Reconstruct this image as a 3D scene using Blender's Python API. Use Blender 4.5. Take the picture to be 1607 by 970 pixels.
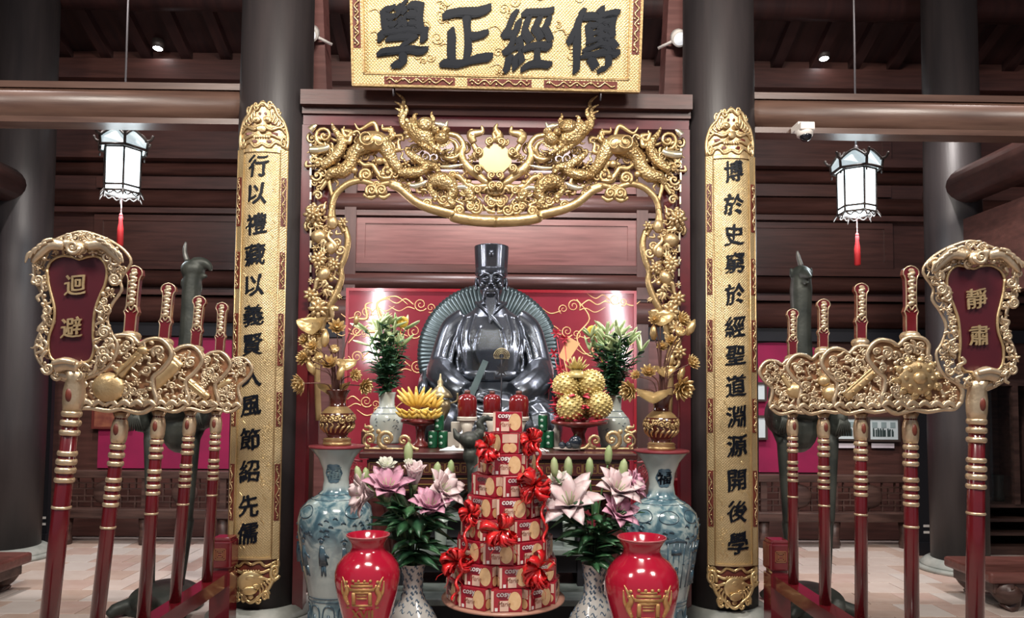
import bpy, bmesh, math, random
from mathutils import Vector, Matrix, Euler, noise as mnoise
PI = math.pi
rnd = random.Random(7)
SC = bpy.context.scene
COL = SC.collection
for _o in list(bpy.data.objects):
    bpy.data.objects.remove(_o)

# ------------------------------------------------------------------ camera
F_PX, W_PX, H_PX = 1150.0, 1607.0, 970.0
PPX, PPY = 803.5, 563.0
CAM_H = 1.5
PITCH, YAW, ROLL = math.radians(2.74), math.radians(0.9), math.radians(0.45)
CAM_M = Matrix.Rotation(-YAW, 3, 'Z') @ Matrix.Rotation(PI/2 + PITCH, 3, 'X') @ Matrix.Rotation(ROLL, 3, 'Z')
cam_data = bpy.data.cameras.new('camera')
cam_data.sensor_width = 36.0
cam_data.lens = 36.0 * F_PX / W_PX
cam_data.shift_y = (PPY - H_PX/2) / W_PX
cam_data.clip_start = 0.05
cam = bpy.data.objects.new('camera', cam_data)
cam.location = (0, 0, CAM_H)
cam.rotation_euler = CAM_M.to_euler()
COL.objects.link(cam)
SC.camera = cam

# ------------------------------------------------------------------ world, lamps, exposure
SC.view_settings.view_transform = 'Standard'
SC.view_settings.look = 'None'
SC.view_settings.gamma = 1.0
SC.view_settings.use_curve_mapping = False
SC.view_settings.exposure = 0.5
wd = bpy.data.worlds.new('hall_ambient')
SC.world = wd
wd.use_nodes = True
wd.node_tree.nodes['Background'].inputs[0].default_value = (0.80, 0.83, 1.0, 1)
wd.node_tree.nodes['Background'].inputs[1].default_value = 0.17

def area_lamp(name, loc, target, size, power, col=(1, 1, 1), sy=None):
    l = bpy.data.lights.new(name, 'AREA')
    l.energy = power; l.color = col
    l.shape = 'RECTANGLE'; l.size = size; l.size_y = sy or size
    o = bpy.data.objects.new(name, l); COL.objects.link(o)
    o.location = loc
    d = Vector(target) - Vector(loc)
    o.rotation_euler = d.to_track_quat('-Z', 'Y').to_euler()
    return o
def spot_lamp(name, loc, target, power, angle=60, col=(1, 1, 1), r=0.05, blend=0.5):
    l = bpy.data.lights.new(name, 'SPOT')
    l.energy = power; l.color = col; l.spot_size = math.radians(angle); l.spot_blend = blend; l.shadow_soft_size = r
    o = bpy.data.objects.new(name, l); COL.objects.link(o)
    o.location = loc
    d = Vector(target) - Vector(loc)
    o.rotation_euler = d.to_track_quat('-Z', 'Y').to_euler()
    return o
# the hall's own ceiling lamps, above and behind where the visitor stands
area_lamp('hall_lamp', (0, 1.2, 5.6), (0, 5.4, 1.2), 1.6, 215, (1.0, 0.93, 0.84), 0.5)
area_lamp('hall_lamp', (-3.0, 1.0, 4.6), (-2.0, 5.0, 1.4), 0.9, 75, (1.0, 0.92, 0.84))
area_lamp('hall_lamp', (3.0, 1.0, 4.6), (2.0, 5.0, 1.4), 0.9, 75, (1.0, 0.92, 0.84))
spot_lamp('altar_downlight', (-0.85, 5.75, 4.9), (-0.35, 7.1, 2.2), 250, 95, (1.0, 0.93, 0.95), 0.06)
spot_lamp('altar_downlight', (0.85, 5.75, 4.9), (0.35, 7.1, 2.2), 250, 95, (1.0, 0.93, 0.95), 0.06)
spot_lamp('aisle_downlight', (-3.3, 5.0, 5.6), (-3.4, 6.2, 0.0), 420, 62, (1.0, 0.93, 0.9), 0.05)
spot_lamp('aisle_downlight', (3.3, 5.0, 5.6), (3.4, 6.2, 0.0), 420, 62, (1.0, 0.93, 0.9), 0.05)

# ------------------------------------------------------------------ pixel helper: a photograph pixel at a chosen depth
def A(px, py, Y):
    d = CAM_M @ Vector(((px-PPX)/F_PX, -(py-PPY)/F_PX, -1.0))
    t = Y / d.y
    return Vector((d.x*t, Y, CAM_H + d.z*t))
def AZ(px, py, Y): return A(px, py, Y).z
def AX(px, py, Y): return A(px, py, Y).x
def floor_at(px, py):
    d = CAM_M @ Vector(((px-PPX)/F_PX, -(py-PPY)/F_PX, -1.0))
    t = -CAM_H/d.z
    return Vector((d.x*t, d.y*t, 0))

# ------------------------------------------------------------------ object helpers
ORG = {}
def reg(o, label=None, cat=None, group=None, kind=None):
    if label: o['label'] = label
    if cat: o['category'] = cat
    if group: o['group'] = group
    if kind: o['kind'] = kind
    return o
def thing(name, label, cat, loc=(0, 0, 0), group=None):
    o = bpy.data.objects.new(name, None); COL.objects.link(o)
    o.location = loc; o.empty_display_size = 0.05
    ORG[o.name] = Vector(loc)
    return reg(o, label, cat, group)
def copy_tree(o, parent=None):
    c = o.copy(); COL.objects.link(c)
    if parent is not None: c.parent = parent
    for ch in [x for x in bpy.data.objects if x.parent == o]:
        copy_tree(ch, c)
    return c
def link_mesh(name, me, m, parent=None, smooth=True, org=None):
    if m is not None and not me.materials: me.materials.append(m)
    o = bpy.data.objects.new(name, me); COL.objects.link(o)
    if parent is not None:
        o.parent = parent
        ORG[o.name] = ORG.get(parent.name, Vector((0, 0, 0)))
    else:
        ORG[o.name] = Vector((0, 0, 0))
    return o

def frame_from(t, up=Vector((0, -1, 0))):
    t = t.normalized()
    n = up - t*up.dot(t)
    if n.length < 1e-4:
        n = Vector((1, 0, 0)) - t*t.x
    n.normalize()
    return t, n, t.cross(n)

class MB:
    def __init__(s): s.v = []; s.f = []; s.sm = []
    def add(s, vs, fs, smooth=True):
        b = len(s.v); s.v += [tuple(p) for p in vs]
        for f in fs: s.f.append(tuple(i+b for i in f)); s.sm.append(smooth)
        return s
    def box(s, c, size, rot=None, taper=1.0, bevel=0):
        hx, hy, hz = size[0]/2, size[1]/2, size[2]/2
        M = rot if rot is not None else Matrix.Identity(3)
        c = Vector(c)
        if bevel:
            b = bevel; vs = []; 
            bm = bmesh.new()
            bmesh.ops.create_cube(bm, size=1)
            for v in bm.verts: v.co = Vector((v.co.x*size[0], v.co.y*size[1], v.co.z*size[2]))
            bmesh.ops.bevel(bm, geom=bm.edges[:], offset=b, segments=2, affect='EDGES', profile=0.5)
            bm.verts.index_update()
            vs = [c + M @ v.co for v in bm.verts]; fs = [[v.index for v in f.verts] for f in bm.faces]
            bm.free()
            return s.add(vs, fs, False)
        vs = []
        for z in (-1, 1):
            k = taper if z > 0 else 1.0
            for x, y in ((-1, -1), (1, -1), (1, 1), (-1, 1)):
                vs.append(c + M @ Vector((x*hx*k, y*hy*k, z*hz)))
        return s.add(vs, [(0, 3, 2, 1), (4, 5, 6, 7), (0, 1, 5, 4), (1, 2, 6, 5), (2, 3, 7, 6), (3, 0, 4, 7)], False)
    def span(s, p, q, **k):
        p = Vector(p); q = Vector(q)
        return s.box((p+q)/2, [abs(a) for a in (q-p)], **k)
    def lathe(s, prof, c=(0, 0, 0), seg=32, M=None, cap=True, lobes=0, amp=0, ph0=0):
        c = Vector(c); vs = []; fs = []
        M = M if M is not None else Matrix.Identity(3)
        for r, z in prof:
            for i in range(seg):
                a = 2*PI*i/seg + ph0
                rr = r*(1 + amp*math.cos(lobes*a)) if lobes else r
                vs.append(c + M @ Vector((rr*math.cos(a), rr*math.sin(a), z)))
        n = len(prof)
        for j in range(n-1):
            for i in range(seg):
                k = (i+1) % seg
                fs.append((j*seg+i, j*seg+k, (j+1)*seg+k, (j+1)*seg+i))
        if cap:
            fs.append(tuple(reversed(range(seg)))); fs.append(tuple((n-1)*seg+i for i in range(seg)))
        return s.add(vs, fs)
    def ball(s, c, r, seg=12, rings=8, M=None):
        rx, ry, rz = (r, r, r) if not hasattr(r, '__len__') else r
        c = Vector(c); M = M if M is not None else Matrix.Identity(3)
        vs = [c + M @ Vector((0, 0, -rz))]; fs = []
        for j in range(1, rings):
            t = -PI/2 + PI*j/rings
            for i in range(seg):
                a = 2*PI*i/seg
                vs.append(c + M @ Vector((rx*math.cos(t)*math.cos(a), ry*math.cos(t)*math.sin(a), rz*math.sin(t))))
        vs.append(c + M @ Vector((0, 0, rz)))
        for i in range(seg): fs.append((0, 1+(i+1) % seg, 1+i))
        for j in range(rings-2):
            for i in range(seg):
                k = (i+1) % seg; a = 1+j*seg
                fs.append((a+i, a+k, a+seg+k, a+seg+i))
        t = len(vs)-1; a = 1+(rings-2)*seg
        for i in range(seg): fs.append((a+i, a+(i+1) % seg, t))
        return s.add(vs, fs)
    def tube(s, path, rad, seg=8, flat=1.0, up=Vector((0, -1, 0)), cap=True):
        # flat scales the cross-section along 'up'
        path = [Vector(p) for p in path]; n = len(path)
        if not hasattr(rad, '__len__'): rad = [rad]*n
        vs = []; fs = []
        for i, p in enumerate(path):
            t = path[min(i+1, n-1)] - path[max(i-1, 0)]
            if t.length < 1e-7: t = Vector((0, 0, 1))
            t, nn, bb = frame_from(t, up)
            for k in range(seg):
                a = 2*PI*k/seg
                vs.append(p + bb*(rad[i]*math.cos(a)) + nn*(rad[i]*flat*math.sin(a)))
        for j in range(n-1):
            for i in range(seg):
                k = (i+1) % seg
                fs.append((j*seg+i, j*seg+k, (j+1)*seg+k, (j+1)*seg+i))
        if cap:
            fs.append(tuple(reversed(range(seg)))); fs.append(tuple((n-1)*seg+i for i in range(seg)))
        return s.add(vs, fs)
    def prism(s, poly, ext, back=Vector((0, 1, 0)), smooth=False):
        # polygon of 3d points extruded along back*ext
        poly = [Vector(p) for p in poly]; n = len(poly); d = Vector(back)*ext
        vs = poly + [p+d for p in poly]
        fs = [tuple(range(n)), tuple(reversed(range(n, 2*n)))]
        for i in range(n):
            k = (i+1) % n; fs.append((i, i+n, k+n, k))
        return s.add(vs, fs, smooth)
    def strip(s, pts, widths, side, thick=0.002, curl=0.0, up=None):
        # thin leaf or petal along pts: width direction 'side' (vector or list), channel-shaped by curl
        pts = [Vector(p) for p in pts]; n = len(pts); vs = []; fs = []
        for i, p in enumerate(pts):
            t = pts[min(i+1, n-1)] - pts[max(i-1, 0)]
            t.normalize()
            sd = Vector(side) - t*Vector(side).dot(t); sd.normalize()
            nn = t.cross(sd)
            w = widths[i]
            vs += [p - sd*w + nn*(curl*w), p + nn*thick/2, p + sd*w + nn*(curl*w), p - nn*thick/2]
        for i in range(n-1):
            a = 4*i; b = a+4
            for k in range(4):
                m = (k+1) % 4
                fs.append((a+k, a+m, b+m, b+k))
        fs.append((3, 2, 1, 0)); e = 4*(n-1); fs.append((e, e+1, e+2, e+3))
        return s.add(vs, fs)
    def mesh(s, name, org=None):
        me = bpy.data.meshes.new(name)
        o = org if org is not None else Vector((0, 0, 0))
        me.from_pydata([(p[0]-o[0], p[1]-o[1], p[2]-o[2]) for p in s.v], [], s.f)
        me.polygons.foreach_set('use_smooth', s.sm)
        me.update()
        return me
    def build(s, name, m, parent=None, local=False, stuff=False):
        org = None if (parent is None or local) else ORG.get(parent.name)
        o = link_mesh(name, s.mesh(name, org), m, parent)
        if stuff: o['kind'] = 'stuff'
        return o

def catmull(pts, n=8, closed=False):
    pts = [Vector(p) for p in pts]; out = []
    N = len(pts)
    rng = range(N) if closed else range(N-1)
    for i in rng:
        p0 = pts[(i-1) % N] if (closed or i > 0) else pts[0]
        p1 = pts[i]; p2 = pts[(i+1) % N]
        p3 = pts[(i+2) % N] if (closed or i+2 < N) else pts[-1]
        for k in range(n):
            t = k/n; t2 = t*t; t3 = t2*t
            out.append(0.5*((2*p1) + (p2-p0)*t + (2*p0-5*p1+4*p2-p3)*t2 + (3*p1-p0-3*p2+p3)*t3))
    if not closed: out.append(pts[-1])
    return out
def lerp(a, b, t): return a+(b-a)*t
def interp(xs, ys, x):
    if x <= xs[0]: return ys[0]
    for i in range(len(xs)-1):
        if x <= xs[i+1]: return lerp(ys[i], ys[i+1], (x-xs[i])/(xs[i+1]-xs[i]))
    return ys[-1]
RX = lambda a: Matrix.Rotation(a, 3, 'X')
RY = lambda a: Matrix.Rotation(a, 3, 'Y')
RZ = lambda a: Matrix.Rotation(a, 3, 'Z')

# ------------------------------------------------------------------ materials
MATS = {}
def mat(name, col, rough=0.5, metal=0.0, col2=None, nscale=8.0, namt=0.5, stretch=None, bump=0.0, bscale=40.0, coat=0.0, emit=None, estr=0.0, alpha=None, trans=0.0, spec=0.5, vor=False, detail=4.0):
    m = bpy.data.materials.new(name); m.use_nodes = True
    nt = m.node_tree; N = nt.nodes; L = nt.links; b = N['Principled BSDF']
    b.inputs['Base Color'].default_value = (*col, 1); b.inputs['Roughness'].default_value = rough
    b.inputs['Metallic'].default_value = metal; b.inputs['Coat Weight'].default_value = coat
    b.inputs['Coat Roughness'].default_value = 0.1
    b.inputs['Specular IOR Level'].default_value = spec
    if trans: b.inputs['Transmission Weight'].default_value = trans
    if alpha is not None: b.inputs['Alpha'].default_value = alpha
    if emit: b.inputs['Emission Color'].default_value = (*emit, 1); b.inputs['Emission Strength'].default_value = estr
    tc = N.new('ShaderNodeTexCoord'); mp = N.new('ShaderNodeMapping')
    L.new(tc.outputs['Object'], mp.inputs[0])
    if stretch: mp.inputs['Scale'].default_value = stretch
    if col2:
        n = N.new('ShaderNodeTexNoise'); n.inputs['Scale'].default_value = nscale; n.inputs['Detail'].default_value = detail
        L.new(mp.outputs[0], n.inputs['Vector'])
        r = N.new('ShaderNodeValToRGB'); r.color_ramp.elements[0].position = 0.5-0.3*namt; r.color_ramp.elements[1].position = 0.5+0.3*namt
        r.color_ramp.elements[0].color = (*col, 1); r.color_ramp.elements[1].color = (*col2, 1)
        L.new(n.outputs['Fac'], r.inputs[0]); L.new(r.outputs[0], b.inputs['Base Color'])
    if bump:
        n2 = N.new('ShaderNodeTexVoronoi' if vor else 'ShaderNodeTexNoise'); n2.inputs['Scale'].default_value = bscale
        L.new(mp.outputs[0], n2.inputs['Vector'])
        bp = N.new('ShaderNodeBump'); bp.inputs['Strength'].default_value = bump; bp.inputs['Distance'].default_value = 0.01
        L.new(n2.outputs[0], bp.inputs['Height']); L.new(bp.outputs[0], b.inputs['Normal'])
    MATS[name] = m
    return m
M_wood = mat('dark_rosewood', (0.040, 0.017, 0.014), 0.36, col2=(0.105, 0.042, 0.034), nscale=2.2, namt=1.0, stretch=(1, 6, 14), bump=0.08, bscale=14, spec=0.6)
M_woodv = mat('dark_rosewood_upright', (0.05, 0.024, 0.020), 0.40, col2=(0.10, 0.05, 0.042), nscale=2.2, namt=1.0, stretch=(9, 9, 1), bump=0.06, bscale=12)
M_panel = mat('rosewood_panel', (0.085, 0.030, 0.027), 0.36, col2=(0.20, 0.085, 0.075), nscale=1.6, namt=1.0, stretch=(1.2, 8, 16), bump=0.05, bscale=12)
M_pillar = mat('ironwood_pillar', (0.015, 0.013, 0.0145), 0.46, col2=(0.038, 0.030, 0.030), nscale=1.5, namt=1.1, stretch=(7, 7, 0.7), bump=0.06, bscale=10)
M_beam = mat('brown_round_beam', (0.060, 0.030, 0.022), 0.34, col2=(0.15, 0.085, 0.062), nscale=2.0, namt=1.0, stretch=(1, 6, 12), bump=0.05, bscale=12)  # paler than the other wood: light on the long beams is put into the colour
M_roof = mat('roof_board', (0.014, 0.005, 0.006), 0.55, col2=(0.045, 0.014, 0.012), nscale=2.0, namt=1.0, stretch=(9, 1, 1))
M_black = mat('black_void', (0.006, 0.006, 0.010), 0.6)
M_stone = mat('plinth_stone', (0.22, 0.24, 0.22), 0.55, col2=(0.34, 0.35, 0.32), nscale=9, bump=0.1)
M_tile = [mat('terracotta_tile_%s' % k, a, 0.42, col2=b, nscale=7, namt=1.2, bump=0.06, bscale=30) for k, a, b in (
    ('rose', (0.42, 0.27, 0.22), (0.54, 0.43, 0.38)), ('pale', (0.48, 0.38, 0.33), (0.58, 0.51, 0.46)), ('brown', (0.40, 0.27, 0.21), (0.52, 0.42, 0.36)), ('worn', (0.50, 0.43, 0.39), (0.58, 0.53, 0.49)))]
M_grout = mat('floor_grout', (0.36, 0.29, 0.26), 0.7, col2=(0.46, 0.38, 0.34), nscale=5)
M_magenta = mat('magenta_cloth', (0.28, 0.004, 0.060), 0.75, col2=(0.21, 0.003, 0.048), nscale=3, bump=0.05, bscale=200)
M_gold = mat('gilt_carving', (0.64, 0.47, 0.24), 0.36, 0.72, col2=(0.36, 0.23, 0.095), nscale=9, namt=1.3, bump=0.25, bscale=60)
M_goldpale = mat('pale_gilt', (0.72, 0.55, 0.31), 0.36, 0.7, col2=(0.46, 0.31, 0.145), nscale=14, namt=1.2, bump=0.2, bscale=70)
M_silvergilt = mat('silvered_gilt', (0.74, 0.60, 0.42), 0.34, 0.72, col2=(0.52, 0.39, 0.24), nscale=16, namt=1.2, bump=0.2, bscale=60)
M_red = mat('red_lacquer', (0.075, 0.004, 0.008), 0.32, col2=(0.11, 0.006, 0.010), nscale=5, coat=0.5)
M_redbright = mat('vermilion_lacquer', (0.26, 0.010, 0.018), 0.3, col2=(0.20, 0.008, 0.014), nscale=4, coat=0.4)
M_ink = mat('ink_black', (0.002, 0.004, 0.009), 0.5, spec=0.25)
# ================================================================== SETTING
def struct(name, mb, m, parent=None):
    o = mb.build(name, m, parent)
    if parent is None: o['kind'] = 'structure'
    return o
WY = 7.7
# floor: slab with fired tiles laid on it
fl = struct('floor', MB().span((-9, -2, -0.12), (9, 9.0, -0.010)), M_grout)
tile_me = []
for m in M_tile:
    b = MB(); b.box((0, 0, -0.007), (0.292, 0.292, 0.014), bevel=0.004)
    me = b.mesh('floor_tile'); me.materials.append(m); tile_me.append(me)
cnt = 0
for iy in range(10):
    for ix in range(-19, 20):
        x = ix*0.30 + (0.15 if iy % 2 else 0); y = 4.6 + iy*0.30
        if abs(x) < 1.35 or abs(x) > 5.6: continue
        pc = abs(x)/y
        if pc > 0.76: continue
        o = link_mesh('floor_tile', rnd.choice(tile_me), None, fl)
        o.location = (x, y, rnd.uniform(-0.002, 0.001)); cnt += 1
# back wall
wb = struct('wall_back', MB().span((-9, WY, 0), (9, WY+0.2, 6.4)), M_wood)
wl = struct('wall_left', MB().span((-9.2, -2, 0), (-9, WY+0.2, 6.4)), M_wood)
wr = struct('wall_right', MB().span((9, -2, 0), (9.2, WY+0.2, 6.4)), M_wood)
zc = lambda y, Y=WY: AZ(775, y, Y)
def hbeam_round(name, ya, yb, Y, x0=-9, x1=9, m=M_wood, dep=None):
    za, zb = zc(yb, Y), zc(ya, Y); h = zb-za; d = dep or h*0.9
    pts = []
    for k in range(13):
        a = -PI/2 + PI*k/12
        pts.append((x0, Y - d*0.5*abs(math.cos(a))**0.7, (za+zb)/2 + h/2*math.sin(a)))
    b = MB(); b.prism([(x0, Y+0.02, zb), *reversed(pts), (x0, Y+0.02, za)], x1-x0, Vector((1, 0, 0)), True)
    return struct(name, b, m)
tn = [0]
def trim(kind, *a, **k):
    tn[0] += 1
    return kind('trim_%d' % tn[0], *a, **k)
def hbeam_box(name, ya, yb, Y, dep, x0=-9, x1=9, m=M_wood):
    b = MB(); b.span((x0, Y-dep, zc(yb, Y)), (x1, Y+0.01, zc(ya, Y)))
    return struct(name, b, m)
trim(hbeam_box, 108, 138, WY, 0.12)
trim(hbeam_box, 250, 262, WY, 0.16)
trim(hbeam_round, 262, 283, WY)
trim(hbeam_round, 306, 335, WY, dep=0.26)
trim(hbeam_box, 335, 343, WY, 0.09)
trim(hbeam_box, 418, 430, WY, 0.09)
trim(hbeam_round, 430, 456, WY, dep=0.24)
trim(hbeam_box, 462, 470, WY, 0.14)
trim(hbeam_round, 470, 512, WY, dep=0.3)
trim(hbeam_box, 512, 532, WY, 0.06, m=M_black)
# framed wall panels between the beams
for (x0, x1) in ((-4.25, -1.64), (-1.52, 1.42), (1.54, 4.15)):
    for (ya, yb) in ((200, 248), (286, 304), (346, 417)):
        za, zb = zc(yb), zc(ya)
        p = MB(); p.span((x0, WY-0.05, za), (x1, WY+0.01, zb))
        pm_ = M_panel if x0 > -2 and x1 < 1.5 else M_wood; po = p.build('panel', pm_, wb)  # side bays get darker wood: their weaker light is put into the colour
        if yb-ya > 30:
            r = MB()
            for (a, c) in (((x0, za), (x1, za+0.06)), ((x0, zb-0.06), (x1, zb)), ((x0, za+0.06), (x0+0.09, zb-0.06)), ((x1-0.09, za+0.06), (x1, zb-0.06))):
                r.span((a[0], WY-0.065, a[1]), (c[0], WY-0.04, c[1]))
            r.build('panel_moulding', pm_, po)
for x in (-1.58, 1.48):
    tn[0] += 1
    struct('trim_%d' % tn[0], MB().span((x-0.06, WY-0.1, 0), (x+0.06, WY, zc(190))), M_woodv)
for x0, x1 in ((AX(434, 620, WY), -1.65), (1.55, AX(1126, 620, WY)), (-1.50, AX(545, 620, WY)), (AX(985, 620, WY), 1.40)):
    MB().span((x0, WY-0.045, 0.05), (x1, WY+.01, zc(534))).build('panel', M_panel, wb)
# roof slope: boards running down towards the back wall, on rafters
rs = 0.45
zr0 = zc(104)
def roof_z(y): return zr0 + (WY-y)*rs
ce = MB(); ce.prism([(-9, WY+0.2, roof_z(WY+0.2)+0.10), (-9, -2, roof_z(-2)+0.10), (-9, -2, roof_z(-2)+0.22), (-9, WY+0.2, roof_z(WY+0.2)+0.22)], 18, Vector((1, 0, 0)))
ceil = struct('ceiling', ce, M_roof)
for i in range(-17, 18):
    x = i*0.42
    r = MB(); r.prism([(x-0.055, WY+0.1, roof_z(WY+0.1)), (x-0.055, 4.5, roof_z(4.5)), (x-0.055, 4.5, roof_z(4.5)+0.10), (x-0.055, WY+0.1, roof_z(WY+0.1)+0.10)], 0.11, Vector((1, 0, 0)))
    r.build('rafter', M_roof, ceil)
for yy in (6.9, 6.0):
    tn[0] += 1
    b = MB(); b.tube([(-9, yy, roof_z(yy)-0.10), (9, yy, roof_z(yy)-0.10)], 0.12, 16)
    struct('trim_%d' % tn[0], b, M_roof)
# ---- pillars
def pillar(px, Y, r, label, zt=None, side=0):
    zt = zt or roof_z(Y)
    x = px
    t = thing('pillar', label, 'pillar', (x, Y, 0), 'timber pillars of the hall')
    b = MB(); b.lathe([(r*1.0, 0.09), (r*1.04, 1.2), (r*1.02, 2.5), (r*0.97, zt)], (x, Y, 0), 48)
    b.build('shaft', M_pillar, t)
    p = MB(); p.lathe([(r*1.55, 0.0), (r*1.55, 0.025), (r*1.50, 0.035)], (x, Y, 0), 48)
    p.lathe([(r*1.38, 0.03), (r*1.38, 0.05), (r*1.22, 0.085), (r*1.12, 0.10)], (x, Y, 0), 48)
    p.build('plinth', M_stone, t)
    return t
PY_, PR = 5.05, 0.243
PLX, PRX = AX(419, 500, PY_-0.1), AX(1136, 500, PY_-0.1)
pillar(PLX, PY_, PR, 'thick dark round pillar carrying the couplet board 行以, beside the crane in profile')
pillar(PRX, PY_, PR, 'thick dark round pillar carrying the couplet board 博於, beside the security camera')
pillar(-4.42, 6.75, 0.25, 'dark round pillar with stone plinth beside the magenta wall with the tall red tablet 迴避')
pillar(4.02, 6.4, 0.225, 'brown round pillar with stone plinth beside the framed group photographs')
# ---- long round beams at the front pillars
def lbeam(x0, x1, ya, yb, label_px):
    tn[0] += 1
    za, zb = AZ(label_px, yb, PY_-0.1), AZ(label_px, ya, PY_-0.1)
    r = (zb-za)/2; zc_ = (za+zb)/2
    b = MB()
    b.tube([(x0, PY_, zc_), (x1, PY_, zc_)], r*0.97, 24)
    b.span((x0, PY_-0.10, zc_+r*0.72), (x1, PY_+0.10, zc_+r*1.08))
    b.span((x0, PY_-0.07, zc_-r*1.12), (x1, PY_+0.07, zc_-r*0.8))
    return struct('trim_%d' % tn[0], b, M_beam)
lbeam(-9, PLX, 131, 187, 200)
lbeam(PRX, 9, 150, 205, 1400)
b = MB(); z0, z1 = AZ(775, 190, PY_-0.15), AZ(775, 144, PY_-0.2); BX0, BX1 = AX(471, 165, PY_-0.2), AX(1087, 165, PY_-0.2)
b.span((BX0, PY_-0.20, lerp(z0, z1, .45)), (BX1, PY_+0.16, z1))
b.span((BX0, PY_-0.15, lerp(z0, z1, .2)), (BX1, PY_+0.12, lerp(z0, z1, .46)))
b.span((BX0, PY_-0.11, z0), (BX1, PY_+0.12, lerp(z0, z1, .22)))
tn[0] += 1; struct('trim_%d' % tn[0], b, M_wood)
# slanting tie beams above the centre bay (behind the signboard) and cross beams at the side pillars
for s, px in ((-1, 515), (1, 1040)):
    tn[0] += 1
    p0 = A(px-s*-38, 0, 5.4); p1 = A(px+s*28, 150, 5.4)
    b = MB(); b.prism([p0+Vector((-.13, 0, 0.2)), p0+Vector((.13, 0, 0.2)), p1+Vector((.13, 0, -.1)), p1+Vector((-.13, 0, -.1))], 0.2)
    struct('trim_%d' % tn[0], b, M_panel)
for x in (-4.42, 4.02):
    tn[0] += 1
    zz = AZ(1540, 275, 5.9)
    b = MB(); b.tube([(x, 6.6, zz), (x, -1, zz)], 0.16, 20, up=Vector((0, 0, 1)))
    b.span((x-0.05, 2.0, zz-1.0), (x+0.05, 6.3, zz-0.30))
    struct('trim_%d' % tn[0], b, M_wood)
# magenta cloth panels on the lower back wall, both side bays
for i, (x0, x1) in enumerate(((-4.15, AX(432, 620, WY)), (AX(1128, 620, WY), 3.48))):
    nm = 'wall_cloth'
    za, zb = zc(738), zc(534)
    n = 24; top = [(lerp(x0, x1, k/n), WY-0.03, zb - 0.10*(2*k/n-1)**2) for k in range(n+1)]
    b = MB(); b.prism([(x0, WY-0.03, za), (x1, WY-0.03, za), *reversed(top)], 0.03)
    reg(b.build(nm, M_magenta), ['magenta cloth panel on the wall behind the red tablet 迴避', 'magenta cloth panel on the wall behind the framed group photographs'][i], 'cloth', 'magenta cloth panels')
# ================================================================== LETTERING
TXT = {}
def text_mesh(body, size=1.0, ext=0.02, bold=0.0, brush=0.0, shear=0.0, seed=0):
    key = (body, ext, bold, brush, shear, seed)
    if key in TXT: return TXT[key]
    cu = bpy.data.curves.new('lettering', 'FONT')
    cu.body = body; cu.size = 1.0; cu.extrude = ext; cu.offset = 0.0; cu.align_x = 'CENTER'; cu.align_y = 'CENTER'; cu.resolution_u = 3; cu.shear = shear
    o = bpy.data.objects.new('lettering', cu); COL.objects.link(o)
    dg = bpy.context.evaluated_depsgraph_get()
    me = bpy.data.meshes.new_from_object(o.evaluated_get(dg))
    bpy.data.objects.remove(o); bpy.data.curves.remove(cu)
    bm = bmesh.new(); bm.from_mesh(me)
    bmesh.ops.remove_doubles(bm, verts=bm.verts, dist=1e-5)
    if brush:
        bmesh.ops.triangulate(bm, faces=bm.faces[:])
        lng = [e for e in bm.edges if e.calc_length() > 0.12]
        bmesh.ops.subdivide_edges(bm, edges=lng, cuts=2)
        bmesh.ops.triangulate(bm, faces=bm.faces[:])
    xs = [v.co.x for v in bm.verts]; ys = [v.co.y for v in bm.verts]
    cx, cy = (min(xs)+max(xs))/2, (min(ys)+max(ys))/2
    vs = []
    for v in bm.verts:
        x, y, z = v.co.x-cx, v.co.y-cy, v.co.z
        if brush:
            n = mnoise.noise_vector(Vector((x*2.2+seed*3.7, y*2.2, seed)))
            n2 = mnoise.noise_vector(Vector((x*7+seed*1.7, y*7, seed+9)))
            x += brush*(n.x*0.9 + n2.x*0.35); y += brush*(n.y*0.9 + n2.y*0.35) + x*0.10
        vs.append((x, y, z))
    bm.verts.index_update()
    fs = [[v.index for v in f.verts] for f in bm.faces]
    bm.free(); bpy.data.meshes.remove(me)
    if bold:
        n0 = len(vs); V = []; Fs = []
        for k in range(5):
            q = (k-2)/2
            V += [(x+q*bold, y+q*bold*0.75, z-abs(q)*0.004) for x, y, z in vs]
            Fs += [[i+k*n0 for i in f] for f in fs]
        vs, fs = V, Fs
    TXT[key] = (vs, fs)
    return TXT[key]
def put_text(mb, body, fn, size, **k):
    vs, fs = text_mesh(body, **k)
    mb.add([fn(x*size, y*size, z*size) for x, y, z in vs], fs, False)

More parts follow.
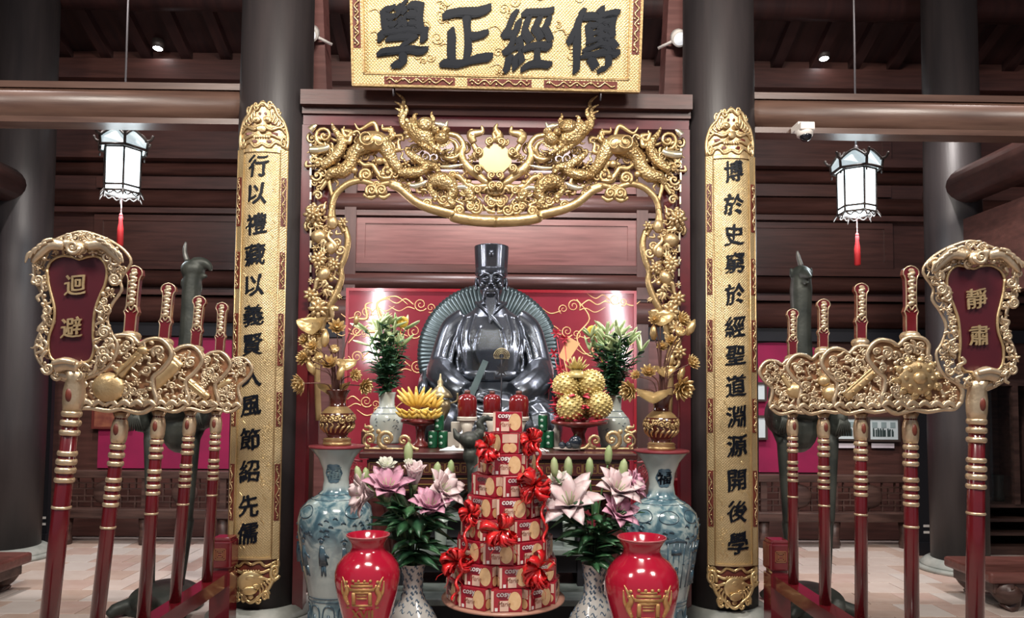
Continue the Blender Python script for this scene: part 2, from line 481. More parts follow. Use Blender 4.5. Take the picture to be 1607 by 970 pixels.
# ================================================================== CARVING TOOLKIT (drawn on a plane at depth Y, mirrored in the world)
class Carve:
    def __init__(s, mb, fn, px):     # fn(px, py, out) -> world; px = metres per unit
        s.mb, s.fn, s.px = mb, fn, px
    def rib(s, pts, w, out=0.0, flat=0.6, n=6, seg=7):
        path = catmull([s.fn(p[0], p[1], out) for p in pts], n)
        N = len(path)
        if not hasattr(w, '__len__'): w = [w]*2
        xs = [i/(len(w)-1) for i in range(len(w))]
        s.mb.tube(path, [max(0.0006, interp(xs, w, i/(N-1))*s.px) for i in range(N)], seg, flat)
    def spiral(s, cx, cy, r, turns=1.6, d=1, a0=0, w=None, out=0.0, ball=True):
        w = w or r*0.28; N = int(turns*12)
        pts = []; ws = []
        for i in range(N+1):
            t = i/N; a = a0 + d*t*turns*2*PI; rr = r*(1-0.85*t)
            pts.append(s.fn(cx+rr*math.cos(a), cy+rr*math.sin(a), out+0.3*w*s.px*t)); ws.append(w*(0.55+0.45*(1-t))*s.px)
        s.mb.tube(pts, ws, 7, 0.75)
        if ball: s.dome(cx, cy, r*0.25, r*0.25, out+0.2*w*s.px)
    def dome(s, cx, cy, rx, ry, out=0.0, dep=0.7, rot=0, seg=10):
        c = s.fn(cx, cy, out)
        ex = (s.fn(cx+1, cy, out)-c)/1.0; ez = (s.fn(cx, cy+1, out)-c)/1.0
        ca, sa = math.cos(rot), math.sin(rot)
        e1 = ex*ca+ez*sa; e2 = -ex*sa+ez*ca; e3 = (s.fn(cx, cy, out+1.0)-c).normalized()*s.px
        M = Matrix((e1*rx, e3*min(rx, ry)*dep, e2*ry)).transposed()
        s.mb.ball(c, 1.0, seg, 6, M)
    def flame(s, x0, y0, x1, y1, w, bend=0.25, out=0.0):
        mx, my = (x0+x1)/2, (y0+y1)/2; dx, dy = x1-x0, y1-y0
        s.rib([(x0, y0), (x0+dx*.33-dy*bend, y0+dy*.33+dx*bend), (x0+dx*.7+dy*bend*.5, y0+dy*.7-dx*bend*.5), (x1, y1)], [w*.7, w, w*.6, 0.15*w], out)
    def blossom(s, cx, cy, r, n=7, out=0.0, rot=0.0):
        for k in range(n):
            a = rot + 2*PI*k/n
            s.dome(cx+math.cos(a)*r*.58, cy+math.sin(a)*r*.58, r*.46, r*.24, out+r*0.05*s.px, 0.9, a, 7)
        s.dome(cx, cy, r*.34, r*.34, out+r*.2*s.px, 1.0)
    def leaf(s, cx, cy, r, rot, out=0.0):
        for k, (l, o) in enumerate(((1.0, 0), (.8, .5), (.8, -.5), (.55, 1.0), (.55, -1.0))):
            a = rot+o
            s.flame(cx, cy, cx+math.cos(a)*r*l, cy+math.sin(a)*r*l, r*.16, 0.12*(1 if o >= 0 else -1), out)
    def fill(s, inside, box, step, seed, out=0.0, big=1.0):
        R = random.Random(seed); x0, y0, x1, y1 = box
        y = y0
        while y < y1:
            x = x0 + R.uniform(0, step)
            while x < x1:
                px, py = x+R.uniform(-.3, .3)*step, y+R.uniform(-.3, .3)*step
                if inside(px, py):
                    k = R.random(); r = step*R.uniform(.45, .7)*big; o = out+R.uniform(-.3, .5)*step*s.px*0.5
                    if k < .36: s.spiral(px, py, r, R.uniform(1.2, 1.9), R.choice((-1, 1)), R.uniform(0, 6.28), r*.3, o)
                    elif k < .74:
                        a = R.uniform(0, 6.28); s.flame(px-math.cos(a)*r, py-math.sin(a)*r, px+math.cos(a)*r, py+math.sin(a)*r, r*.34, R.uniform(-.4, .4), o)
                    elif k < .86: s.blossom(px, py, r*.8, R.choice((5, 6)), o, R.uniform(0, 3))
                    else: s.dome(px, py, r*.5, r*.4, o, 0.9, R.uniform(0, 3))
                x += step
            y += step*0.9
def plane_fn(Y, mirror=None):
    def fn(px, py, out):
        p = A(px, py, Y)
        if mirror is not None: p.x = 2*mirror - p.x
        p.y -= out
        return p
    return fn
def in_poly(poly):
    def f(x, y):
        c = False; n = len(poly); j = n-1
        for i in range(n):
            xi, yi = poly[i]; xj, yj = poly[j]
            if (yi > y) != (yj > y) and x < (xj-xi)*(y-yi)/(yj-yi)+xi: c = not c
            j = i
        return c
    return f

# ================================================================== GILDED ARCH BETWEEN THE PILLARS
M_scale = mat('gilt_scales', (0.66, 0.49, 0.25), 0.36, 0.72, col2=(0.40, 0.26, 0.11), nscale=8, bump=0.7, bscale=70, vor=True)
M_bright = mat('bright_leaf', (0.80, 0.76, 0.62), 0.25, 0.8, col2=(0.70, 0.58, 0.34), nscale=8)
FY = PY_ - 0.15
XC = AX(779, 270, FY)
K = FY/F_PX
c1 = lambda *q: [(480+x*.17525, 170+y*.17525) for x, y in q]
c2 = lambda *q: [(600+x*.1959, 150+y*.1959) for x, y in q]
c3 = lambda *q: [(470+x*.2163, 330+y*.2163) for x, y in q]
c4 = lambda *q: [(690+x*.18557, 180+y*.18557) for x, y in q]
arch = thing('altar_arch', 'gilded openwork arch of dragons and clouds between the two front pillars', 'carved arch', (XC, FY, 0))
b = MB()
zt, zb = AZ(779, 183, FY), 0.0
xl, xr = AX(478, 350, FY), 2*XC-AX(478, 350, FY)
b.span((xl-0.03, FY+0.02, zt-0.065), (xr+0.03, FY+0.11, zt+0.03))
b.build('top_rail', M_red, arch)
for sx in (xl, xr):
    b = MB(); b.span((sx-0.035, FY+0.02, 0), (sx+0.035, FY+0.11, zt-0.066)); b.build('side_post', M_red, arch)
for side in (0, 1):
    mir = XC if side else None
    fn = plane_fn(FY, mir)
    # red ground of the side panels, and the bright strip of inlay
    b = MB()
    e = [(482, 205), (560, 205), (552, 235), (525, 262), (512, 300), (508, 360), (512, 420), (508, 470), (500, 560), (496, 700), (482, 700)]
    poly = [fn(x, y, -0.05) for x, y in e]
    if side: poly.reverse()
    b.prism(poly, 0.02); b.build('red_ground', M_red, arch)
    b = MB()
    for y in range(232, 480, 19):
        p = fn(488, y, 0.005); b.box(p, (0.011, 0.012, 0.05))
    b.build('inlay_strip', M_bright, arch, stuff=True)
    # ---- inner scrolled border
    b = MB(); C = Carve(b, fn, K)
    bord = c1((245, 1010), (235, 880), (270, 770), (370, 680), (480, 648), (560, 665), (640, 690), (720, 672), (790, 672), (860, 705)) + c2((60, 708), (140, 745), (200, 795), (270, 850), (360, 892), (450, 918), (560, 948)) + c4((130, 862), (280, 890), (480, 902))
    C.rib(bord, [5.2, 5.5, 5, 5.5, 7, 8, 9.5, 10], 0.0, 0.75, 5)
    for q, r in ((c1((590, 738))[0], 9), (c1((678, 738))[0], 9), (c1((636, 690))[0], 6), (c1((540, 600))[0], 10), (c2((205, 770))[0], 6), (c2((365, 870))[0], 8), (c2((620, 920))[0], 8), (c4((170, 815))[0], 8), (c4((265, 770))[0], 6.5)):
        C.spiral(q[0], q[1], r, 1.7, 1, 2.2, r*.33, 0.012); C.dome(q[0], q[1], r*1.05, r*.95, -0.004, .5)
    C.rib(c1((515, 770), (580, 800), (640, 780), (700, 800), (755, 765)), [3, 4, 3, 4, 2], 0.0)
    C.rib(c1((130, 730), (160, 690), (200, 640), (215, 700), (240, 800)), [3, 4, 3], 0.0)
    b.build('scroll_border', M_gold, arch)
    # ---- dragon
    b = MB(); C = Carve(b, fn, K)
    C.rib(c1((700, 300), (560, 330), (440, 400), (400, 500), (330, 565), (230, 590), (185, 650)), [10, 14, 11, 11, 12, 9, 2.5], 0.01, .8)
    C.rib(c1((690, 310), (745, 400), (790, 490), (850, 560)), [16, 12, 9, 8], 0.02, .8)
    C.rib(c2((200, 460), (260, 505), (320, 545), (350, 590), (300, 620), (220, 628), (130, 628)), [4, 6.5, 7.5, 7, 8, 9, 4], 0.03, .8)
    C.rib(c2((360, 560), (420, 570), (455, 620)), [8, 6, 4], 0.03)
    C.rib(c1((140, 520), (200, 490), (290, 410), (330, 320), (300, 250), (255, 190), (235, 135)), [7, 8, 8, 8, 6, 4, .8], 0.015, .8)
    C.rib(c2((395, 720), (430, 690), (490, 690), (550, 720), (570, 780), (540, 830), (560, 880), (490, 890)), [8, 12, 14, 12, 9, 7, 7, 3], 0.02, .8)
    C.rib(c2((400, 700), (385, 760), (425, 810), (420, 860)), [7, 5, 6, 2], 0.025)
    C.rib(c2((665, 740), (700, 790), (720, 840)), [6, 9, 6], 0.02)
    dr = b.build('dragon', M_scale, arch)
    b = MB(); C = Carve(b, fn, K)
    C.fill(in_poly([(490, 208), (560, 212), (620, 215), (700, 225), (740, 215), (745, 290), (775, 318), (775, 330), (700, 318), (650, 298), (610, 285), (560, 275), (520, 290), (495, 300)]), (490, 205, 776, 335), 15, 21, -0.02, 1.1)
    C.fill(in_poly([(600, 265), (650, 280), (690, 300), (735, 285), (778, 300), (778, 332), (700, 325), (640, 302)]), (600, 262, 778, 335), 15, 33, 0.012, 1.0)
    b.build('back_foliage', M_gold, dr, stuff=True)
    b = MB(); C = Carve(b, fn, K)
    C.dome(480+615*.17525, 170+310*.17525, 26, 16, 0.035, .7, 0.05, 14)
    C.spiral(480+560*.17525, 170+300*.17525, 13, 1.6, 1, 0.3, 1.6, 0.085, False)
    C.spiral(480+660*.17525, 170+330*.17525, 12, 1.2, 1, 3.3, 1.6, 0.075, False)
    C.spiral(480+170*.17525, 170+255*.17525, 15, 1.5, 1, 1.6, 3.4, 0.02)
    C.spiral(480+120*.17525, 170+500*.17525, 8, 1.3, -1, 0, 2.6, 0.02)
    for q in ((440, 140, 650, 235, 4.5), (450, 250, 345, 290, 5), (690, 150, 760, 260, 5), (770, 170, 740, 290, 4), (350, 170, 390, 270, 5), (500, 260, 330, 190, 4), (60, 330, 150, 290, 4), (800, 220, 870, 300, 4), (870, 290, 780, 380, 4)):
        p, r = c1(q[:2])[0], c1(q[2:4])[0]; C.flame(r[0], r[1], p[0], p[1], q[4], .3, 0.02)
    C.rib(c1((475, 470), (530, 515), (600, 515), (640, 575), (690, 630), (765, 625)), [1, 4, 4, 4.5, 4.5, 1.5], 0.015)
    C.rib(c1((650, 470), (720, 480), (740, 540), (790, 560)), [5, 6, 4, 2], 0.01)
    for q in ((440, 565, 5.5), (660, 480, 7), (735, 540, 4), (690, 600, 5), (110, 500, 5)):
        p = c1(q[:2])[0]; C.dome(p[0], p[1], q[2], q[2]*.9, .02)
    # cloud scrolls under the body
    for q in ((300, 430, 6), (560, 500, 7.5), (320, 610, 6), (500, 680, 6), (460, 650, 5), (700, 830, 7.5), (705, 890, 7), (770, 470, 8), (780, 600, 7), (890, 740, 8), (720, 300, 6), (760, 760, 7), (640, 430, 6), (560, 640, 6), (850, 380, 6)):
        p = c2(q[:2])[0]; C.spiral(p[0], p[1], q[2], 1.6, rnd.choice((-1, 1)), rnd.uniform(0, 6), q[2]*.34, 0.015)
    C.rib(c2((520, 310), (600, 330), (650, 400), (635, 480), (690, 590), (770, 650), (840, 700), (900, 715)), [4, 5, 5, 7, 6, 6, 6, 3], 0.01)
    C.rib(c2((525, 350), (580, 380), (600, 430), (570, 490)), [2, 4, 5, 3], 0.01)
    C.rib(c2((455, 480), (530, 510), (590, 500), (620, 470)), [2, 4, 4, 2], 0.02)
    C.rib(c2((520, 645), (610, 650), (680, 720), (760, 770)), [2, 5, 4, 2], 0.01)
    C.rib(c2((600, 690), (660, 690), (740, 740), (830, 770)), [1, 4, 5, 3], 0.0)
    C.rib(c4((100, 520), (180, 540), (270, 610), (370, 610), (450, 580)), [2, 5, 6, 6, 4], 0.005)
    C.rib(c4((200, 380), (270, 470), (340, 520), (400, 560)), [4, 8, 6, 3], 0.01)
    C.rib(c4((380, 790), (420, 820), (470, 830)), [1, 4, 3], 0.01)
    C.flame(*c4((290, 250))[0], *c4((355, 105))[0], 8, -.3, 0.03)
    C.rib(c4((280, 250), (320, 320), (335, 350)), [4, 6, 3], .02)
    C.spiral(*c4((325, 335))[0], 6, 1.5, 1, 0, 2, .03); C.spiral(*c4((330, 480))[0], 8, 1.5, -1, 0, 2.4, .03)
    b.build('cloud_scroll', M_gold, dr, stuff=True)
    hfn = lambda x, y, o, fn=fn: fn(662+(x-662)*1.22, 214+(y-214)*1.2, o)
    b = MB(); C = Carve(b, hfn, K*1.2)
    C.dome(600+320*.1959, 150+335*.1959, 24, 14, 0.07, .9, 0.65, 14)
    C.dome(600+350*.1959, 150+290*.1959, 12, 10, 0.11, .9)
    C.dome(600+260*.1959, 150+300*.1959, 13, 9, 0.08, .9, .4)
    C.dome(600+455*.1959, 150+368*.1959, 9.5, 9, 0.10, 1.0)
    C.dome(600+420*.1959, 150+330*.1959, 5, 5, 0.13, 1.0)
    C.dome(600+480*.1959, 150+320*.1959, 6, 5, 0.10, 1.0)
    for k, (x, y) in enumerate(((155, 60), (147, 120), (150, 165), (165, 215), (200, 130))):
        p, q = c2((262-6*k, 262+10*k))[0], c2((x, y))[0]; C.flame(p[0], p[1], q[0], q[1], 4.2, -.18, 0.06+.005*k)
    C.flame(*c2((390, 270))[0], *c2((392, 195))[0], 3.4, .1, .09)
    C.flame(*c2((250, 250))[0], *c2((300, 210))[0], 4, .2, .09)
    C.rib(c2((300, 380), (360, 430), (400, 465)), [4, 5, 3], .09); C.rib(c2((350, 370), (410, 430), (470, 470)), [3, 3, 2], .1)
    for k in range(7):
        p = c2((330+14*k, 400+9*k))[0]; C.dome(p[0], p[1]+3, 1.6, 3, .11)
    for k in range(16):
        p = c2((220+rnd.uniform(0, 190), 290+rnd.uniform(-30, 90)))[0]; C.dome(p[0], p[1], 3.2, 2.4, .115, .8, rnd.uniform(0, 3), 7)
    for k in range(5):
        p, q = c2((430+8*k, 400))[0], c2((470+14*k, 450-12*k))[0]; C.flame(p[0], p[1], q[0], q[1], 1.8, .2, .1)
    b.build('dragon_head', M_scale, dr)
    b = MB(); C = Carve(b, fn, K)
    C.rib(c2((430, 262), (470, 275), (510, 285), (532, 245)), [2, 5, 5, .6], .10)
    C.rib(c2((215, 725), (270, 735), (330, 715), (360, 690)), [2, 5, 4.5, 1], .03)
    C.rib(c2((575, 765), (610, 745), (660, 745), (685, 770)), [1.5, 4.5, 4.5, 1.5], .03)
    C.rib(c2((465, 575), (540, 580), (600, 570), (650, 560)), [2, 4, 3, 1], .02)
    C.rib(c1((50, 210), (80, 180), (110, 160)), [6, 5, 1], .03); C.rib(c1((40, 380), (120, 380), (180, 370), (215, 350)), [6, 7, 6, 4], .02)
    b.build('bright_flame', M_bright, dr, stuff=True)
    # ---- side carving of blossoms, birds and leaves
    b = MB(); C = Carve(b, fn, K)
    C.rib(c3((330, 120), (352, 220), (330, 340), (300, 420), (305, 500), (260, 620), (205, 720)) + [(504, 520), (498, 580), (500, 660)], [4.5, 5.5, 5, 5, 6, 5, 5, 5], 0.0, .9)
    C.rib([(522, 322), (519, 340)] + c3((240, 60), (300, 110), (330, 160)), [4, 5, 4, 5], .01)
    sc = b.build('side_carving', M_gold, arch)
    b = MB(); C = Carve(b, fn, K)
    C.blossom(*c3((110, 45))[0], 15, 8, .05); C.blossom(*c3((120, 45))[0], 10, 6, .08, .4)
    C.leaf(*c3((240, 130))[0], 17, -1.5, .03); C.leaf(*c3((150, 210))[0], 17, -1.9, .03)
    C.dome(*c3((150, 195))[0], 13, 11, .03); C.dome(*c3((245, 95))[0], 9, 11, .02)
    C.blossom(*c3((325, 95))[0], 8, 6, .04)
    C.blossom(*c3((150, 365))[0], 13, 9, .05); C.blossom(*c3((265, 400))[0], 10, 7, .05)
    C.dome(*c3((235, 280))[0], 8, 10, .03); C.flame(*c3((230, 320))[0], *c3((235, 150))[0], 5, .2, .03)
    C.leaf(*c3((190, 460))[0], 18, 2.4, .03); C.dome(*c3((185, 470))[0], 10, 13, .03, .8, .6)
    C.flame(*c3((200, 520))[0], *c3((70, 590))[0], 4, .25, .04)
    C.blossom(*c3((95, 620))[0], 12, 7, .05); C.leaf(*c3((200, 580))[0], 15, 1.5, .03)
    C.leaf(*c3((285, 620))[0], 9, .8, .02); C.blossom(*c3((150, 720))[0], 16, 8, .05)
    C.flame(*c3((290, 720))[0], *c3((210, 790))[0], 5, .3, .03)
    C.blossom(492, 510, 11, 7, .04); C.blossom(486, 548, 11, 7, .04); C.leaf(503, 560, 12, 1.0, .03)
    C.fill(in_poly([(486, 322), (518, 330), (538, 370), (536, 430), (530, 460), (512, 500), (502, 570), (484, 570)]), (484, 322, 545, 570), 13, 5, 0.0, 1.1)
    for q in ((497, 352, 17, .6), (512, 380, 15, 2.2), (498, 418, 16, .2), (515, 445, 15, 2.6), (496, 470, 15, .8), (508, 400, 13, -1.2), (500, 500, 14, 1.9)): C.leaf(q[0], q[1], q[2], q[3], .045)
    C.fill(in_poly([(486, 215), (500, 205), (520, 240), (500, 300), (512, 330), (486, 330)]), (484, 205, 530, 330), 13, 8, 0.0)
    b.build('blossom', M_goldpale, sc, stuff=True)
# ---- central sun disc with scrolls and flames
b = MB(); fn = plane_fn(FY); C = Carve(b, fn, K)
pc = A(690+470*.18557, 180+385*.18557, FY)
ring = []
for k in range(48):
    a = 2*PI*k/48; r = 25.5*K*(1+0.035*math.cos(8*a+PI))
    ring.append(pc+Vector((r*math.cos(a)*1.02, -0.035, r*math.sin(a)*.92)))
b.prism(list(reversed(ring)), 0.05)
b.build('sun_disc', mat('sun_disc_gilt', (0.62, 0.46, 0.22), 0.40, 0.7, col2=(0.54, 0.39, 0.17), nscale=3), arch)
b = MB(); C = Carve(b, fn, K)
for q, d in (((440, 530), 1), ((505, 530), -1), ((425, 245), 1), ((520, 250), -1), ((325, 475), 1), ((615, 470), -1), ((330, 330), -1), ((615, 330), 1), ((448, 615), 1), ((500, 615), -1)):
    C.spiral(*c4(q)[0], 6.5, 1.6, d, 1.5, 2.2, .05)
C.flame(*c4((470, 245))[0], *c4((490, 90))[0], 8, .15, .03); C.flame(*c4((445, 245))[0], *c4((470, 150))[0], 5, .15, .04); C.flame(*c4((500, 245))[0], *c4((505, 150))[0], 5, -.15, .04)
C.rib(c4((410, 700), (470, 740), (560, 735)), [1.5, 5, 1.5], .02); C.rib(c4((390, 640), (470, 660), (560, 640)), [3, 7, 3], .0)
C.spiral(*c4((575, 815))[0], 9, 1.7, 1, 0, 2.8, .02)
b.build('sun_scroll', M_gold, arch, stuff=True)

# ================================================================== SIGNBOARD
def weave_mat(name, c1_, c2_, sc_, axis='XZ', strength=0.5):
    m = mat(name, c1_, 0.40, 0.62)
    nt = m.node_tree; N = nt.nodes; L = nt.links; bs = N['Principled BSDF']
    tc = N.new('ShaderNodeTexCoord')
    w1 = N.new('ShaderNodeTexWave'); w1.bands_direction = 'DIAGONAL'; w1.inputs['Scale'].default_value = sc_; w1.inputs['Distortion'].default_value = 2.5; w1.inputs['Detail Scale'].default_value = 3
    mp = N.new('ShaderNodeMapping'); mp.inputs['Scale'].default_value = (1, 0.01, 1); L.new(tc.outputs['Object'], mp.inputs[0]); L.new(mp.outputs[0], w1.inputs[0])
    mp2 = N.new('ShaderNodeMapping'); mp2.inputs['Scale'].default_value = (-1, 0.01, 1); L.new(tc.outputs['Object'], mp2.inputs[0])
    w2 = N.new('ShaderNodeTexWave'); w2.bands_direction = 'DIAGONAL'; w2.inputs['Scale'].default_value = sc_; w2.inputs['Distortion'].default_value = 2.5; L.new(mp2.outputs[0], w2.inputs[0])
    mx = N.new('ShaderNodeMath'); mx.operation = 'MAXIMUM'; L.new(w1.outputs['Fac'], mx.inputs[0]); L.new(w2.outputs['Fac'], mx.inputs[1])
    n = N.new('ShaderNodeTexNoise'); n.inputs['Scale'].default_value = 5; L.new(tc.outputs['Object'], n.inputs[0])
    r = N.new('ShaderNodeValToRGB'); r.color_ramp.elements[0].color = (*c2_, 1); r.color_ramp.elements[1].color = (*c1_, 1); r.color_ramp.elements[0].position = .3; r.color_ramp.elements[1].position = .7
    L.new(n.outputs['Fac'], r.inputs[0]); L.new(r.outputs[0], bs.inputs['Base Color'])
    bp = N.new('ShaderNodeBump'); bp.inputs['Strength'].default_value = strength; bp.inputs['Distance'].default_value = 0.006
    L.new(mx.outputs[0], bp.inputs['Height']); L.new(bp.outputs[0], bs.inputs['Normal'])
    return m
M_weave = weave_mat('woven_gilt', (0.56, 0.42, 0.21), (0.46, 0.33, 0.15), 30, strength=0.3)
M_lac = mat('carved_lacquer', (0.16, 0.035, 0.02), 0.4, col2=(0.10, 0.02, 0.015), nscale=20)
SY = PY_ - 0.32
sb0 = A(779, 140, SY)
tilt = math.radians(12)
wS = (1006-551)/F_PX*SY; hS = wS*0.42
sign = thing('signboard', 'gilt horizontal signboard with four large black characters 學正經傳', 'signboard', sb0)
def sgn(u, v, o):      # u across, v up from the bottom edge, o outwards; the board leans forward
    return sb0 + Vector((u, -math.sin(tilt)*v - math.cos(tilt)*o, math.cos(tilt)*v - math.sin(tilt)*o)) + Vector((0, 0, -u*0.009))
def sbox(mb, u0, u1, v0, v1, o0, o1):
    vs = [sgn(u, v, o) for o in (o0, o1) for u, v in ((u0, v0), (u1, v0), (u1, v1), (u0, v1))]
    mb.add(vs, [(3, 2, 1, 0), (4, 5, 6, 7), (0, 1, 5, 4), (1, 2, 6, 5), (2, 3, 7, 6), (3, 0, 4, 7)], False)
b = MB(); sbox(b, -wS/2+.04, wS/2-.04, .03, hS-.03, -.03, 0.0); b.build('field', M_weave, sign)
b = MB(); e = 0.068
for q in ((-wS/2, wS/2, 0, e), (-wS/2, wS/2, hS-e, hS), (-wS/2, -wS/2+e, e, hS-e), (wS/2-e, wS/2, e, hS-e)): sbox(b, *q, -.03, .03)
fr = b.build('border', M_weave, sign)
b = MB()
for q in ((-wS/2+e, wS/2-e, e, e+.012), (-wS/2+e, -wS/2+e+.012, e, hS-e), (wS/2-e-.012, wS/2-e, e, hS-e), (-wS/2-.004, wS/2+.004, -.006, .008), (-wS/2-.006, -wS/2+.006, 0, hS), (wS/2-.006, wS/2+.006, 0, hS)): sbox(b, *q, -.02, .036)
b.build('bead_edge', M_gold, fr, stuff=True)
def squiggle(mbg, fn, L_, h, n, R):
    # running vine of gold inside a lacquer slot: fn(u, v, o)
    pts = [fn(-L_/2+L_*k/(n*4), h*.26*math.sin(k*PI/2+R.uniform(-.4, .4)), 0.004) for k in range(n*4+1)]
    mbg.tube(catmull(pts, 3), h*.10, 5, up=Vector((0, -1, .2)))
    for k in range(n*2):
        c = fn(-L_/2+L_*(k+.5)/(n*2), R.uniform(-.3, .3)*h, 0.005); mbg.ball(c, (h*.17, h*.1, h*.14), 6, 4)
for (uc, vc, L_, vert) in ((-.50, e/2, .46, 0), (.02, e/2, .42, 0), (.55, e/2, .48, 0), (-wS/2+e/2, .40, .34, 1), (wS/2-e/2, .40, .34, 1), (-wS/2+e/2, .78, .3, 1), (wS/2-e/2, .78, .3, 1)):
    b = MB(); hh = .024
    if vert: sbox(b, uc-hh, uc+hh, vc-L_/2, vc+L_/2, .028, .033)
    else: sbox(b, uc-L_/2, uc+L_/2, vc-hh, vc+hh, .028, .033)
    sl = b.build('carved_slot', M_lac, fr)
    b = MB(); R = random.Random(int(uc*100)+3)
    squiggle(b, (lambda u, v, o: sgn(uc+v, vc+u, .033+o)) if vert else (lambda u, v, o: sgn(uc+u, vc+v, .033+o)), L_*.94, .05, 5, R)
    b.build('vine', M_goldpale, sl, stuff=True)
# low relief on the field: dragon clouds
b = MB(); R = random.Random(4)
CS = Carve(b, lambda x, y, o: sgn(x, y, o+.002), 1.0)
for k in range(46):
    u, v = R.uniform(-wS/2+.12, wS/2-.12), R.uniform(.13, hS-.1); r = R.uniform(.02, .045)
    if R.random() < .5: CS.spiral(u, v, r, 1.5, R.choice((-1, 1)), R.uniform(0, 6), .005, 0, False)
    else: CS.rib([(u-r*2, v), (u-r*.6, v+r*.5), (u+r*.6, v-r*.5), (u+r*2, v+r*.2)], [.002, .006, .006, .001], 0)
for u in (-.56, .37): CS.spiral(u+.02, .60, .035, 1.0, 1, 0, .006, 0); CS.spiral(u+.02, .60, .05, 1.0, 1, 0, .005, 0, False)
CS.blossom(.02, e+.03, .03, 7, .03)
b.build('cloud_relief', M_gold, sign, stuff=True)
mpp = SY/F_PX*0.985
for i, (ch, px, py, sz) in enumerate((('學', 628, 48, 92), ('正', 730, 50, 92), ('經', 829, 50, 90), ('傳', 933, 51, 90))):
    b = MB(); u0 = (px-779)*mpp; v0 = (141-py)*mpp*0.86
    put_text(b, ch, lambda x, y, z, u0=u0, v0=v0: sgn(u0+x*.80, v0+y*.98, .008+max(z, -.002)), sz*mpp*1.16, ext=.02, bold=.040, brush=.085, seed=i+1)
    b.build('character', M_ink, sign)
b = MB()
for px in (613, 948):
    u = (px-779)*mpp; b.tube([sgn(u, 0.02, -.01), sgn(u, -.05, -.01), sgn(u, -.06, .03), sgn(u, -.02, .045)], .006, 6)
b.build('hook', mat('iron_hook', (.05, .045, .05), .4, .8), sign, stuff=True)

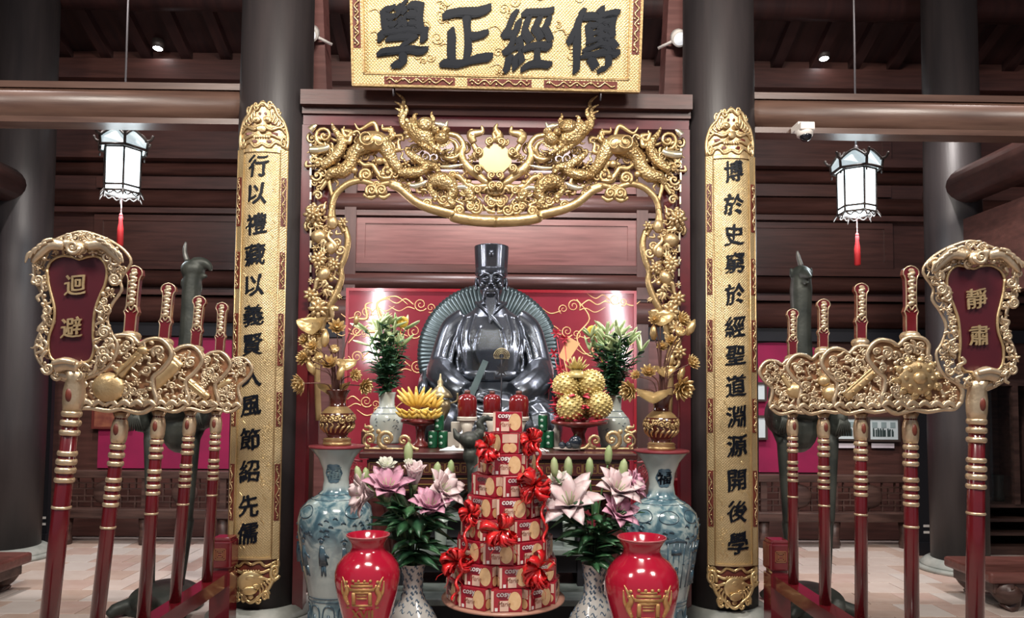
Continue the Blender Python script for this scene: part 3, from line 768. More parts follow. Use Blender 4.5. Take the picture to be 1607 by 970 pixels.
# ================================================================== COUPLET BOARDS
M_weave2 = weave_mat('woven_gilt_fine', (0.62, 0.48, 0.27), (0.51, 0.38, 0.19), 36, strength=0.35)
M_relief = mat('gilt_relief', (0.76, 0.58, 0.30), 0.34, 0.75, col2=(0.58, 0.41, 0.19), nscale=10)
def couplet(px_, chars, ys, xs, label, ytop, ybot, yb1, yb2):
    RB = PR+0.072; hw = 0.172
    yf = PY_-RB; z_top = AZ(412 if px_ < 0 else 1146, ytop, yf); z_c = AZ(412 if px_ < 0 else 1146, yb1, yf); z_d = AZ(412 if px_ < 0 else 1150, yb2, yf); z_bot = AZ(412 if px_ < 0 else 1150, ybot, yf)
    xc = px_
    t = thing('couplet_board', label, 'couplet board', (xc, PY_, 0), 'couplet boards on the front pillars')
    def cyl(u, z, o):
        a = u/RB; r = RB+o
        return Vector((xc+r*math.sin(a), PY_-r*math.cos(a), z))
    def slab(mb, u0, u1, z0, z1, o0, o1, n=10, nz=1):
        g = [[[cyl(lerp(u0, u1, i/n), lerp(z0, z1, j/nz), o) for i in range(n+1)] for j in range(nz+1)] for o in (o0, o1)]
        vs = []; fs = []
        def ad(p): vs.append(p); return len(vs)-1
        idx = [[[ad(p) for p in row] for row in lay] for lay in g]
        for j in range(nz):
            for i in range(n):
                f, k = idx[1], idx[0]
                fs.append((f[j][i], f[j][i+1], f[j+1][i+1], f[j+1][i])); fs.append((k[j+1][i], k[j+1][i+1], k[j][i+1], k[j][i]))
        for i in range(n):
            fs.append((idx[0][0][i], idx[0][0][i+1], idx[1][0][i+1], idx[1][0][i])); fs.append((idx[1][nz][i], idx[1][nz][i+1], idx[0][nz][i+1], idx[0][nz][i]))
        fs.append((idx[0][0][0], idx[1][0][0], idx[1][nz][0], idx[0][nz][0])); fs.append((idx[1][0][n], idx[0][0][n], idx[0][nz][n], idx[1][nz][n]))
        mb.add(vs, fs, False)
    b = MB(); slab(b, -hw*1.02, hw*1.02, z_d, z_c, -.055, -.02); b.build('panel', M_weave2, t)
    b = MB()
    for s in (-1, 1): slab(b, s*hw*1.04-(.048 if s > 0 else 0), s*hw*1.04+(.048 if s < 0 else 0), z_d, z_c, -.058, -.010, 4)
    br = b.build('border', M_weave2, t)
    b = MB()
    for s in (-1, 1):
        for uu in (s*hw*1.04, s*(hw*1.04-.05)): b.tube([cyl(uu, z_d, -.010), cyl(uu, z_c, -.010)], .004, 6)
    slab(b, -hw*.75, hw*.75, z_d, z_d+.012, -.03, -.008); slab(b, -hw*.8, hw*.8, z_c-.02, z_c, -.03, -.010)
    b.build('bead_edge', M_goldpale, br, stuff=True)
    R = random.Random(int(px_*10))
    for s in (-1, 1):
        for zf, L_ in ((.87, .32), (.70, .24), (.53, .34), (.36, .22), (.16, .36)):
            zz = lerp(z_d, z_c, zf); uu = s*(hw*1.04-.024)
            b = MB(); slab(b, uu-.017, uu+.017, zz-L_/2, zz+L_/2, -.012, -.006, 2); sl = b.build('carved_slot', M_lac, br)
            b = MB(); squiggle(b, lambda u, v, o: cyl(uu+v, zz+u, -.006+o), L_*.94, .036, 4, R); b.build('vine', M_goldpale, sl, stuff=True)
    # crest: a pierced dragon face on lacquer
    def crest(nm, z0, z1, down):
        H = z1-z0; b = MB(); n = 30
        top = []
        for k in range(n+1):
            q = -1+2*k/n
            zz = (1-abs(q)**2.6*.62) + .045*math.cos(q*15) if not down else (1-abs(q)**2.2*.75)+.04*math.cos(q*9)
            top.append((q*hw*1.03, zz))
        pts = [(-hw*1.03, 0), *top, (hw*1.03, 0)]
        mp_ = (lambda u, v, o: cyl(u, z0+v*H, o)) if not down else (lambda u, v, o: cyl(u, z1-v*H, o))
        poly = [mp_(u, v, -.045) for u, v in pts]
        if down: poly.reverse()
        # build as vertical strips so that the plate follows the pillar
        vs = []; fs = []
        for k, (u, v) in enumerate(top):
            for o in (-.05, -.03):
                vs += [mp_(u, 0, o), mp_(u, max(v, .02), o)]
        for k in range(n):
            a, c = 4*k, 4*k+4
            fs += [(a+2, c+2, c+3, a+3), (a+1, c+1, c, a), (a+3, c+3, c+1, a+1), (a, c, c+2, a+2)]
        fs += [(0, 2, 3, 1), (4*n+1, 4*n+3, 4*n+2, 4*n)]
        b.add(vs, fs, False)
        cr = b.build(nm, M_goldpale if not down else M_lac, t)
        b = MB(); C = Carve(b, lambda x, y, o: mp_(x*hw, y, o-.028) if True else None, hw)
        # x in -1..1, y in 0..1
        def cf(x, y, o): return mp_(x*hw, y, o*1.0-.028)
        C = Carve(b, cf, hw*.55)
        edge = [(u/hw, max(v-.05, .03)) for u, v in top[::2]]
        C.rib([(-1, 0.02)] + edge + [(1, 0.02)], [.13, .13], .004, .8, 3)
        for s in (-1, 1):
            C.rib([(0, .12), (s*.3, .05), (s*.55, .16), (s*.95, .06)], [.1, .12, .1, .1], .004)
            C.rib([(s*.05, .5), (s*.35, .42), (s*.7, .48), (s*.95, .36)], [.09, .13, .1, .06], .006)
            C.rib([(s*.12, .28), (s*.4, .30), (s*.62, .26), (s*.95, .20)], [.08, .11, .1, .05], .006)
            for k in range(6):
                C.rib([(s*(.28+.10*k), .60-.03*k), (s*(.36+.12*k), .74-.05*k), (s*(.30+.11*k), .86-.06*k)], [.09, .08, .02], .006)
            C.spiral(s*.28, .92, .11, 1.4, s, 0, .09, .006); C.spiral(s*.62, .82, .10, 1.4, -s, 0, .08, .006)
            C.dome(s*.22, .62, .17, .07, .018); C.dome(s*.22, .62, .08, .035, .03)
            C.spiral(s*.86, .16, .14, 1.5, s, 0, .09, .006)
            if down: C.spiral(s*.9, .30, .20, 1.6, s, .5, .14, .01); C.spiral(s*.55, .85, .13, 1.5, -s, .5, .1, .01)
        C.dome(0, .42, .20, .08, .02); C.dome(0, .97 if not down else .86, .13, .06, .006)
        if down: C.dome(0, .50, .52, .26, .012, .5, 0, 14); C.dome(0, .70, .28, .10, .03)
        for k in range(7): C.dome(-.3+.1*k, .26, .05, .03, .012)
        if not down:
            g = MB(); G = Carve(g, cf, hw*.55)
            for s in (-1, 1):
                for (x_, y_, rx_, ry_, ro) in ((.50, .56, .16, .030, .3), (.55, .34, .20, .030, -.2), (.30, .17, .12, .035, 0), (.72, .13, .12, .022, .3), (.72, .66, .07, .05, .5), (.12, .76, .06, .035, 0), (.42, .78, .07, .03, .4)): G.dome(s*x_, y_, rx_, ry_, .0015, .12, s*ro*.2, 8)
            g.build('pierced_gap', M_lac, cr, stuff=True)
        b.build('carved_mask', M_goldpale if not down else M_relief, cr, stuff=True)
    crest('crest', z_c, z_top, False); crest('foot_mask', z_bot, z_d, True)
    # incised relief on the panel
    b = MB()
    CS = Carve(b, lambda x, y, o: cyl(x, y, o-.021), 1.0)
    for k in range(46):
        u, v = R.choice((-1, 1))*R.uniform(.05, .105), R.uniform(z_d+.06, z_c-.1); r = R.uniform(.012, .024)
        if R.random() < .5: CS.spiral(u, v, r, 1.4, R.choice((-1, 1)), R.uniform(0, 6), .003, 0, False)
        else: CS.rib([(u, v-r*2), (u+r*.5, v-r*.6), (u-r*.5, v+r*.6), (u, v+r*2)], [.001, .004, .004, .001], 0)
    b.build('cloud_relief', M_relief, t, stuff=True)
    for i, (ch, y, x) in enumerate(zip(chars, ys, xs)):
        p = A(x, y, yf-.0); b = MB()
        u0 = max(-.03, min(.03, p.x-xc))
        put_text(b, ch, lambda X, Y, Z: cyl(u0+X, p.z+Y, -.018+max(Z, 0)*1.0), 0.148, ext=.03, bold=.026, brush=.085, seed=i+(0 if px_ < 0 else 20))
        b.build('character', M_ink, t)
lin = lambda a, c, n: [lerp(a, c, i/(n-1)) for i in range(n)]
couplet(PLX, '行以禮藏以義賢人風節紹先儒', (258, 302, 350, 398, 447, 494, 540, 590, 637, 690, 740, 795, 838), lin(403, 383, 13), 'tall gilt couplet board beginning 行以, on the pillar beside the crane in profile', 158, 948, 232, 880)
couplet(PRX, '博於史窮於經聖道淵源開後學', (267, 319, 367, 411, 461, 512, 557, 605, 654, 700, 754, 803, 853), lin(1153, 1160, 13), 'tall gilt couplet board beginning 博於, on the pillar beside the security camera', 168, 957, 242, 890)
# ================================================================== STAFF RACKS
M_staff = mat('staff_lacquer', (0.085, 0.004, 0.008), 0.22, col2=(0.12, 0.007, 0.011), nscale=6, coat=0.6)
M_tablet = mat('tablet_lacquer', (0.055, 0.003, 0.008), 0.4, col2=(0.07, 0.004, 0.009), nscale=4, coat=0.1)
M_wornred = mat('worn_red_edge', (0.20, 0.06, 0.04), 0.4, col2=(0.42, 0.26, 0.12), nscale=22, namt=0.8)
SIDE = [('beside the profile crane', 'left'), ('near the security camera', 'right')]
PANEL = [(132, 630), (129, 613), (140, 599), (158, 590), (176, 572), (182, 556), (181, 541), (192, 531), (215, 531), (228, 543), (240, 537), (258, 535), (272, 546), (277, 562), (263, 582), (250, 594), (251, 611), (256, 628), (245, 643), (230, 648), (205, 642), (185, 645), (160, 641), (142, 640)]
def rings(mb, path, r, zs):
    for s0, w, h in zs:
        p = path(s0); q = path(s0+0.01); t = (q-p).normalized()
        M = t.to_track_quat('Z', 'Y').to_matrix()
        mb.lathe([(r*.9, -h), (r*w*.94, -h*.8), (r*w, -h*.3), (r*w, h*.3), (r*w*.94, h*.8), (r*.9, h)], p, 20, M)
def staff_line(a, c):
    L = (c-a).length; d = (c-a)/L
    return lambda s: a+d*s
def emblem(C, kind):
    if kind == 'lute':
        C.dome(-.20, .30, .34, .36, .035, .5, 0, 16); C.spiral(-.20, .30, .20, 1.6, 1, 0, .035, .10, False)
        C.rib([(0, .0), (.2, -.25), (.42, -.5)], [.14, .09, .10], .05); C.dome(.46, -.56, .12, .10, .06)
        C.rib([(-.3, .5), (0, .0), (.35, -.42)], [.015, .015], .115)
    elif kind == 'scroll':
        C.rib([(-.35, .45), (.05, .05), (.45, -.38)], [.21, .22, .21], .03, .6); C.rib([(-.45, .35), (-.25, .55)], [.1, .1], .07); C.rib([(.35, -.5), (.57, -.28)], [.1, .1], .07)
    elif kind == 'sword':
        C.rib([(-.55, -.5), (0, .02), (.5, .5)], [.05, .13, .12], .04, .5); C.rib([(-.4, -.1), (-.12, -.38)], [.06, .06], .07); C.rib([(-.5, -.45), (.45, .45)], [.03, .03], .09)
    elif kind == 'fan':
        for k in range(7):
            a = -2.3+.28*k; C.rib([(-.3, .4), (-.3+.9*math.cos(a), .4+.9*math.sin(a))], [.03, .10], .05)
        C.rib([(-.3, .4), (-.5, .62)], [.05, .05], .05)
    elif kind == 'mirror':
        C.dome(0, .05, .42, .42, .035, .3, 0, 20); C.dome(0, .05, .15, .15, .12, .7)
        for k in range(8):
            a = 2*PI*k/8; C.dome(.27*math.cos(a), .05+.27*math.sin(a), .05, .05, .11)
        for k in range(10):
            a = 2*PI*k/10; C.flame(.38*math.cos(a), .05+.38*math.sin(a), .54*math.cos(a+.2), .05+.54*math.sin(a+.2), .10, .2, .05)
    elif kind == 'flute':
        C.rib([(-.5, -.55), (.5, .45)], [.10, .13], .05, .7); C.rib([(-.4, -.6), (.55, .36)], [.03, .03], .1)
        for k in range(5): C.dome(-.3+.16*k, -.34+.16*k, .03, .03, .13)
    elif kind == 'gourd':
        C.dome(-.1, .28, .27, .26, .04, .8); C.dome(.1, -.08, .17, .17, .04, .8); C.rib([(.15, -.2), (.25, -.42)], [.06, .05], .05)
    else:
        C.dome(.02, .12, .3, .26, .03, .6, .5); C.rib([(-.4, .4), (.1, .1), (.4, -.35)], [.06, .1, .05], .07); C.spiral(.05, .1, .16, 1.4, 1, 0, .04, .09)
def ceremonial_staff(side, idx, Y, top, collar, below, bottom, kind, label):
    s = -1 if side == 0 else 1
    a = A(*bottom, Y); c = A(*collar, Y); t_ = A(*top, Y); bl = A(*below, Y)
    # one straight pole
    tp = c; pole = staff_line(a, tp); L = (tp-a).length
    th = thing('ceremonial_staff', label, 'ceremonial staff', a, 'ceremonial staffs in the rack ' + SIDE[side][0])
    sc = Y/F_PX
    R0 = 0.030
    lb = (bl-a).length           # panel's lower edge along the pole
    b = MB(); b.tube([pole(0), pole(lb*.55), pole(L)], [R0*1.0, R0*.98, R0*.72], 16); b.build('pole', M_staff, th)
    k_ = 0.00279
    b = MB()
    rings(b, pole, R0, [(lb-o*k_, w, h) for o, w, h in ((50, 1.08, .011), (63, 1.12, .012), (76, 1.12, .011), (101, 1.1, .011), (114, 1.12, .011), (127, 1.12, .011), (139, 1.1, .010), (174, 1.08, .006))])
    b.build('gilt_ring', M_silvergilt, th, stuff=True)
    b = MB(); p0, p1 = pole(lb-44*k_), pole(lb-6*k_)
    b.tube([p0, lerp(p0, p1, .2), lerp(p0, p1, .6), lerp(p0, p1, .85), p1, pole(lb+.01)], [R0*.95, R0*1.1, R0*1.15, R0*1.0, R0*.8, R0*1.2], 14); nk = b.build('gilt_socket', M_silvergilt, th)
    b = MB(); pm = lerp(p0, p1, .55)+Vector((0, -R0*.95, 0)); b.ball(pm, (R0*.42, R0*.35, R0*.9), 10, 8); b.build('socket_opening', M_lac, nk)
    # carved panel: backing plate and relief
    cx, cy = (200, 590)
    pc = pole(lb+0.172)
    def fn(x, y, o):      # x, y in panel units (about -.8..+.8), y down
        return pc + Vector((-s*x*0.213, -o*.25-.046, -y*0.185))
    # panel leans the way the pole does
    poly = [((x-cx)/76.0, (y-cy)/66.0) for x, y in PANEL]
    pts = [fn(x, y, 0) for x, y in poly]
    if s > 0: pts.reverse()
    b = MB(); b.prism(pts, 0.022); pl = b.build('carved_panel', M_wornred, th)
    b = MB(); C = Carve(b, fn, 0.2)
    C.rib([poly[i] for i in range(len(poly))] + [poly[0]], [.055, .055], .02, .9, 3)
    C.fill(in_poly([(x*.9, y*.9) for x, y in poly]), (-.95, -.9, 1.0, .9), .17, idx*7+side*31+2, 0.05, 1.15)
    for k in range(6):
        C.rib([(-.75+.25*k, .72), (-.62+.25*k, .62), (-.5+.25*k, .72)], [.04, .07, .04], .06)
    b.build('relief', M_silvergilt, pl, stuff=True)
    b = MB(); C = Carve(b, fn, 0.2); emblem(C, kind); b.build('emblem', M_goldpale, pl, stuff=True)
    # collar, and the sword-hilt finial above
    b = MB(); cc = pole(L)
    b.lathe([(R0*.9, -.03), (R0*1.35, -.015), (R0*1.45, 0), (R0*1.2, .012), (R0*.7, .02)], cc, 18); b.build('collar', M_silvergilt, th)
    up = (t_-cc); Lu = up.length; ax = up.normalized(); sx = ax.cross(Vector((0, 1, 0))).normalized()
    def hf(x, y, o): return cc + ax*(y*Lu) + sx*(-x*R0) + Vector((0, -o, 0))
    out = [(-.8, 0), (-.8, .28), (-1.05, .34), (-.75, .42), (-.8, .80), (-1.15, .87), (-1.0, .95), (0, 1.0), (1.0, .95), (1.15, .87), (.8, .80), (.75, .42), (1.05, .34), (.8, .28), (.8, 0)]
    pts = [hf(x, y, .014) for x, y in out]
    b = MB(); b.prism(pts, 0.028); hl = b.build('hilt', M_staff, th)
    b = MB(); C = Carve(b, lambda x, y, o: hf(x, y, o+.014), R0)
    C.rib(out, [.10, .10], 0.0, .9, 2, 6)
    for sg in (-1, 1): C.rib([(sg*.05, .36), (sg*.5, .43), (sg*.75, .37), (sg*.3, .33)], [.12, .14, .1, .05], .003)
    for k in range(9):
        y = .46+.052*k; C.rib([(-.5*(-1)**k, y-.02), (0, y), (.5*(-1)**k, y+.03)], [.3, .42, .2], .003, .7)
    C.dome(0, .93, .5, .03, .003)
    b.build('hilt_relief', M_silvergilt, hl, stuff=True)
    return th
KL = ['lute', 'scroll', 'sword', 'fan']; KR = ['mirror', 'flute', 'gourd', 'basket']
DY = [3.21, 3.61, 3.97, 4.40]
LS = [((214, 418), (205, 527), (184, 650), (152, 968)), ((267, 445), (258, 537), (243, 648), (226, 948)), ((315, 465), (307, 548), (296, 648), (275, 942)), ((350, 475), (345, 557), (337, 648), (325, 912))]
RS_ = [((1427, 418), (1428, 527), (1436, 652), (1432, 985)), ((1350, 445), (1350, 537), (1353, 652), (1352, 965)), ((1291, 470), (1291, 550), (1293, 652), (1295, 956)), ((1243, 485), (1243, 562), (1245, 652), (1245, 925))]
rail_z = AZ(325, 912, 4.4)
names = {'lute': 'a lute', 'scroll': 'a rolled scroll', 'sword': 'a sword', 'fan': 'a feather fan', 'mirror': 'a round sun mirror', 'flute': 'a diagonal flute', 'gourd': 'a gourd', 'basket': 'a swirling bundle'}
for side, (LST, KK) in enumerate(((LS, KL), (RS_, KR))):
    for i in range(4):
        top, col_, bel, bot = LST[i]
        a = A(bot[0], bot[1], DY[i])
        # put the foot on the rail
        t0 = A(*bel, DY[i]); f = (rail_z-t0.z)/(a.z-t0.z); foot = t0+(a-t0)*f
        d = CAM_M.transposed() @ (foot-Vector((0, 0, CAM_H))); bot2 = (PPX+F_PX*d.x/-d.z, PPY-F_PX*d.y/-d.z)
        ceremonial_staff(side, i, DY[i], top, col_, bel, bot2, KK[i], 'red staff, gilded panel carved with %s, rack %s' % (names[KK[i]], SIDE[side][0]))
# ---- the two name tablets
INNER = [(205, 225), (222, 190), (265, 168), (310, 172), (340, 182), (375, 172), (415, 170), (445, 195), (457, 235), (448, 290), (430, 330), (408, 390), (400, 450), (398, 510), (402, 560), (385, 608), (340, 618), (240, 612), (212, 575), (212, 510), (232, 450), (236, 390), (222, 330), (210, 280)]
OUTER = [(138, 200), (165, 150), (225, 100), (285, 75), (345, 62), (410, 78), (470, 105), (525, 145), (550, 195), (505, 262), (510, 310), (472, 365), (448, 430), (470, 500), (492, 540), (470, 615), (405, 665), (300, 697), (205, 660), (150, 590), (152, 520), (190, 440), (180, 350), (142, 260)]
def tablet(side):
    Y = 2.85
    cp = (lambda x, y: (x*.371, 340+y*.371)) if side == 0 else (lambda x, y: (1190+(915-(x-330)*0.97)*.371, 340+(y+40)*.371))
    fn = lambda x, y, o: A(*cp(x, y), Y) + Vector((0, -o, 0))
    bottom = A(77, 970, Y) if side == 0 else A(1530, 970, Y)
    topp = A(*cp(320, 690), Y)
    d = (bottom-topp); f = (rail_z-topp.z)/d.z; foot = topp+d*f
    th = thing('tablet_staff', ['red tablet lettered 迴避 in gilded frame, rack beside the profile crane', 'red tablet lettered 靜肅 in gilded frame, rack near the security camera'][side], 'ceremonial staff', foot, 'lettered tablet staffs')
    pole = staff_line(foot, topp); L = (topp-foot).length; R0 = 0.033; k_ = Y/F_PX
    b = MB(); b.tube([foot, pole(L*.5), pole(L)], [R0, R0*.97, R0*.8], 18); b.build('pole', M_staff, th)
    b = MB(); yb = 597 if side == 0 else 612
    rings(b, pole, R0, [(L-(o-yb)*k_, w, h) for o, w, h in [(v+(0 if side == 0 else 13), ww, hh) for v, ww, hh in ((650, 1.1, .012), (664, 1.12, .012), (679, 1.1, .011), (711, 1.08, .010), (724, 1.12, .012), (737, 1.12, .012), (752, 1.1, .010), (794, 1.06, .006))]])
    b.build('gilt_ring', M_silvergilt, th, stuff=True)
    b = MB(); p0, p1 = pole(L-48*k_), pole(L)
    b.tube([p0, lerp(p0, p1, .25), lerp(p0, p1, .6), p1, pole(L+.03)], [R0*1.0, R0*1.12, R0*1.18, R0*1.0, R0*1.3], 16); nk = b.build('gilt_socket', M_silvergilt, th)
    b = MB(); b.ball(lerp(p0, p1, .5)+Vector((0, -R0*.98, 0)), (R0*.4, R0*.35, R0*.85), 10, 8); b.build('socket_opening', M_lac, nk)
    pts = [fn(x, y, 0.005) for x, y in INNER]
    if side: pts.reverse()
    b = MB(); b.prism(list(reversed([Vector(p) for p in catmull(pts, 3, True)])), 0.03); tb = b.build('tablet', M_tablet, th)
    kk = .371*Y/F_PX
    b = MB(); C = Carve(b, fn, kk)
    C.rib(INNER+[INNER[0]], [6, 6], .008, .9, 3); b.build('gilt_edge', M_goldpale, tb)
    # pierced frame
    b = MB(); C = Carve(b, fn, kk)
    n = len(INNER); mid = []
    C.rib(OUTER+[OUTER[0]], [7, 7], -.008, .9, 3)
    io, ii = in_poly([(330+(x-330)*.95, 380+(y-380)*.97) for x, y in OUTER]), in_poly([(330+(x-330)*1.13, 390+(y-390)*1.05) for x, y in INNER])
    C.fill(lambda x, y: io(x, y) and not ii(x, y), (130, 60, 560, 700), 25, 11+side, 0.0, 1.35)
    C.fill(lambda x, y: io(x, y) and not ii(x, y), (130, 60, 560, 700), 34, 17+side, 0.018, 1.15)
    fr_ = b.build('carved_frame', M_silvergilt, th)
    b = MB(); C = Carve(b, fn, kk)
    C.dome(342, 140, 42, 32, .03, .8); C.spiral(342, 140, 30, 1.6, 1, 0, 9, .055); C.dome(300, 120, 22, 18, .03); C.dome(390, 125, 24, 18, .03)
    for sg in (-1, 1):
        C.rib([(342+sg*50, 130), (342+sg*110, 125), (342+sg*160, 165), (342+sg*185, 200)], [22, 26, 22, 8], .03)
        for k in range(4): C.rib([(342+sg*(90+25*k), 105+16*k), (342+sg*(125+22*k), 115+18*k), (342+sg*(150+18*k), 150+18*k)], [6, 9, 3], .045)
    C.rib([(255, 640), (300, 625), (350, 640)], [26, 32, 26], .03, .8); C.rib([(255, 622), (300, 612), (350, 622)], [10, 14, 10], .05, .8); C.rib([(270, 668), (300, 676), (335, 668)], [16, 20, 16], .02)
    b.build('dragon_relief', M_silvergilt, fr_, stuff=True)
    for i, (ch, x, y) in enumerate((('迴', 325, 290), ('避', 308, 470)) if side == 0 else (('靜', 330, 308), ('肅', 318, 462))):
        b = MB(); c = fn(x, y, 0.008)
        put_text(b, ch, lambda X, Y_, Z: c+Vector((X, -max(Z, 0)-.001, Y_)), 92*kk, ext=.06, bold=.02, brush=.05, seed=40+i+2*side)
        b.build('character', M_goldpale, tb)
tablet(0); tablet(1)
# ---- racks
for side in (0, 1):
    s = -1 if side == 0 else 1
    x = AX(345, 880, 4.62) if side == 0 else AX(1223, 890, 4.62)
    xr_ = A(325, 912, 4.4).x if side == 0 else A(1245, 925, 4.4).x
    rk = thing('staff_rack', 'low red lacquer rack with square capped post, ' + SIDE[side][0], 'rack', (xr_, 3.6, 0), 'staff racks')
    b = MB(); b.span((xr_-.045, 2.4, rail_z-.085), (xr_+.045, 4.6, rail_z-.002)); b.build('rail', M_staff, rk)
    b = MB(); b.span((xr_-.03, 2.4, 0.06), (xr_+.03, 4.6, 0.11)); b.build('rail', M_staff, rk)
    for yy in (4.66, 2.36):
        b = MB(); zt_ = AZ(345, 893, 4.62); za_ = AZ(345, 847, 4.62)
        b.span((xr_-.062, yy-.062, 0), (xr_+.062, yy+.062, zt_-.02)); b.span((xr_-.05, yy-.05, zt_-.02), (xr_+.05, yy+.05, zt_+.005))
        b.box((xr_, yy, (zt_+za_)/2), (.135, .135, za_-zt_-.012), bevel=.012); b.box((xr_, yy, za_), (.12, .12, .03), bevel=.012)
        po = b.build('post', M_staff, rk)
        b = MB(); zz = (zt_+za_)/2+.005; q = .033
        for r_ in (1.0, .72, .44):
            for (u0, u1, v0, v1) in ((-1, 1, 1, 1), (-1, 1, -1, -1), (-1, -1, -1, 1), (1, 1, -1, 1)):
                b.box((xr_+(u0+u1)/2*q*r_, yy-.0695, zz+(v0+v1)/2*q*r_), (max(abs(u1-u0)*q*r_, 0)+.004, .004, max(abs(v1-v0)*q*r_, 0)+.004))
        b.span((xr_-.012, yy-.071, zz-.002), (xr_+.012, yy-.068, zz+.002))
        b.build('gold_seal', mat('worn_seal_gold', (.30, .13, .06), .45, .3), po, stuff=True)
        b = MB(); b.span((xr_-.075, yy-.16, 0.0), (xr_+.075, yy+.10, .055)); b.build('foot', M_staff, rk)

# ================================================================== LANTERNS
M_lfr = mat('lantern_frame', (0.03, 0.024, 0.022), 0.45, col2=(0.06, 0.045, 0.04), nscale=30)
M_glow = mat('lit_frosted_glass', (0.8, 0.85, 0.85), 0.4, emit=(0.80, 0.95, 1.0), estr=3.2)
M_glass = mat('painted_glass', (0.62, 0.68, 0.68), 0.3, emit=(0.66, 0.80, 0.85), estr=0.5, col2=(0.45, 0.5, 0.5), nscale=30)
M_tassel = mat('red_silk', (0.42, 0.012, 0.015), 0.6)
def lantern(px, py_top, Y, rot, label):
    c = A(px, py_top, Y); k = Y/F_PX
    z0 = c.z-117*k; zr = c.z-49*k; zt_ = c.z-23*k; r = 28*k; r2 = 35*k
    t = thing('palace_lantern', label, 'lantern', (c.x, c.y, z0), 'hanging palace lanterns')
    hexp = lambda R, z, i: Vector((c.x+R*math.cos(rot+i*PI/3), c.y+R*math.sin(rot+i*PI/3), z))
    b = MB(); b.tube([(c.x, c.y, zt_), (c.x, c.y, roof_z(Y)+.05)], .008, 8, up=Vector((1, 0, 0))); b.ball((c.x, c.y, c.z-12*k), (4*k, 4*k, 7*k), 8, 6)
    b.build('hanger_rod', mat('dull_steel', (.16, .15, .16), .5, .6), t)
    body = MB(); roof = MB(); fin = MB()
    for i in range(6):
        body.tube([hexp(r, z0, i), hexp(r*1.02, zr, i)], .008, 6, up=Vector((1, 0, 0)))
        for z, R in ((z0, r), (z0+9*k, r), (zr, r*1.03)): body.tube([hexp(R, z, i), hexp(R, z, i+1)], .009, 6, up=Vector((0, 0, 1)))
        roof.tube([hexp(r2*1.06, zr+1*k, i), hexp(r2*1.1, zr+14*k, i), hexp(r2*.80, zt_, i)], .010, 6, up=Vector((1, 0, 0)))
        roof.tube([hexp(r2*1.06, zr+1*k, i), hexp(r2*1.06, zr+1*k, i+1)], .011, 6, up=Vector((0, 0, 1)))
        m1, m2 = hexp(r2*1.08, zr+14*k, i), hexp(r2*1.08, zr+14*k, i+1); tm = (hexp(r2*.86, zt_+3*k, i)+hexp(r2*.86, zt_+3*k, i+1))/2
        roof.tube(catmull([m1, lerp(m1, tm, .6)+Vector((0, 0, 2*k)), tm, lerp(m2, tm, .6)+Vector((0, 0, 2*k)), m2], 3), .009, 6, up=Vector((0, 0, 1)))
        roof.tube([hexp(r2*.8, zt_, i), Vector((c.x, c.y, zt_+5*k))], .007, 6, up=Vector((1, 0, 0)))
        fin.tube(catmull([hexp(r2*.98, zr+15*k, i), hexp(r2*1.22, zr+17*k, i), hexp(r2*1.34, zr+25*k, i)], 4), [.012, .012, .012, .012, .010, .010, .010, .012, .006], 7, up=Vector((0, 0, 1)))
        fin.tube([hexp(r*1.0, z0+2*k, i), hexp(r*1.2, z0-6*k, i), hexp(r*1.24, z0-10*k, i)], [.008, .008, .003], 6, up=Vector((0, 0, 1)))
        fin.ball(hexp(r2*1.05, zr-6*k, i), (.008, .008, .016), 6, 5)
        q = [hexp(r*.985, z0, i), hexp(r*.985, z0, i+1), hexp(r*1.0, zr, i+1), hexp(r*1.0, zr, i)]
        nrm = ((q[0]+q[1])/2-Vector((c.x, c.y, z0))).normalized()
        g = MB(); g.prism(q, .004, -nrm); g.build('glass_panel', M_glow, t)
        q = [hexp(r2*1.04, zr+2*k, i), hexp(r2*1.04, zr+2*k, i+1), hexp(r2*1.06, zr+14*k, i+1), tm-nrm*.008, hexp(r2*1.06, zr+14*k, i)]
        g = MB(); g.prism(q, .004, -nrm); g.build('roof_pane', M_glass, t)
        # fretwork under the body
        a0, a1 = hexp(r, z0, i), hexp(r, z0, i+1)
        body.tube(catmull([a0, lerp(a0, a1, .25)+Vector((0, 0, -6*k)), lerp(a0, a1, .5)+Vector((0, 0, -2*k)), lerp(a0, a1, .75)+Vector((0, 0, -6*k)), a1], 3), .006, 5, up=Vector((0, 0, 1)))
        body.tube([a0, Vector((c.x, c.y, z0-7*k))], .005, 5, up=Vector((1, 0, 0)))
    body.build('body_frame', M_lfr, t); roof.build('roof_frame', M_lfr, t); fin.build('finial', M_lfr, t, stuff=True)
    b = MB(); b.tube([(c.x, c.y, z0-6*k), (c.x, c.y, z0-36*k)], .004, 6, up=Vector((1, 0, 0))); cd = b.build('cord', mat('tassel_cord', (.35, .2, .2), .6), t)
    b = MB(); b.lathe([(.008, -40*k), (.014, -42*k), (.012, -48*k), (.02, -60*k), (.022, -86*k), (.012, -88*k)], (c.x, c.y, z0+4*k), 14, lobes=7, amp=.12); b.ball((c.x, c.y, z0-35*k), (.012, .012, .02), 8, 6); b.build('tassel', M_tassel, t)
    l = bpy.data.lights.new('lantern_bulb', 'POINT'); l.energy = 15; l.color = (.85, .95, 1.0); l.shadow_soft_size = .12
    o = bpy.data.objects.new('lantern_bulb', l); COL.objects.link(o); o.location = (c.x, c.y, z0-.12)
lantern(195, 189, 5.6, PI/6+PI/6, 'lit hexagonal glass lantern with red tassel, above the profile crane')
lantern(1343, 222, 5.6, PI/6-.05, 'lit hexagonal glass lantern with red tassel close to the security camera')
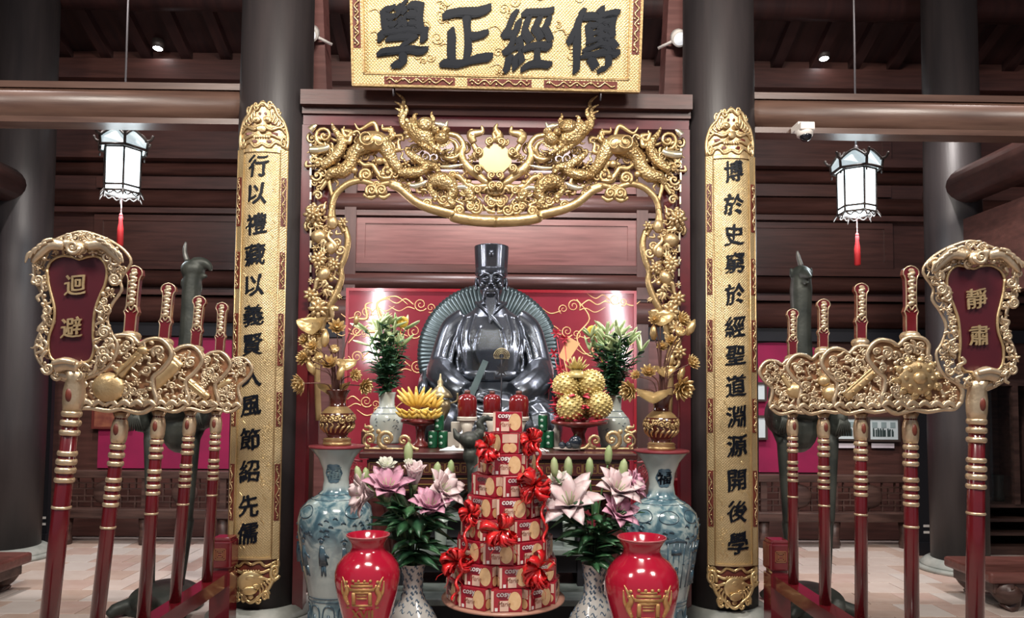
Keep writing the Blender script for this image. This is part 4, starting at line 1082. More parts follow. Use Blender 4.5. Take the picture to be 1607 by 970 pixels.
# ================================================================== CEILING SPOTS, CAMERA
M_spot = mat('lit_downlight', (1, 1, 1), .4, emit=(.92, .97, 1.0), estr=30)
M_spotoff = mat('pale_downlight', (.75, .75, .75), .4, emit=(.9, .92, .95), estr=.5)
M_white = mat('white_plastic', (.72, .68, .64), .4)
def roof_hit(px, py):
    d = CAM_M @ Vector(((px-PPX)/F_PX, -(py-PPY)/F_PX, -1.0))
    # z = zr0+(WY-y)*rs
    t = (zr0+WY*rs-CAM_H)/(d.z+rs*d.y); return Vector((0, 0, CAM_H))+d*t
for i, (px, py, on, lab) in enumerate(((248, 72, 1, 'round lit downlight in the roof above the lantern by the profile crane'), (1380, 3, 1, 'round lit downlight highest in the dark roof boards'), (1293, 88, 1, 'round lit downlight in the roof boards above the security camera'), (1066, 60, 0, 'dim downlight beside the signboard end nearer the security camera'), (487, 53, 0, 'dim downlight beside the signboard end farther from the security camera'))):
    p = roof_hit(px, py) if on else A(px, py, 5.3)
    t = thing('downlight', lab, 'downlight', p, 'ceiling downlights')
    nrm = Vector((0, -rs*.2, -1)).normalized() if on else Vector((0, -.8, -.6)).normalized()
    M = (-nrm).to_track_quat('Z', 'Y').to_matrix()
    b = MB(); b.lathe([(.046, -.03), (.058, -.03), (.058, .06), (.046, .06)], p, 24, M); (None if on else b.tube([p, p+Vector((-.13 if px > 800 else .13, .12, -.02))], .012, 8)); b.build('housing', M_white if not on else M_lfr, t)
    b = MB(); b.lathe([(.0, -.036), (.045, -.032), (.045, 0), (0, 0)], p, 24, M, cap=False); b.build('lens', M_spot if on else M_spotoff, t)
p = A(1263, 205, 4.85)
t = thing('security_camera', 'white dome security camera fixed under the round beam', 'camera', p)
k = 4.85/F_PX
b = MB(); b.box(p+Vector((0, .0, 4*k)), (23*k, .11, 13*k), bevel=.008); b.box(p+Vector((-.02, .06, 10*k)), (.05, .12, .04)); b.build('mount', M_white, t)
b = MB(); b.lathe([(12.5*k, 0), (13*k, -4*k), (12*k, -9*k), (9*k, -11*k)], p+Vector((0, 0, 0)), 28); b.build('shell', M_white, t)
b = MB(); b.ball(p+Vector((0, -.012, -10*k)), (9.5*k, 9.5*k, 9*k), 20, 12); b.build('dome', mat('smoked_dome', (.01, .01, .015), .08), t)
# ================================================================== CRANES ON TURTLES
def remesh(mb, voxel, it=4, name='body', org=None):
    me = mb.mesh(name, org)
    o = bpy.data.objects.new('tmp', me); COL.objects.link(o)
    r = o.modifiers.new('r', 'REMESH'); r.mode = 'VOXEL'; r.voxel_size = voxel; r.use_smooth_shade = True
    if it:
        s = o.modifiers.new('s', 'SMOOTH'); s.factor = .5; s.iterations = it
    dg = bpy.context.evaluated_depsgraph_get()
    out = bpy.data.meshes.new_from_object(o.evaluated_get(dg))
    bpy.data.objects.remove(o); bpy.data.meshes.remove(me)
    out.name = name
    return out
M_crane = mat('dark_patina_bronze', (0.030, 0.036, 0.032), 0.5, 0.35, col2=(0.062, 0.068, 0.058), nscale=7, bump=0.15, bscale=50)
M_plume = mat('pale_bronze_tip', (0.20, 0.20, 0.19), 0.45, 0.5, col2=(.12, .12, .11), nscale=20)
CY = 5.2
def crane(side):
    k = CY/F_PX; s = side
    P = lambda x, y, o=0.0: A(x, y, CY) + Vector((0, o, 0))
    dx = 0 if side == 0 else 0
    cx = 268 if side == 0 else 1268
    base = P(cx, 620); base.z = 0; base.y = CY+.05
    t = thing('crane_statue', ['tall dark bronze crane standing on a turtle, head in profile, beside the magenta wall', 'tall dark bronze crane standing on a turtle, facing forward, near the framed photographs'][side], 'crane statue', base, 'bronze crane statues')
    b = MB()
    if side == 0:
        neck = [P(262, 625, .12), P(288, 590, .04), P(299, 540), P(300, 490), P(301, 455), P(304, 432), P(309, 421)]
        b.tube(catmull(neck, 5), [interp([0, .2, .5, .8, 1], [30, 20, 15, 13.5, 13], i/30)*k for i in range(31)], 14)
        b.ball(P(303, 423), (19*k, 15*k, 16*k), 14, 10)
        b.tube(catmull([P(306, 415), P(318, 413), P(328, 418), P(332, 426)], 4), [interp([0, .5, 1], [12, 8, 2], i/12)*k for i in range(13)], 10); b.tube([P(306, 433), P(318, 434), P(326, 433)], [8*k, 5*k, 2*k], 10)
        for q in ((288, 428), (286, 445), (315, 452)): b.ball(P(*q), (3*k, 3*k, 8*k), 8, 6)
        tuft = ((224, 660), (317, 656)); legs = ((236, 690), (304, 690))
    else:
        neck = [P(1268, 628, .15), P(1259, 585, .03), P(1257, 540), P(1257, 490), P(1257, 455), P(1257, 435)]
        b.tube(catmull(neck, 5), [interp([0, .25, .5, .8, 1], [30, 19, 15, 17, 15], i/25)*k for i in range(26)], 14)
        b.ball(P(1257, 431), (16*k, 16*k, 15*k), 14, 10)
        b.tube([P(1257, 428), P(1257, 434, -.08), P(1257, 441, -.17)], [11*k, 8*k, 2.5*k], 10); b.tube([P(1257, 441), P(1257, 445, -.06), P(1257, 448, -.12)], [9*k, 6*k, 2*k], 10)
        for q in ((1241, 428), (1273, 428)): b.ball(P(*q), (2.5*k, 4*k, 9*k), 8, 6)
        for q in ((1246, 462), (1268, 462)): b.ball(P(*q), (6*k, 6*k, 9*k), 8, 6)
        tuft = ((1224, 664), (1312, 668)); legs = ((1229, 695), (1306, 695))
    b.ball(P(cx, 622, .16), (44*k, .34, 44*k), 18, 12)
    b.ball(P(cx, 668, .18), (30*k, .2, 46*k), 14, 10)
    for q in tuft:
        b.ball(P(q[0], q[1]-12, .05), (16*k, .18, 30*k), 12, 10)
        b.ball(P(q[0], q[1], -.02), (14*k, .08, 18*k), 12, 10)
    for q in legs:
        f = P(q[0], q[1]); b.tube([P(q[0], q[1]-30, .08), f, Vector((lerp(f.x, base.x, .10), CY, .62)), Vector((lerp(f.x, base.x, .12), CY+.02, .60)), Vector((lerp(f.x, base.x, .35), CY-.02, .12))], [16*k, 10*k, 6*k, 7*k, 5.5*k], 10)
    me = remesh(b, 0.0085, 2, 'crane_body', base); o = link_mesh('crane_body', me, M_crane, t)
    # feather ridges on the tufts
    for q in tuft:
        b = MB()
        for j in range(7):
            a = -0.9+.3*j
            b.tube([P(q[0], q[1]-20, -.07), P(q[0]+8*a, q[1]-4, -.125), P(q[0]+13*a, q[1]+15, -.10)], [2*k, 2.6*k, 1.2*k], 6)
        b.build('feather_ridge', M_crane, o, stuff=True)
    b = MB()
    q = [P(294, 410), P(290, 395), P(292, 380)] if side == 0 else [P(1257, 418), P(1253, 405), P(1251, 394)]
    b.tube(catmull(q, 4), [interp([0, .6, 1], [4.5, 3.4, 1.4], i/8)*k for i in range(9)], 8); b.build('crest', M_plume, o)
    b = MB()
    bx = base.x
    b.ball((bx, CY, .08), (.22, .28, .10), 24, 12); b.tube(catmull([(bx+.02, CY-.22, .08), (bx+.03, CY-.33, .11), (bx+.03, CY-.39, .14)], 4), [.05, .05, .05, .045, .045, .045, .05, .05, .02], 10)
    for u, v in ((-1, -1), (1, -1), (-1, 1), (1, 1)): b.tube([(bx+u*.14, CY+v*.17, .07), (bx+u*.22, CY+v*.24, .05), (bx+u*.25, CY+v*.27, .02)], [.05, .045, .03], 8)
    b.lathe([(.26, 0), (.26, .03), (.23, .035)], (bx, CY, 0), 28)
    link_mesh('turtle_base', remesh(b, .014, 2, 'turtle_base', base), M_crane, t)
crane(0); crane(1)
# ================================================================== BACKGROUND FURNITURE
M_bench = mat('old_bench_wood', (0.035, 0.017, 0.014), 0.42, col2=(0.085, 0.045, 0.036), nscale=3, stretch=(1, 5, 10))
def lattice_bench(x0, x1, Y, label, lat_seed):
    t = thing('lattice_bench', label, 'bench', ((x0+x1)/2, Y, 0), 'lattice benches along the back wall')
    za, zb, zc1, zd = [AZ(775, y, Y) for y in (743, 752, 800, 815)]
    b = MB(); b.box(((x0+x1)/2, Y, (za+zb)/2), (x1-x0, .10, (za-zb)*1.3), bevel=.008); b.build('top_rail', M_bench, t)
    b = MB(); b.box(((x0+x1)/2, Y, (zc1+zd)/2), (x1-x0, .16, (zc1-zd)), bevel=.012); b.build('bottom_rail', M_bench, t)
    n = 3
    for i in range(n+1):
        x = lerp(x0+.04, x1-.04, i/n); b = MB(); b.span((x-.03, Y-.03, zc1), (x+.03, Y+.03, zb)); b.build('post', M_bench, t)
        b = MB(); b.lathe([(.05, 0), (.06, .04), (.045, .1), (.06, zd-.005)], (x, Y, 0), 12); b.build('leg', M_bench, t)
    b = MB(); h = zb-zc1
    for i in range(n):
        u0, u1 = lerp(x0+.04, x1-.04, i/n)+.03, lerp(x0+.04, x1-.04, (i+1)/n)-.03
        m = 10
        for j in range(1, m):
            u = lerp(u0, u1, j/m)
            if j % 2: b.span((u-.006, Y-.012, zc1+.0), (u+.006, Y+.012, zc1+h*.38)); b.span((u-.006, Y-.012, zc1+h*.62), (u+.006, Y+.012, zb))
            else: b.span((u-.006, Y-.012, zc1+h*.2), (u+.006, Y+.012, zc1+h*.8))
        for f in (.2, .38, .62, .8): b.span((u0, Y-.011, zc1+h*f-.006), (u1, Y+.011, zc1+h*f+.006))
    b.build('lattice', M_bench, t, stuff=True)
    for i in range(n):
        u = lerp(x0+.04, x1-.04, (i+.5)/n); b = MB(); b.ball((u, Y-.012, (zb+zc1)/2), (.13, .022, h*.40), 24, 8); b.build('medallion', M_bench, t)
lattice_bench(AX(100, 770, 7.3), AX(480, 770, 7.3), 7.3, 'dark wooden bench with lattice back below the magenta wall, behind the profile crane', 1)
lattice_bench(AX(1080, 780, 7.3), AX(1425, 780, 7.3), 7.3, 'dark wooden bench with lattice back below the framed group photographs', 2)
def black_screen(x0, x1, y0, y1, Y, label):
    p0, p1 = A(x0, y1, Y), A(x1, y0, Y)
    t = thing('black_panel', label, 'panel', ((p0.x+p1.x)/2, Y, 0), 'black upright panels')
    b = MB(); b.span((p0.x, Y, 0), (p1.x, Y+.05, p1.z)); b.build('board', M_black, t)
    for z in (.20, .26):
        b = MB(); b.span((p0.x+.06, Y-.006, z), (p1.x-.01, Y-.001, z+.022)); b.build('white_stripe', M_white, t)
    b = MB(); b.span((p0.x-.02, Y-.05, 0), (p1.x+.02, Y+.10, .12)); b.build('foot', M_black, t)
black_screen(40, 84, 545, 850, 7.2, 'black panel with two white stripes beside the pillar near the profile crane')
black_screen(1440, 1474, 560, 862, 7.0, 'black panel with two white stripes between the photographs and the brown pillar')
M_frame_d = mat('dark_red_frame', (.12, .025, .02), .4); M_print = mat('old_print', (.16, .04, .03), .5, col2=(.26, .09, .05), nscale=14)
M_fr2 = mat('dark_picture_frame', (.05, .035, .03), .4); M_photo = mat('photo_paper', (.55, .62, .64), .4)
M_ink2 = mat('photo_dark_figures', (.03, .05, .05), .6)
def picture(x0, x1, y0, y1, label, fm, pm, group=None, figures=False):
    Y = WY-.06; p0, p1 = A(x0, y1, Y), A(x1, y0, Y)
    t = thing('framed_picture', label, 'picture', (p0.x, Y, p0.z), group)
    w = .022; b = MB()
    for q in (((p0.x, p0.z), (p1.x, p0.z+w)), ((p0.x, p1.z-w), (p1.x, p1.z)), ((p0.x, p0.z+w), (p0.x+w, p1.z-w)), ((p1.x-w, p0.z+w), (p1.x, p1.z-w))):
        b.span((q[0][0], Y-.012, q[0][1]), (q[1][0], Y+.028, q[1][1]))
    b.build('frame', fm, t)
    b = MB(); b.span((p0.x+w, Y, p0.z+w), (p1.x-w, Y+.02, p1.z-w)); pr = b.build('print', pm, t)
    if figures:
        b = MB(); R = random.Random(int(x0)); xx = p0.x+w+.03; zm = lerp(p0.z, p1.z, .32)
        while xx < p1.x-w-.04:
            hgt = R.uniform(.05, .075); b.span((xx, Y-.003, zm-.03), (xx+R.uniform(.012, .024), Y-.001, zm+hgt-.03)); b.ball((xx+.008, Y-.002, zm+hgt-.022), (.009, .002, .011), 8, 6); xx += R.uniform(.018, .032)
        b.build('figures', M_ink2, pr, stuff=True)
        b = MB(); b2 = lerp(p0.z, p1.z, .68)
        for u in (.22, .5, .78): b.box((lerp(p0.x, p1.x, u), Y-.002, b2), (.055, .003, .06))
        b.build('windows', mat('photo_grey', (.25, .32, .33), .5), pr, stuff=True)
picture(144, 208, 640, 673, 'dark red framed relief on the magenta wall behind the profile crane', M_frame_d, M_print)
picture(1305, 1345, 654, 692, 'framed group photograph beside the crane facing forward', M_fr2, M_photo, 'framed group photographs', True)
picture(1362, 1412, 655, 693, 'framed group photograph closer to the black striped panel', M_fr2, M_photo, 'framed group photographs', True)
picture(1180, 1204, 652, 690, 'small pale framed sheet, lower of two beside the couplet board 博於', M_fr2, M_photo)
picture(1180, 1203, 600, 630, 'small pale framed sheet, upper of two beside the couplet board 博於', M_fr2, M_photo)
for (x0, x1, lab) in ((1314, 1342, 'white caption strip under the photograph beside the facing crane'), (1368, 1403, 'white caption strip under the photograph nearer the black striped panel')):
    p0, p1 = A(x0, 703, WY-.04), A(x1, 696, WY-.04); b = MB(); b.span((p0.x, WY-.045, p0.z), (p1.x, WY-.031, p1.z)); reg(b.build('caption_strip', mat('caption_card', (.62, .55, .6), .5)), lab, 'caption', 'photo captions')
# display cabinet beyond the brown pillar
cY = 7.0; p0, p1 = A(1528, 865, cY), A(1625, 596, cY)
t = thing('display_cabinet', 'tall dark display cabinet with pale glazed interior beyond the brown pillar', 'cabinet', ((p0.x+p1.x)/2, cY+.3, 0))
zs = AZ(1560, 792, cY)
b = MB(); b.span((p0.x, cY+.55, 0), (p1.x, cY+.6, p1.z)); b.span((p0.x, cY, p1.z-.06), (p1.x, cY+.55, p1.z)); b.span((p0.x-.03, cY, 0), (p0.x, cY+.6, p1.z)); b.span((p1.x, cY, 0), (p1.x+.03, cY+.6, p1.z)); b.span((p0.x, cY, 0), (p1.x, cY+.55, .08)); b.build('body', M_bench, t)
for z in (zs, lerp(.08, zs, .66), lerp(.08, zs, .33)):
    b = MB(); b.span((p0.x, cY+.01, z-.03), (p1.x, cY+.54, z)); b.build('shelf', M_bench, t)
xm = AX(1591, 700, cY)
b = MB(); b.span((p0.x, cY+.5, zs), (xm, cY+.545, p1.z-.06)); b.build('back_panel', mat('pale_blue_paper', (.30, .42, .45), .6, col2=(.48, .56, .58), nscale=4, namt=.8), t)
b = MB(); b.span((xm, cY-.005, zs), (xm+.05, cY+.05, p1.z-.06)); b.build('mullion', M_bench, t)
b = MB(); b.span((p0.x, cY+.02, zs), (xm, cY+.026, p1.z-.06)); b.build('glass_pane', mat('case_glass', (.9, .95, .95), .05, trans=1.0, alpha=.25), t)
p = A(1567, 792, cY+.25); p.z = zs
reg(MB().lathe([(.05, 0), (.055, .02), (.04, .10), (.045, .2), (.055, .25), (.05, .26)], p, 18).build('dark_urn', M_crane), 'small dark urn standing inside the display cabinet', 'urn')
# benches at the two edges
def low_bench(x0, Y, sgn_, label):
    pz = AZ(1560, 885, Y); L = 1.5; x1 = x0+sgn_*L
    t = thing('low_bench', label, 'bench', ((x0+x1)/2, Y, 0))
    b = MB(); b.box(((x0+x1)/2, Y, pz-.04), (L, .55, .08), bevel=.02); b.build('seat', mat('red_brown_seat', (.10, .035, .028), .35, col2=(.16, .06, .05), nscale=4, stretch=(1, 6, 6)), t)
    b = MB(); b.box(((x0+x1)/2, Y, pz-.12), (L-.1, .47, .08), bevel=.01); b.build('apron', M_bench, t)
    for u in (.12, .88):
        for v in (-.2, .2):
            b = MB(); x = lerp(x0, x1, u); b.tube(catmull([(x, Y+v, pz-.1), (x-sgn_*.05, Y+v, pz*.55), (x+sgn_*.03, Y+v, pz*.25), (x-sgn_*.02, Y+v, .0)], 4), [.07]*4+[.085]*4+[.05]*4+[.06], 10, up=Vector((0, 1, 0))); b.build('leg', M_bench, t)
low_bench(AX(1515, 888, 5.4), 5.4, 1, 'low red brown bench with curved legs in front of the display cabinet')
low_bench(AX(14, 880, 5.4), 5.4, -1, 'low red brown bench tip beside the stone plinth of the pillar near the profile crane')
# ================================================================== RED LACQUER SCREEN AND STATUE
M_screen = mat('glossy_red_screen', (0.215, 0.022, 0.034), 0.17, col2=(0.175, 0.017, 0.027), nscale=2, coat=0.4)
M_line = mat('gold_line', (0.72, 0.46, 0.20), 0.35, 0.4)
YS = 7.05
p0, p1 = A(541, 850, YS), A(994, 456, YS); p1.z = AZ(770, 459, YS)
scr = thing('lacquer_screen', 'glossy red lacquer screen with gold cloud drawings behind the seated statue', 'screen', ((p0.x+p1.x)/2, YS, 0))
b = MB(); b.span((p0.x, YS, .10), (p1.x, YS+.05, p1.z)); b.build('panel', M_screen, scr)
b = MB(); w = .028
for q in (((p0.x-w, .0), (p0.x, p1.z+w)), ((p1.x, .0), (p1.x+w, p1.z+w)), ((p0.x, p1.z), (p1.x, p1.z+w)), ((p0.x, .05), (p1.x, .1))): b.span((q[0][0], YS-.02, q[0][1]), (q[1][0], YS+.06, q[1][1]))
b.build('frame', M_redbright, scr)
b = MB(); C = Carve(b, lambda x, y, o: A(x, y, YS-.002)+Vector((0, -o, 0)), YS/F_PX)
R = random.Random(12)
def cloudline(x, y, s_, d=1):
    C.spiral(x, y, 11*s_, 1.7, d, .6, .9, 0, False); C.spiral(x+16*s_*d, y+5*s_, 8*s_, 1.5, -d, 2, .8, 0, False)
    C.rib([(x-11*s_*d, y), (x-24*s_*d, y-9*s_), (x-38*s_*d, y-2*s_), (x-55*s_*d, y-12*s_)], [.8, .9, .8, .4], 0)
    C.rib([(x+20*s_*d, y+8*s_), (x+36*s_*d, y+12*s_), (x+50*s_*d, y+3*s_)], [.8, .9, .4], 0)
    C.rib([(x-9*s_*d, y+7*s_), (x-20*s_*d, y+4*s_), (x-34*s_*d, y+10*s_), (x-50*s_*d, y+2*s_)], [.7, .8, .7, .4], 0)
for x, y, s_, d in ((660, 478, 1.0, 1), (575, 490, .8, -1), (650, 520, 1.1, 1), (655, 575, 1.0, 1), (560, 560, .9, -1), (575, 630, .9, 1), (900, 480, 1.0, -1), (965, 470, .8, 1), (890, 520, .9, 1), (950, 545, .9, -1), (890, 600, 1, -1), (970, 610, .9, 1), (610, 640, 1, -1), (560, 520, .7, 1), (930, 590, .9, 1), (665, 620, .8, -1), (885, 640, .9, 1)):
    cloudline(x, y, s_, d)
C.rib([(545, 540), (570, 515), (600, 500), (592, 475), (620, 465), (640, 478)], [1, 1.1, 1.1, 1.1, 1, .5], 0); C.rib([(905, 470), (925, 500), (905, 530), (930, 560), (980, 540)], [1, 1.1, 1.1, 1.1, .5], 0)
C.flame(570, 520, 612, 468, 3.4, .3, 0); C.flame(560, 500, 585, 475, 2.5, .3, 0)
b.build('gold_drawing', M_line, scr, stuff=True)
# warm tube lamps fixed behind the arch posts, lighting the statue and mirrored in the screen
M_tube = mat('lit_tube', (1, 1, 1), .4, emit=(1.0, .93, .97), estr=13)
for s, lab in ((-1, 'upright tube lamp behind the arch post on the side of the profile crane'), (1, 'upright tube lamp behind the arch post on the side of the security camera')):
    x = XC+s*1.40; yy = 5.62
    t = thing('tube_lamp', lab, 'lamp', (x, yy, 1.75), 'upright tube lamps')
    b = MB(); b.tube([(x, yy+.03, 1.85), (x, yy+.03, 2.75)], .017, 12, up=Vector((1, 0, 0))); b.build('tube', M_tube, t)
    b = MB(); b.span((x-.03, yy-.03, 0.0), (x+.03, yy-.005, 2.8)); b.span((x-.025, yy-.01, 1.80), (x+.025, yy+.05, 1.85)); b.span((x-.025, yy-.01, 2.75), (x+.025, yy+.05, 2.80)); b.build('bracket', M_woodv, t)
    l = area_lamp('tube_light', (x, yy+.06, 2.3), (0, 6.7, 2.0), .06, 22, (1.0, .92, .96), .9)

M_bronze = mat('polished_dark_bronze', (0.115, 0.13, 0.15), 0.27, 0.85, col2=(0.075, 0.086, 0.10), nscale=5, bump=0.05, bscale=30)
YT = 6.45; KT = YT/F_PX
TX, TZ = A(769, 660, YT).x, A(769, 660, YT).z
SO = Vector((TX, YT, TZ))
st = thing('seated_statue', 'dark bronze statue of a bearded scholar in robes seated on a round-backed chair', 'statue', (TX, YT, 0))
V = lambda x, y, z: SO+Vector((x, y, z))*1.0
def px(x, y, o=0.0):
    p = A(x, y, YT); return Vector((p.x, YT+o, p.z))
# pedestal and chair
b = MB(); b.span((TX-.75, 5.98, 0), (TX+.75, 6.95, TZ-.32)); b.span((TX-.8, 5.95, TZ-.36), (TX+.8, 7.0, TZ-.30)); b.build('pedestal', M_wood, st)
b = MB()
cb = A(767, 557, YT+.26); RB_ = 110*(YT+.26)/F_PX; M_halo = mat('teal_bronze', (.045, .068, .072), .38, .7, col2=(.065, .09, .092), nscale=9)
b.box((TX, YT+.30, TZ+.12), (1.0, .06, .85), bevel=.02); b.box((TX, YT+.0, TZ-.24), (1.15, .7, .10), bevel=.02)
for s in (-1, 1):
    b.tube(catmull([V(s*.55, .28, .45), V(s*.58, .0, .36), V(s*.56, -.28, .30), V(s*.56, -.34, .22)], 5), .045, 10, up=Vector((0, 0, 1)))
    b.span((TX+s*.56-.04, YT-.33, TZ-.25), (TX+s*.56+.04, YT-.25, TZ+.28)); b.span((TX+s*.52-.08, YT+.22, TZ-.2), (TX+s*.52+.08, YT+.32, TZ+.62))
ch = b.build('chair', M_bronze, st)
# pleated round back
b = MB(); seg = 60; vs = []; fs = []
b.lathe([(RB_*.97, -.03), (RB_*.99, 0.0), (RB_*.97, .03)], cb, 60, RX(PI/2)); b.build('back_disc', M_halo, ch)
rb = MB(); rb.tube([(0, 0, .22*RB_), (0, -.012, .6*RB_), (0, -.02, .94*RB_), (0, -.005, 1.0*RB_)], [.010, .020, .033, .022], 6)
rme = rb.mesh('rib'); rme.materials.append(M_halo)
for i in range(62):
    a = lerp(-1.88, 1.88, i/61)
    o = link_mesh('rib', rme, None, ch); o.location = cb-ORG[ch.name]+Vector((0, -.03, 0)); o.rotation_euler = (0, a, 0)
# robe
b = MB()
def loft(mb, rows, seg=28):
    # rows: (cx, cy, z, rx, ry)
    prof = []; vs = []; fs = []
    for cx, cy, z, rx, ry in rows:
        for i in range(seg):
            a = 2*PI*i/seg; ca, sa = math.cos(a), math.sin(a)
            vs.append(V(cx+rx*math.copysign(abs(ca)**.85, ca), cy+ry*math.copysign(abs(sa)**.85, sa), z))
    n = len(rows)
    for j in range(n-1):
        for i in range(seg):
            k = (i+1) % seg; fs.append((j*seg+i, j*seg+k, (j+1)*seg+k, (j+1)*seg+i))
    fs.append(tuple(reversed(range(seg)))); fs.append(tuple((n-1)*seg+i for i in range(seg)))
    mb.add(vs, fs)
loft(b, [(0, 0, -.22, .50, .30), (0, 0, .0, .46, .30), (0, -.02, .25, .33, .26), (0, -.03, .40, .29, .24), (0, -.03, .60, .31, .25), (0, -.01, .78, .31, .22), (0, 0, .90, .27, .18), (0, 0, .965, .17, .13), (0, -.01, 1.02, .105, .10), (0, -.01, 1.045, .098, .095)])
for s in (-1, 1):
    b.tube(catmull([V(s*.22, .0, .90), V(s*.33, .0, .80), V(s*.39, -.02, .62), V(s*.42, -.06, .46)], 5), [interp([0, .3, .7, 1], [.10, .115, .115, .125], i/15) for i in range(16)], 16)
    b.tube(catmull([V(s*.42, -.05, .45), V(s*.40, -.20, .36), V(s*.30, -.36, .27), V(s*.20, -.42, .22)], 5), [interp([0, .5, 1], [.135, .14, .115], i/15) for i in range(16)], 16)
    # hanging sleeve
    b.tube(catmull([V(s*.40, -.16, .38), V(s*.36, -.30, .12), V(s*.30, -.40, -.10)], 5), [interp([0, .5, 1], [.12, .13, .11], i/10) for i in range(11)], 14, flat=.7)
    # thigh and knee under the robe
    b.tube(catmull([V(s*.2, .0, .02), V(s*.34, -.25, .03), V(s*.42, -.46, -.02), V(s*.40, -.50, -.28)], 5), [interp([0, .5, .8, 1], [.2, .20, .17, .16], i/15) for i in range(16)], 16)
    # folds
    for k, (x0, z0, x1, z1, x2, z2) in enumerate(((.13, .93, .17, .7, .10, .45), (.20, .90, .24, .70, .20, .42), (.08, .80, .12, .6, .05, .42), (.24, .82, .27, .6, .25, .40))):
        y = lambda X, Z: -.02-interp([.4, .6, .78, .95], [.235, .245, .215, .13], Z)*math.sqrt(max(0, 1-(X/.33)**2))
        b.tube(catmull([V(s*x0, y(x0, z0), z0), V(s*x1, y(x1, z1)-.008, z1), V(s*x2, y(x2, z2)-.004, z2)], 6), [interp([0, .5, 1], [.010, .020, .012], i/12) for i in range(13)], 8)
    for k, (xa, ya) in enumerate(((.30, -.125), (.36, -.13), (.42, -.10), (.25, -.17))):
        b.tube(catmull([V(s*(xa-.06), ya*.75, .84), V(s*xa, ya, .68-.02*k), V(s*(xa+.03), ya-.035, .52), V(s*(xa+.01), ya-.09, .42)], 5), [interp([0, .5, 1], [.008, .017, .012], i/15) for i in range(16)], 7)
    for k in range(4):
        q = .1+.25*k
        b.tube(catmull([V(s*(.44-.22*q), -.16-.22*q, .44-.16*q), V(s*(.40-.2*q), -.32-.2*q, .34-.16*q), V(s*(.36-.2*q), -.33-.18*q, .18-.14*q)], 4), .015, 7)
    for k in range(5):
        b.tube(catmull([V(s*(.06+.07*k), -.34, .16), V(s*(.12+.08*k), -.52, .06-.01*k), V(s*(.12+.085*k), -.58, -.22)], 5), .017, 7)
# lap drape between the knees
b.tube([V(-.34, -.34, .05), V(0, -.36, .10), V(.34, -.34, .05)], [.16, .17, .16], 14); b.tube([V(-.34, -.46, -.15), V(0, -.42, -.12), V(.34, -.46, -.15)], [.15, .15, .15], 14)
for k in range(5):
    b.tube(catmull([V(-.22, -.50, .14-.035*k), V(0, -.545-.01*k, .06-.04*k), V(.22, -.50, .14-.035*k)], 6), .013, 7)
robe = link_mesh('robe', remesh(b, .0105, 3, 'robe', Vector((TX, YT, 0))), M_bronze, st)
# belt
b = MB(); b.lathe([(.325, -.045), (.337, -.035), (.337, .035), (.325, .045)], V(0, -.03, .385), 40, Matrix(((1.03, 0, 0), (0, .80, 0), (0, 0, 1)))); b.box(V(0, -.285, .385), (.09, .03, .08), bevel=.01); b.build('belt', M_bronze, robe)
b = MB(); b.tube(catmull([V(-.13, -.04, 1.03), V(-.05, -.15, .96), V(.04, -.21, .86), V(.10, -.235, .78)], 5), .017, 8); b.tube(catmull([V(.13, -.04, 1.03), V(.06, -.14, .97), V(.0, -.18, .91)], 5), .017, 8); b.lathe([(.118, 0), (.125, .02), (.112, .045)], V(0, -.01, 1.0), 28); b.build('collar', M_bronze, robe)
# head and hands: one mesh
b = MB()
hz = 1.20; HS = 1.04
def H(x, y, z): return V(x*HS, y*HS-.02, hz+z*HS)
b.ball(H(0, .02, .04), (.120, .135, .15), 20, 14); b.ball(H(0, -.02, -.05), (.102, .115, .115), 18, 12)
b.tube([H(0, .01, -.24), H(0, .0, -.06)], [.085, .08], 16); b.ball(H(0, -.075, -.115), (.05, .045, .04), 12, 8)
b.tube([H(0, -.125, .055), H(0, -.150, -.005), H(0, -.168, -.032)], [.016, .019, .025], 10); 
for s in (-1, 1):
    b.ball(H(s*.020, -.145, -.036), (.017, .018, .014), 8, 6)
    b.tube(catmull([H(s*.015, -.128, .058), H(s*.055, -.127, .072), H(s*.098, -.095, .05)], 4), [.014]*4+[.013]*4+[.008], 8)
    b.ball(H(s*.052, -.112, .030), (.028, .018, .015), 10, 8); b.tube(catmull([H(s*.025, -.130, .026), H(s*.052, -.134, .024), H(s*.082, -.116, .026)], 4), .006, 6)
    b.ball(H(s*.068, -.09, -.025), (.038, .04, .036), 12, 8)
    b.ball(H(s*.127, .02, .01), (.018, .035, .055), 10, 8); b.ball(H(s*.125, .0, -.04), (.014, .018, .022), 8, 6)
b.tube(catmull([H(-.042, -.125, -.078), H(-.015, -.146, -.072), H(0, -.144, -.076), H(.015, -.146, -.072), H(.042, -.125, -.078)], 4), .010, 8)
b.tube(catmull([H(-.035, -.124, -.093), H(0, -.140, -.096), H(.035, -.124, -.093)], 4), .011, 8)
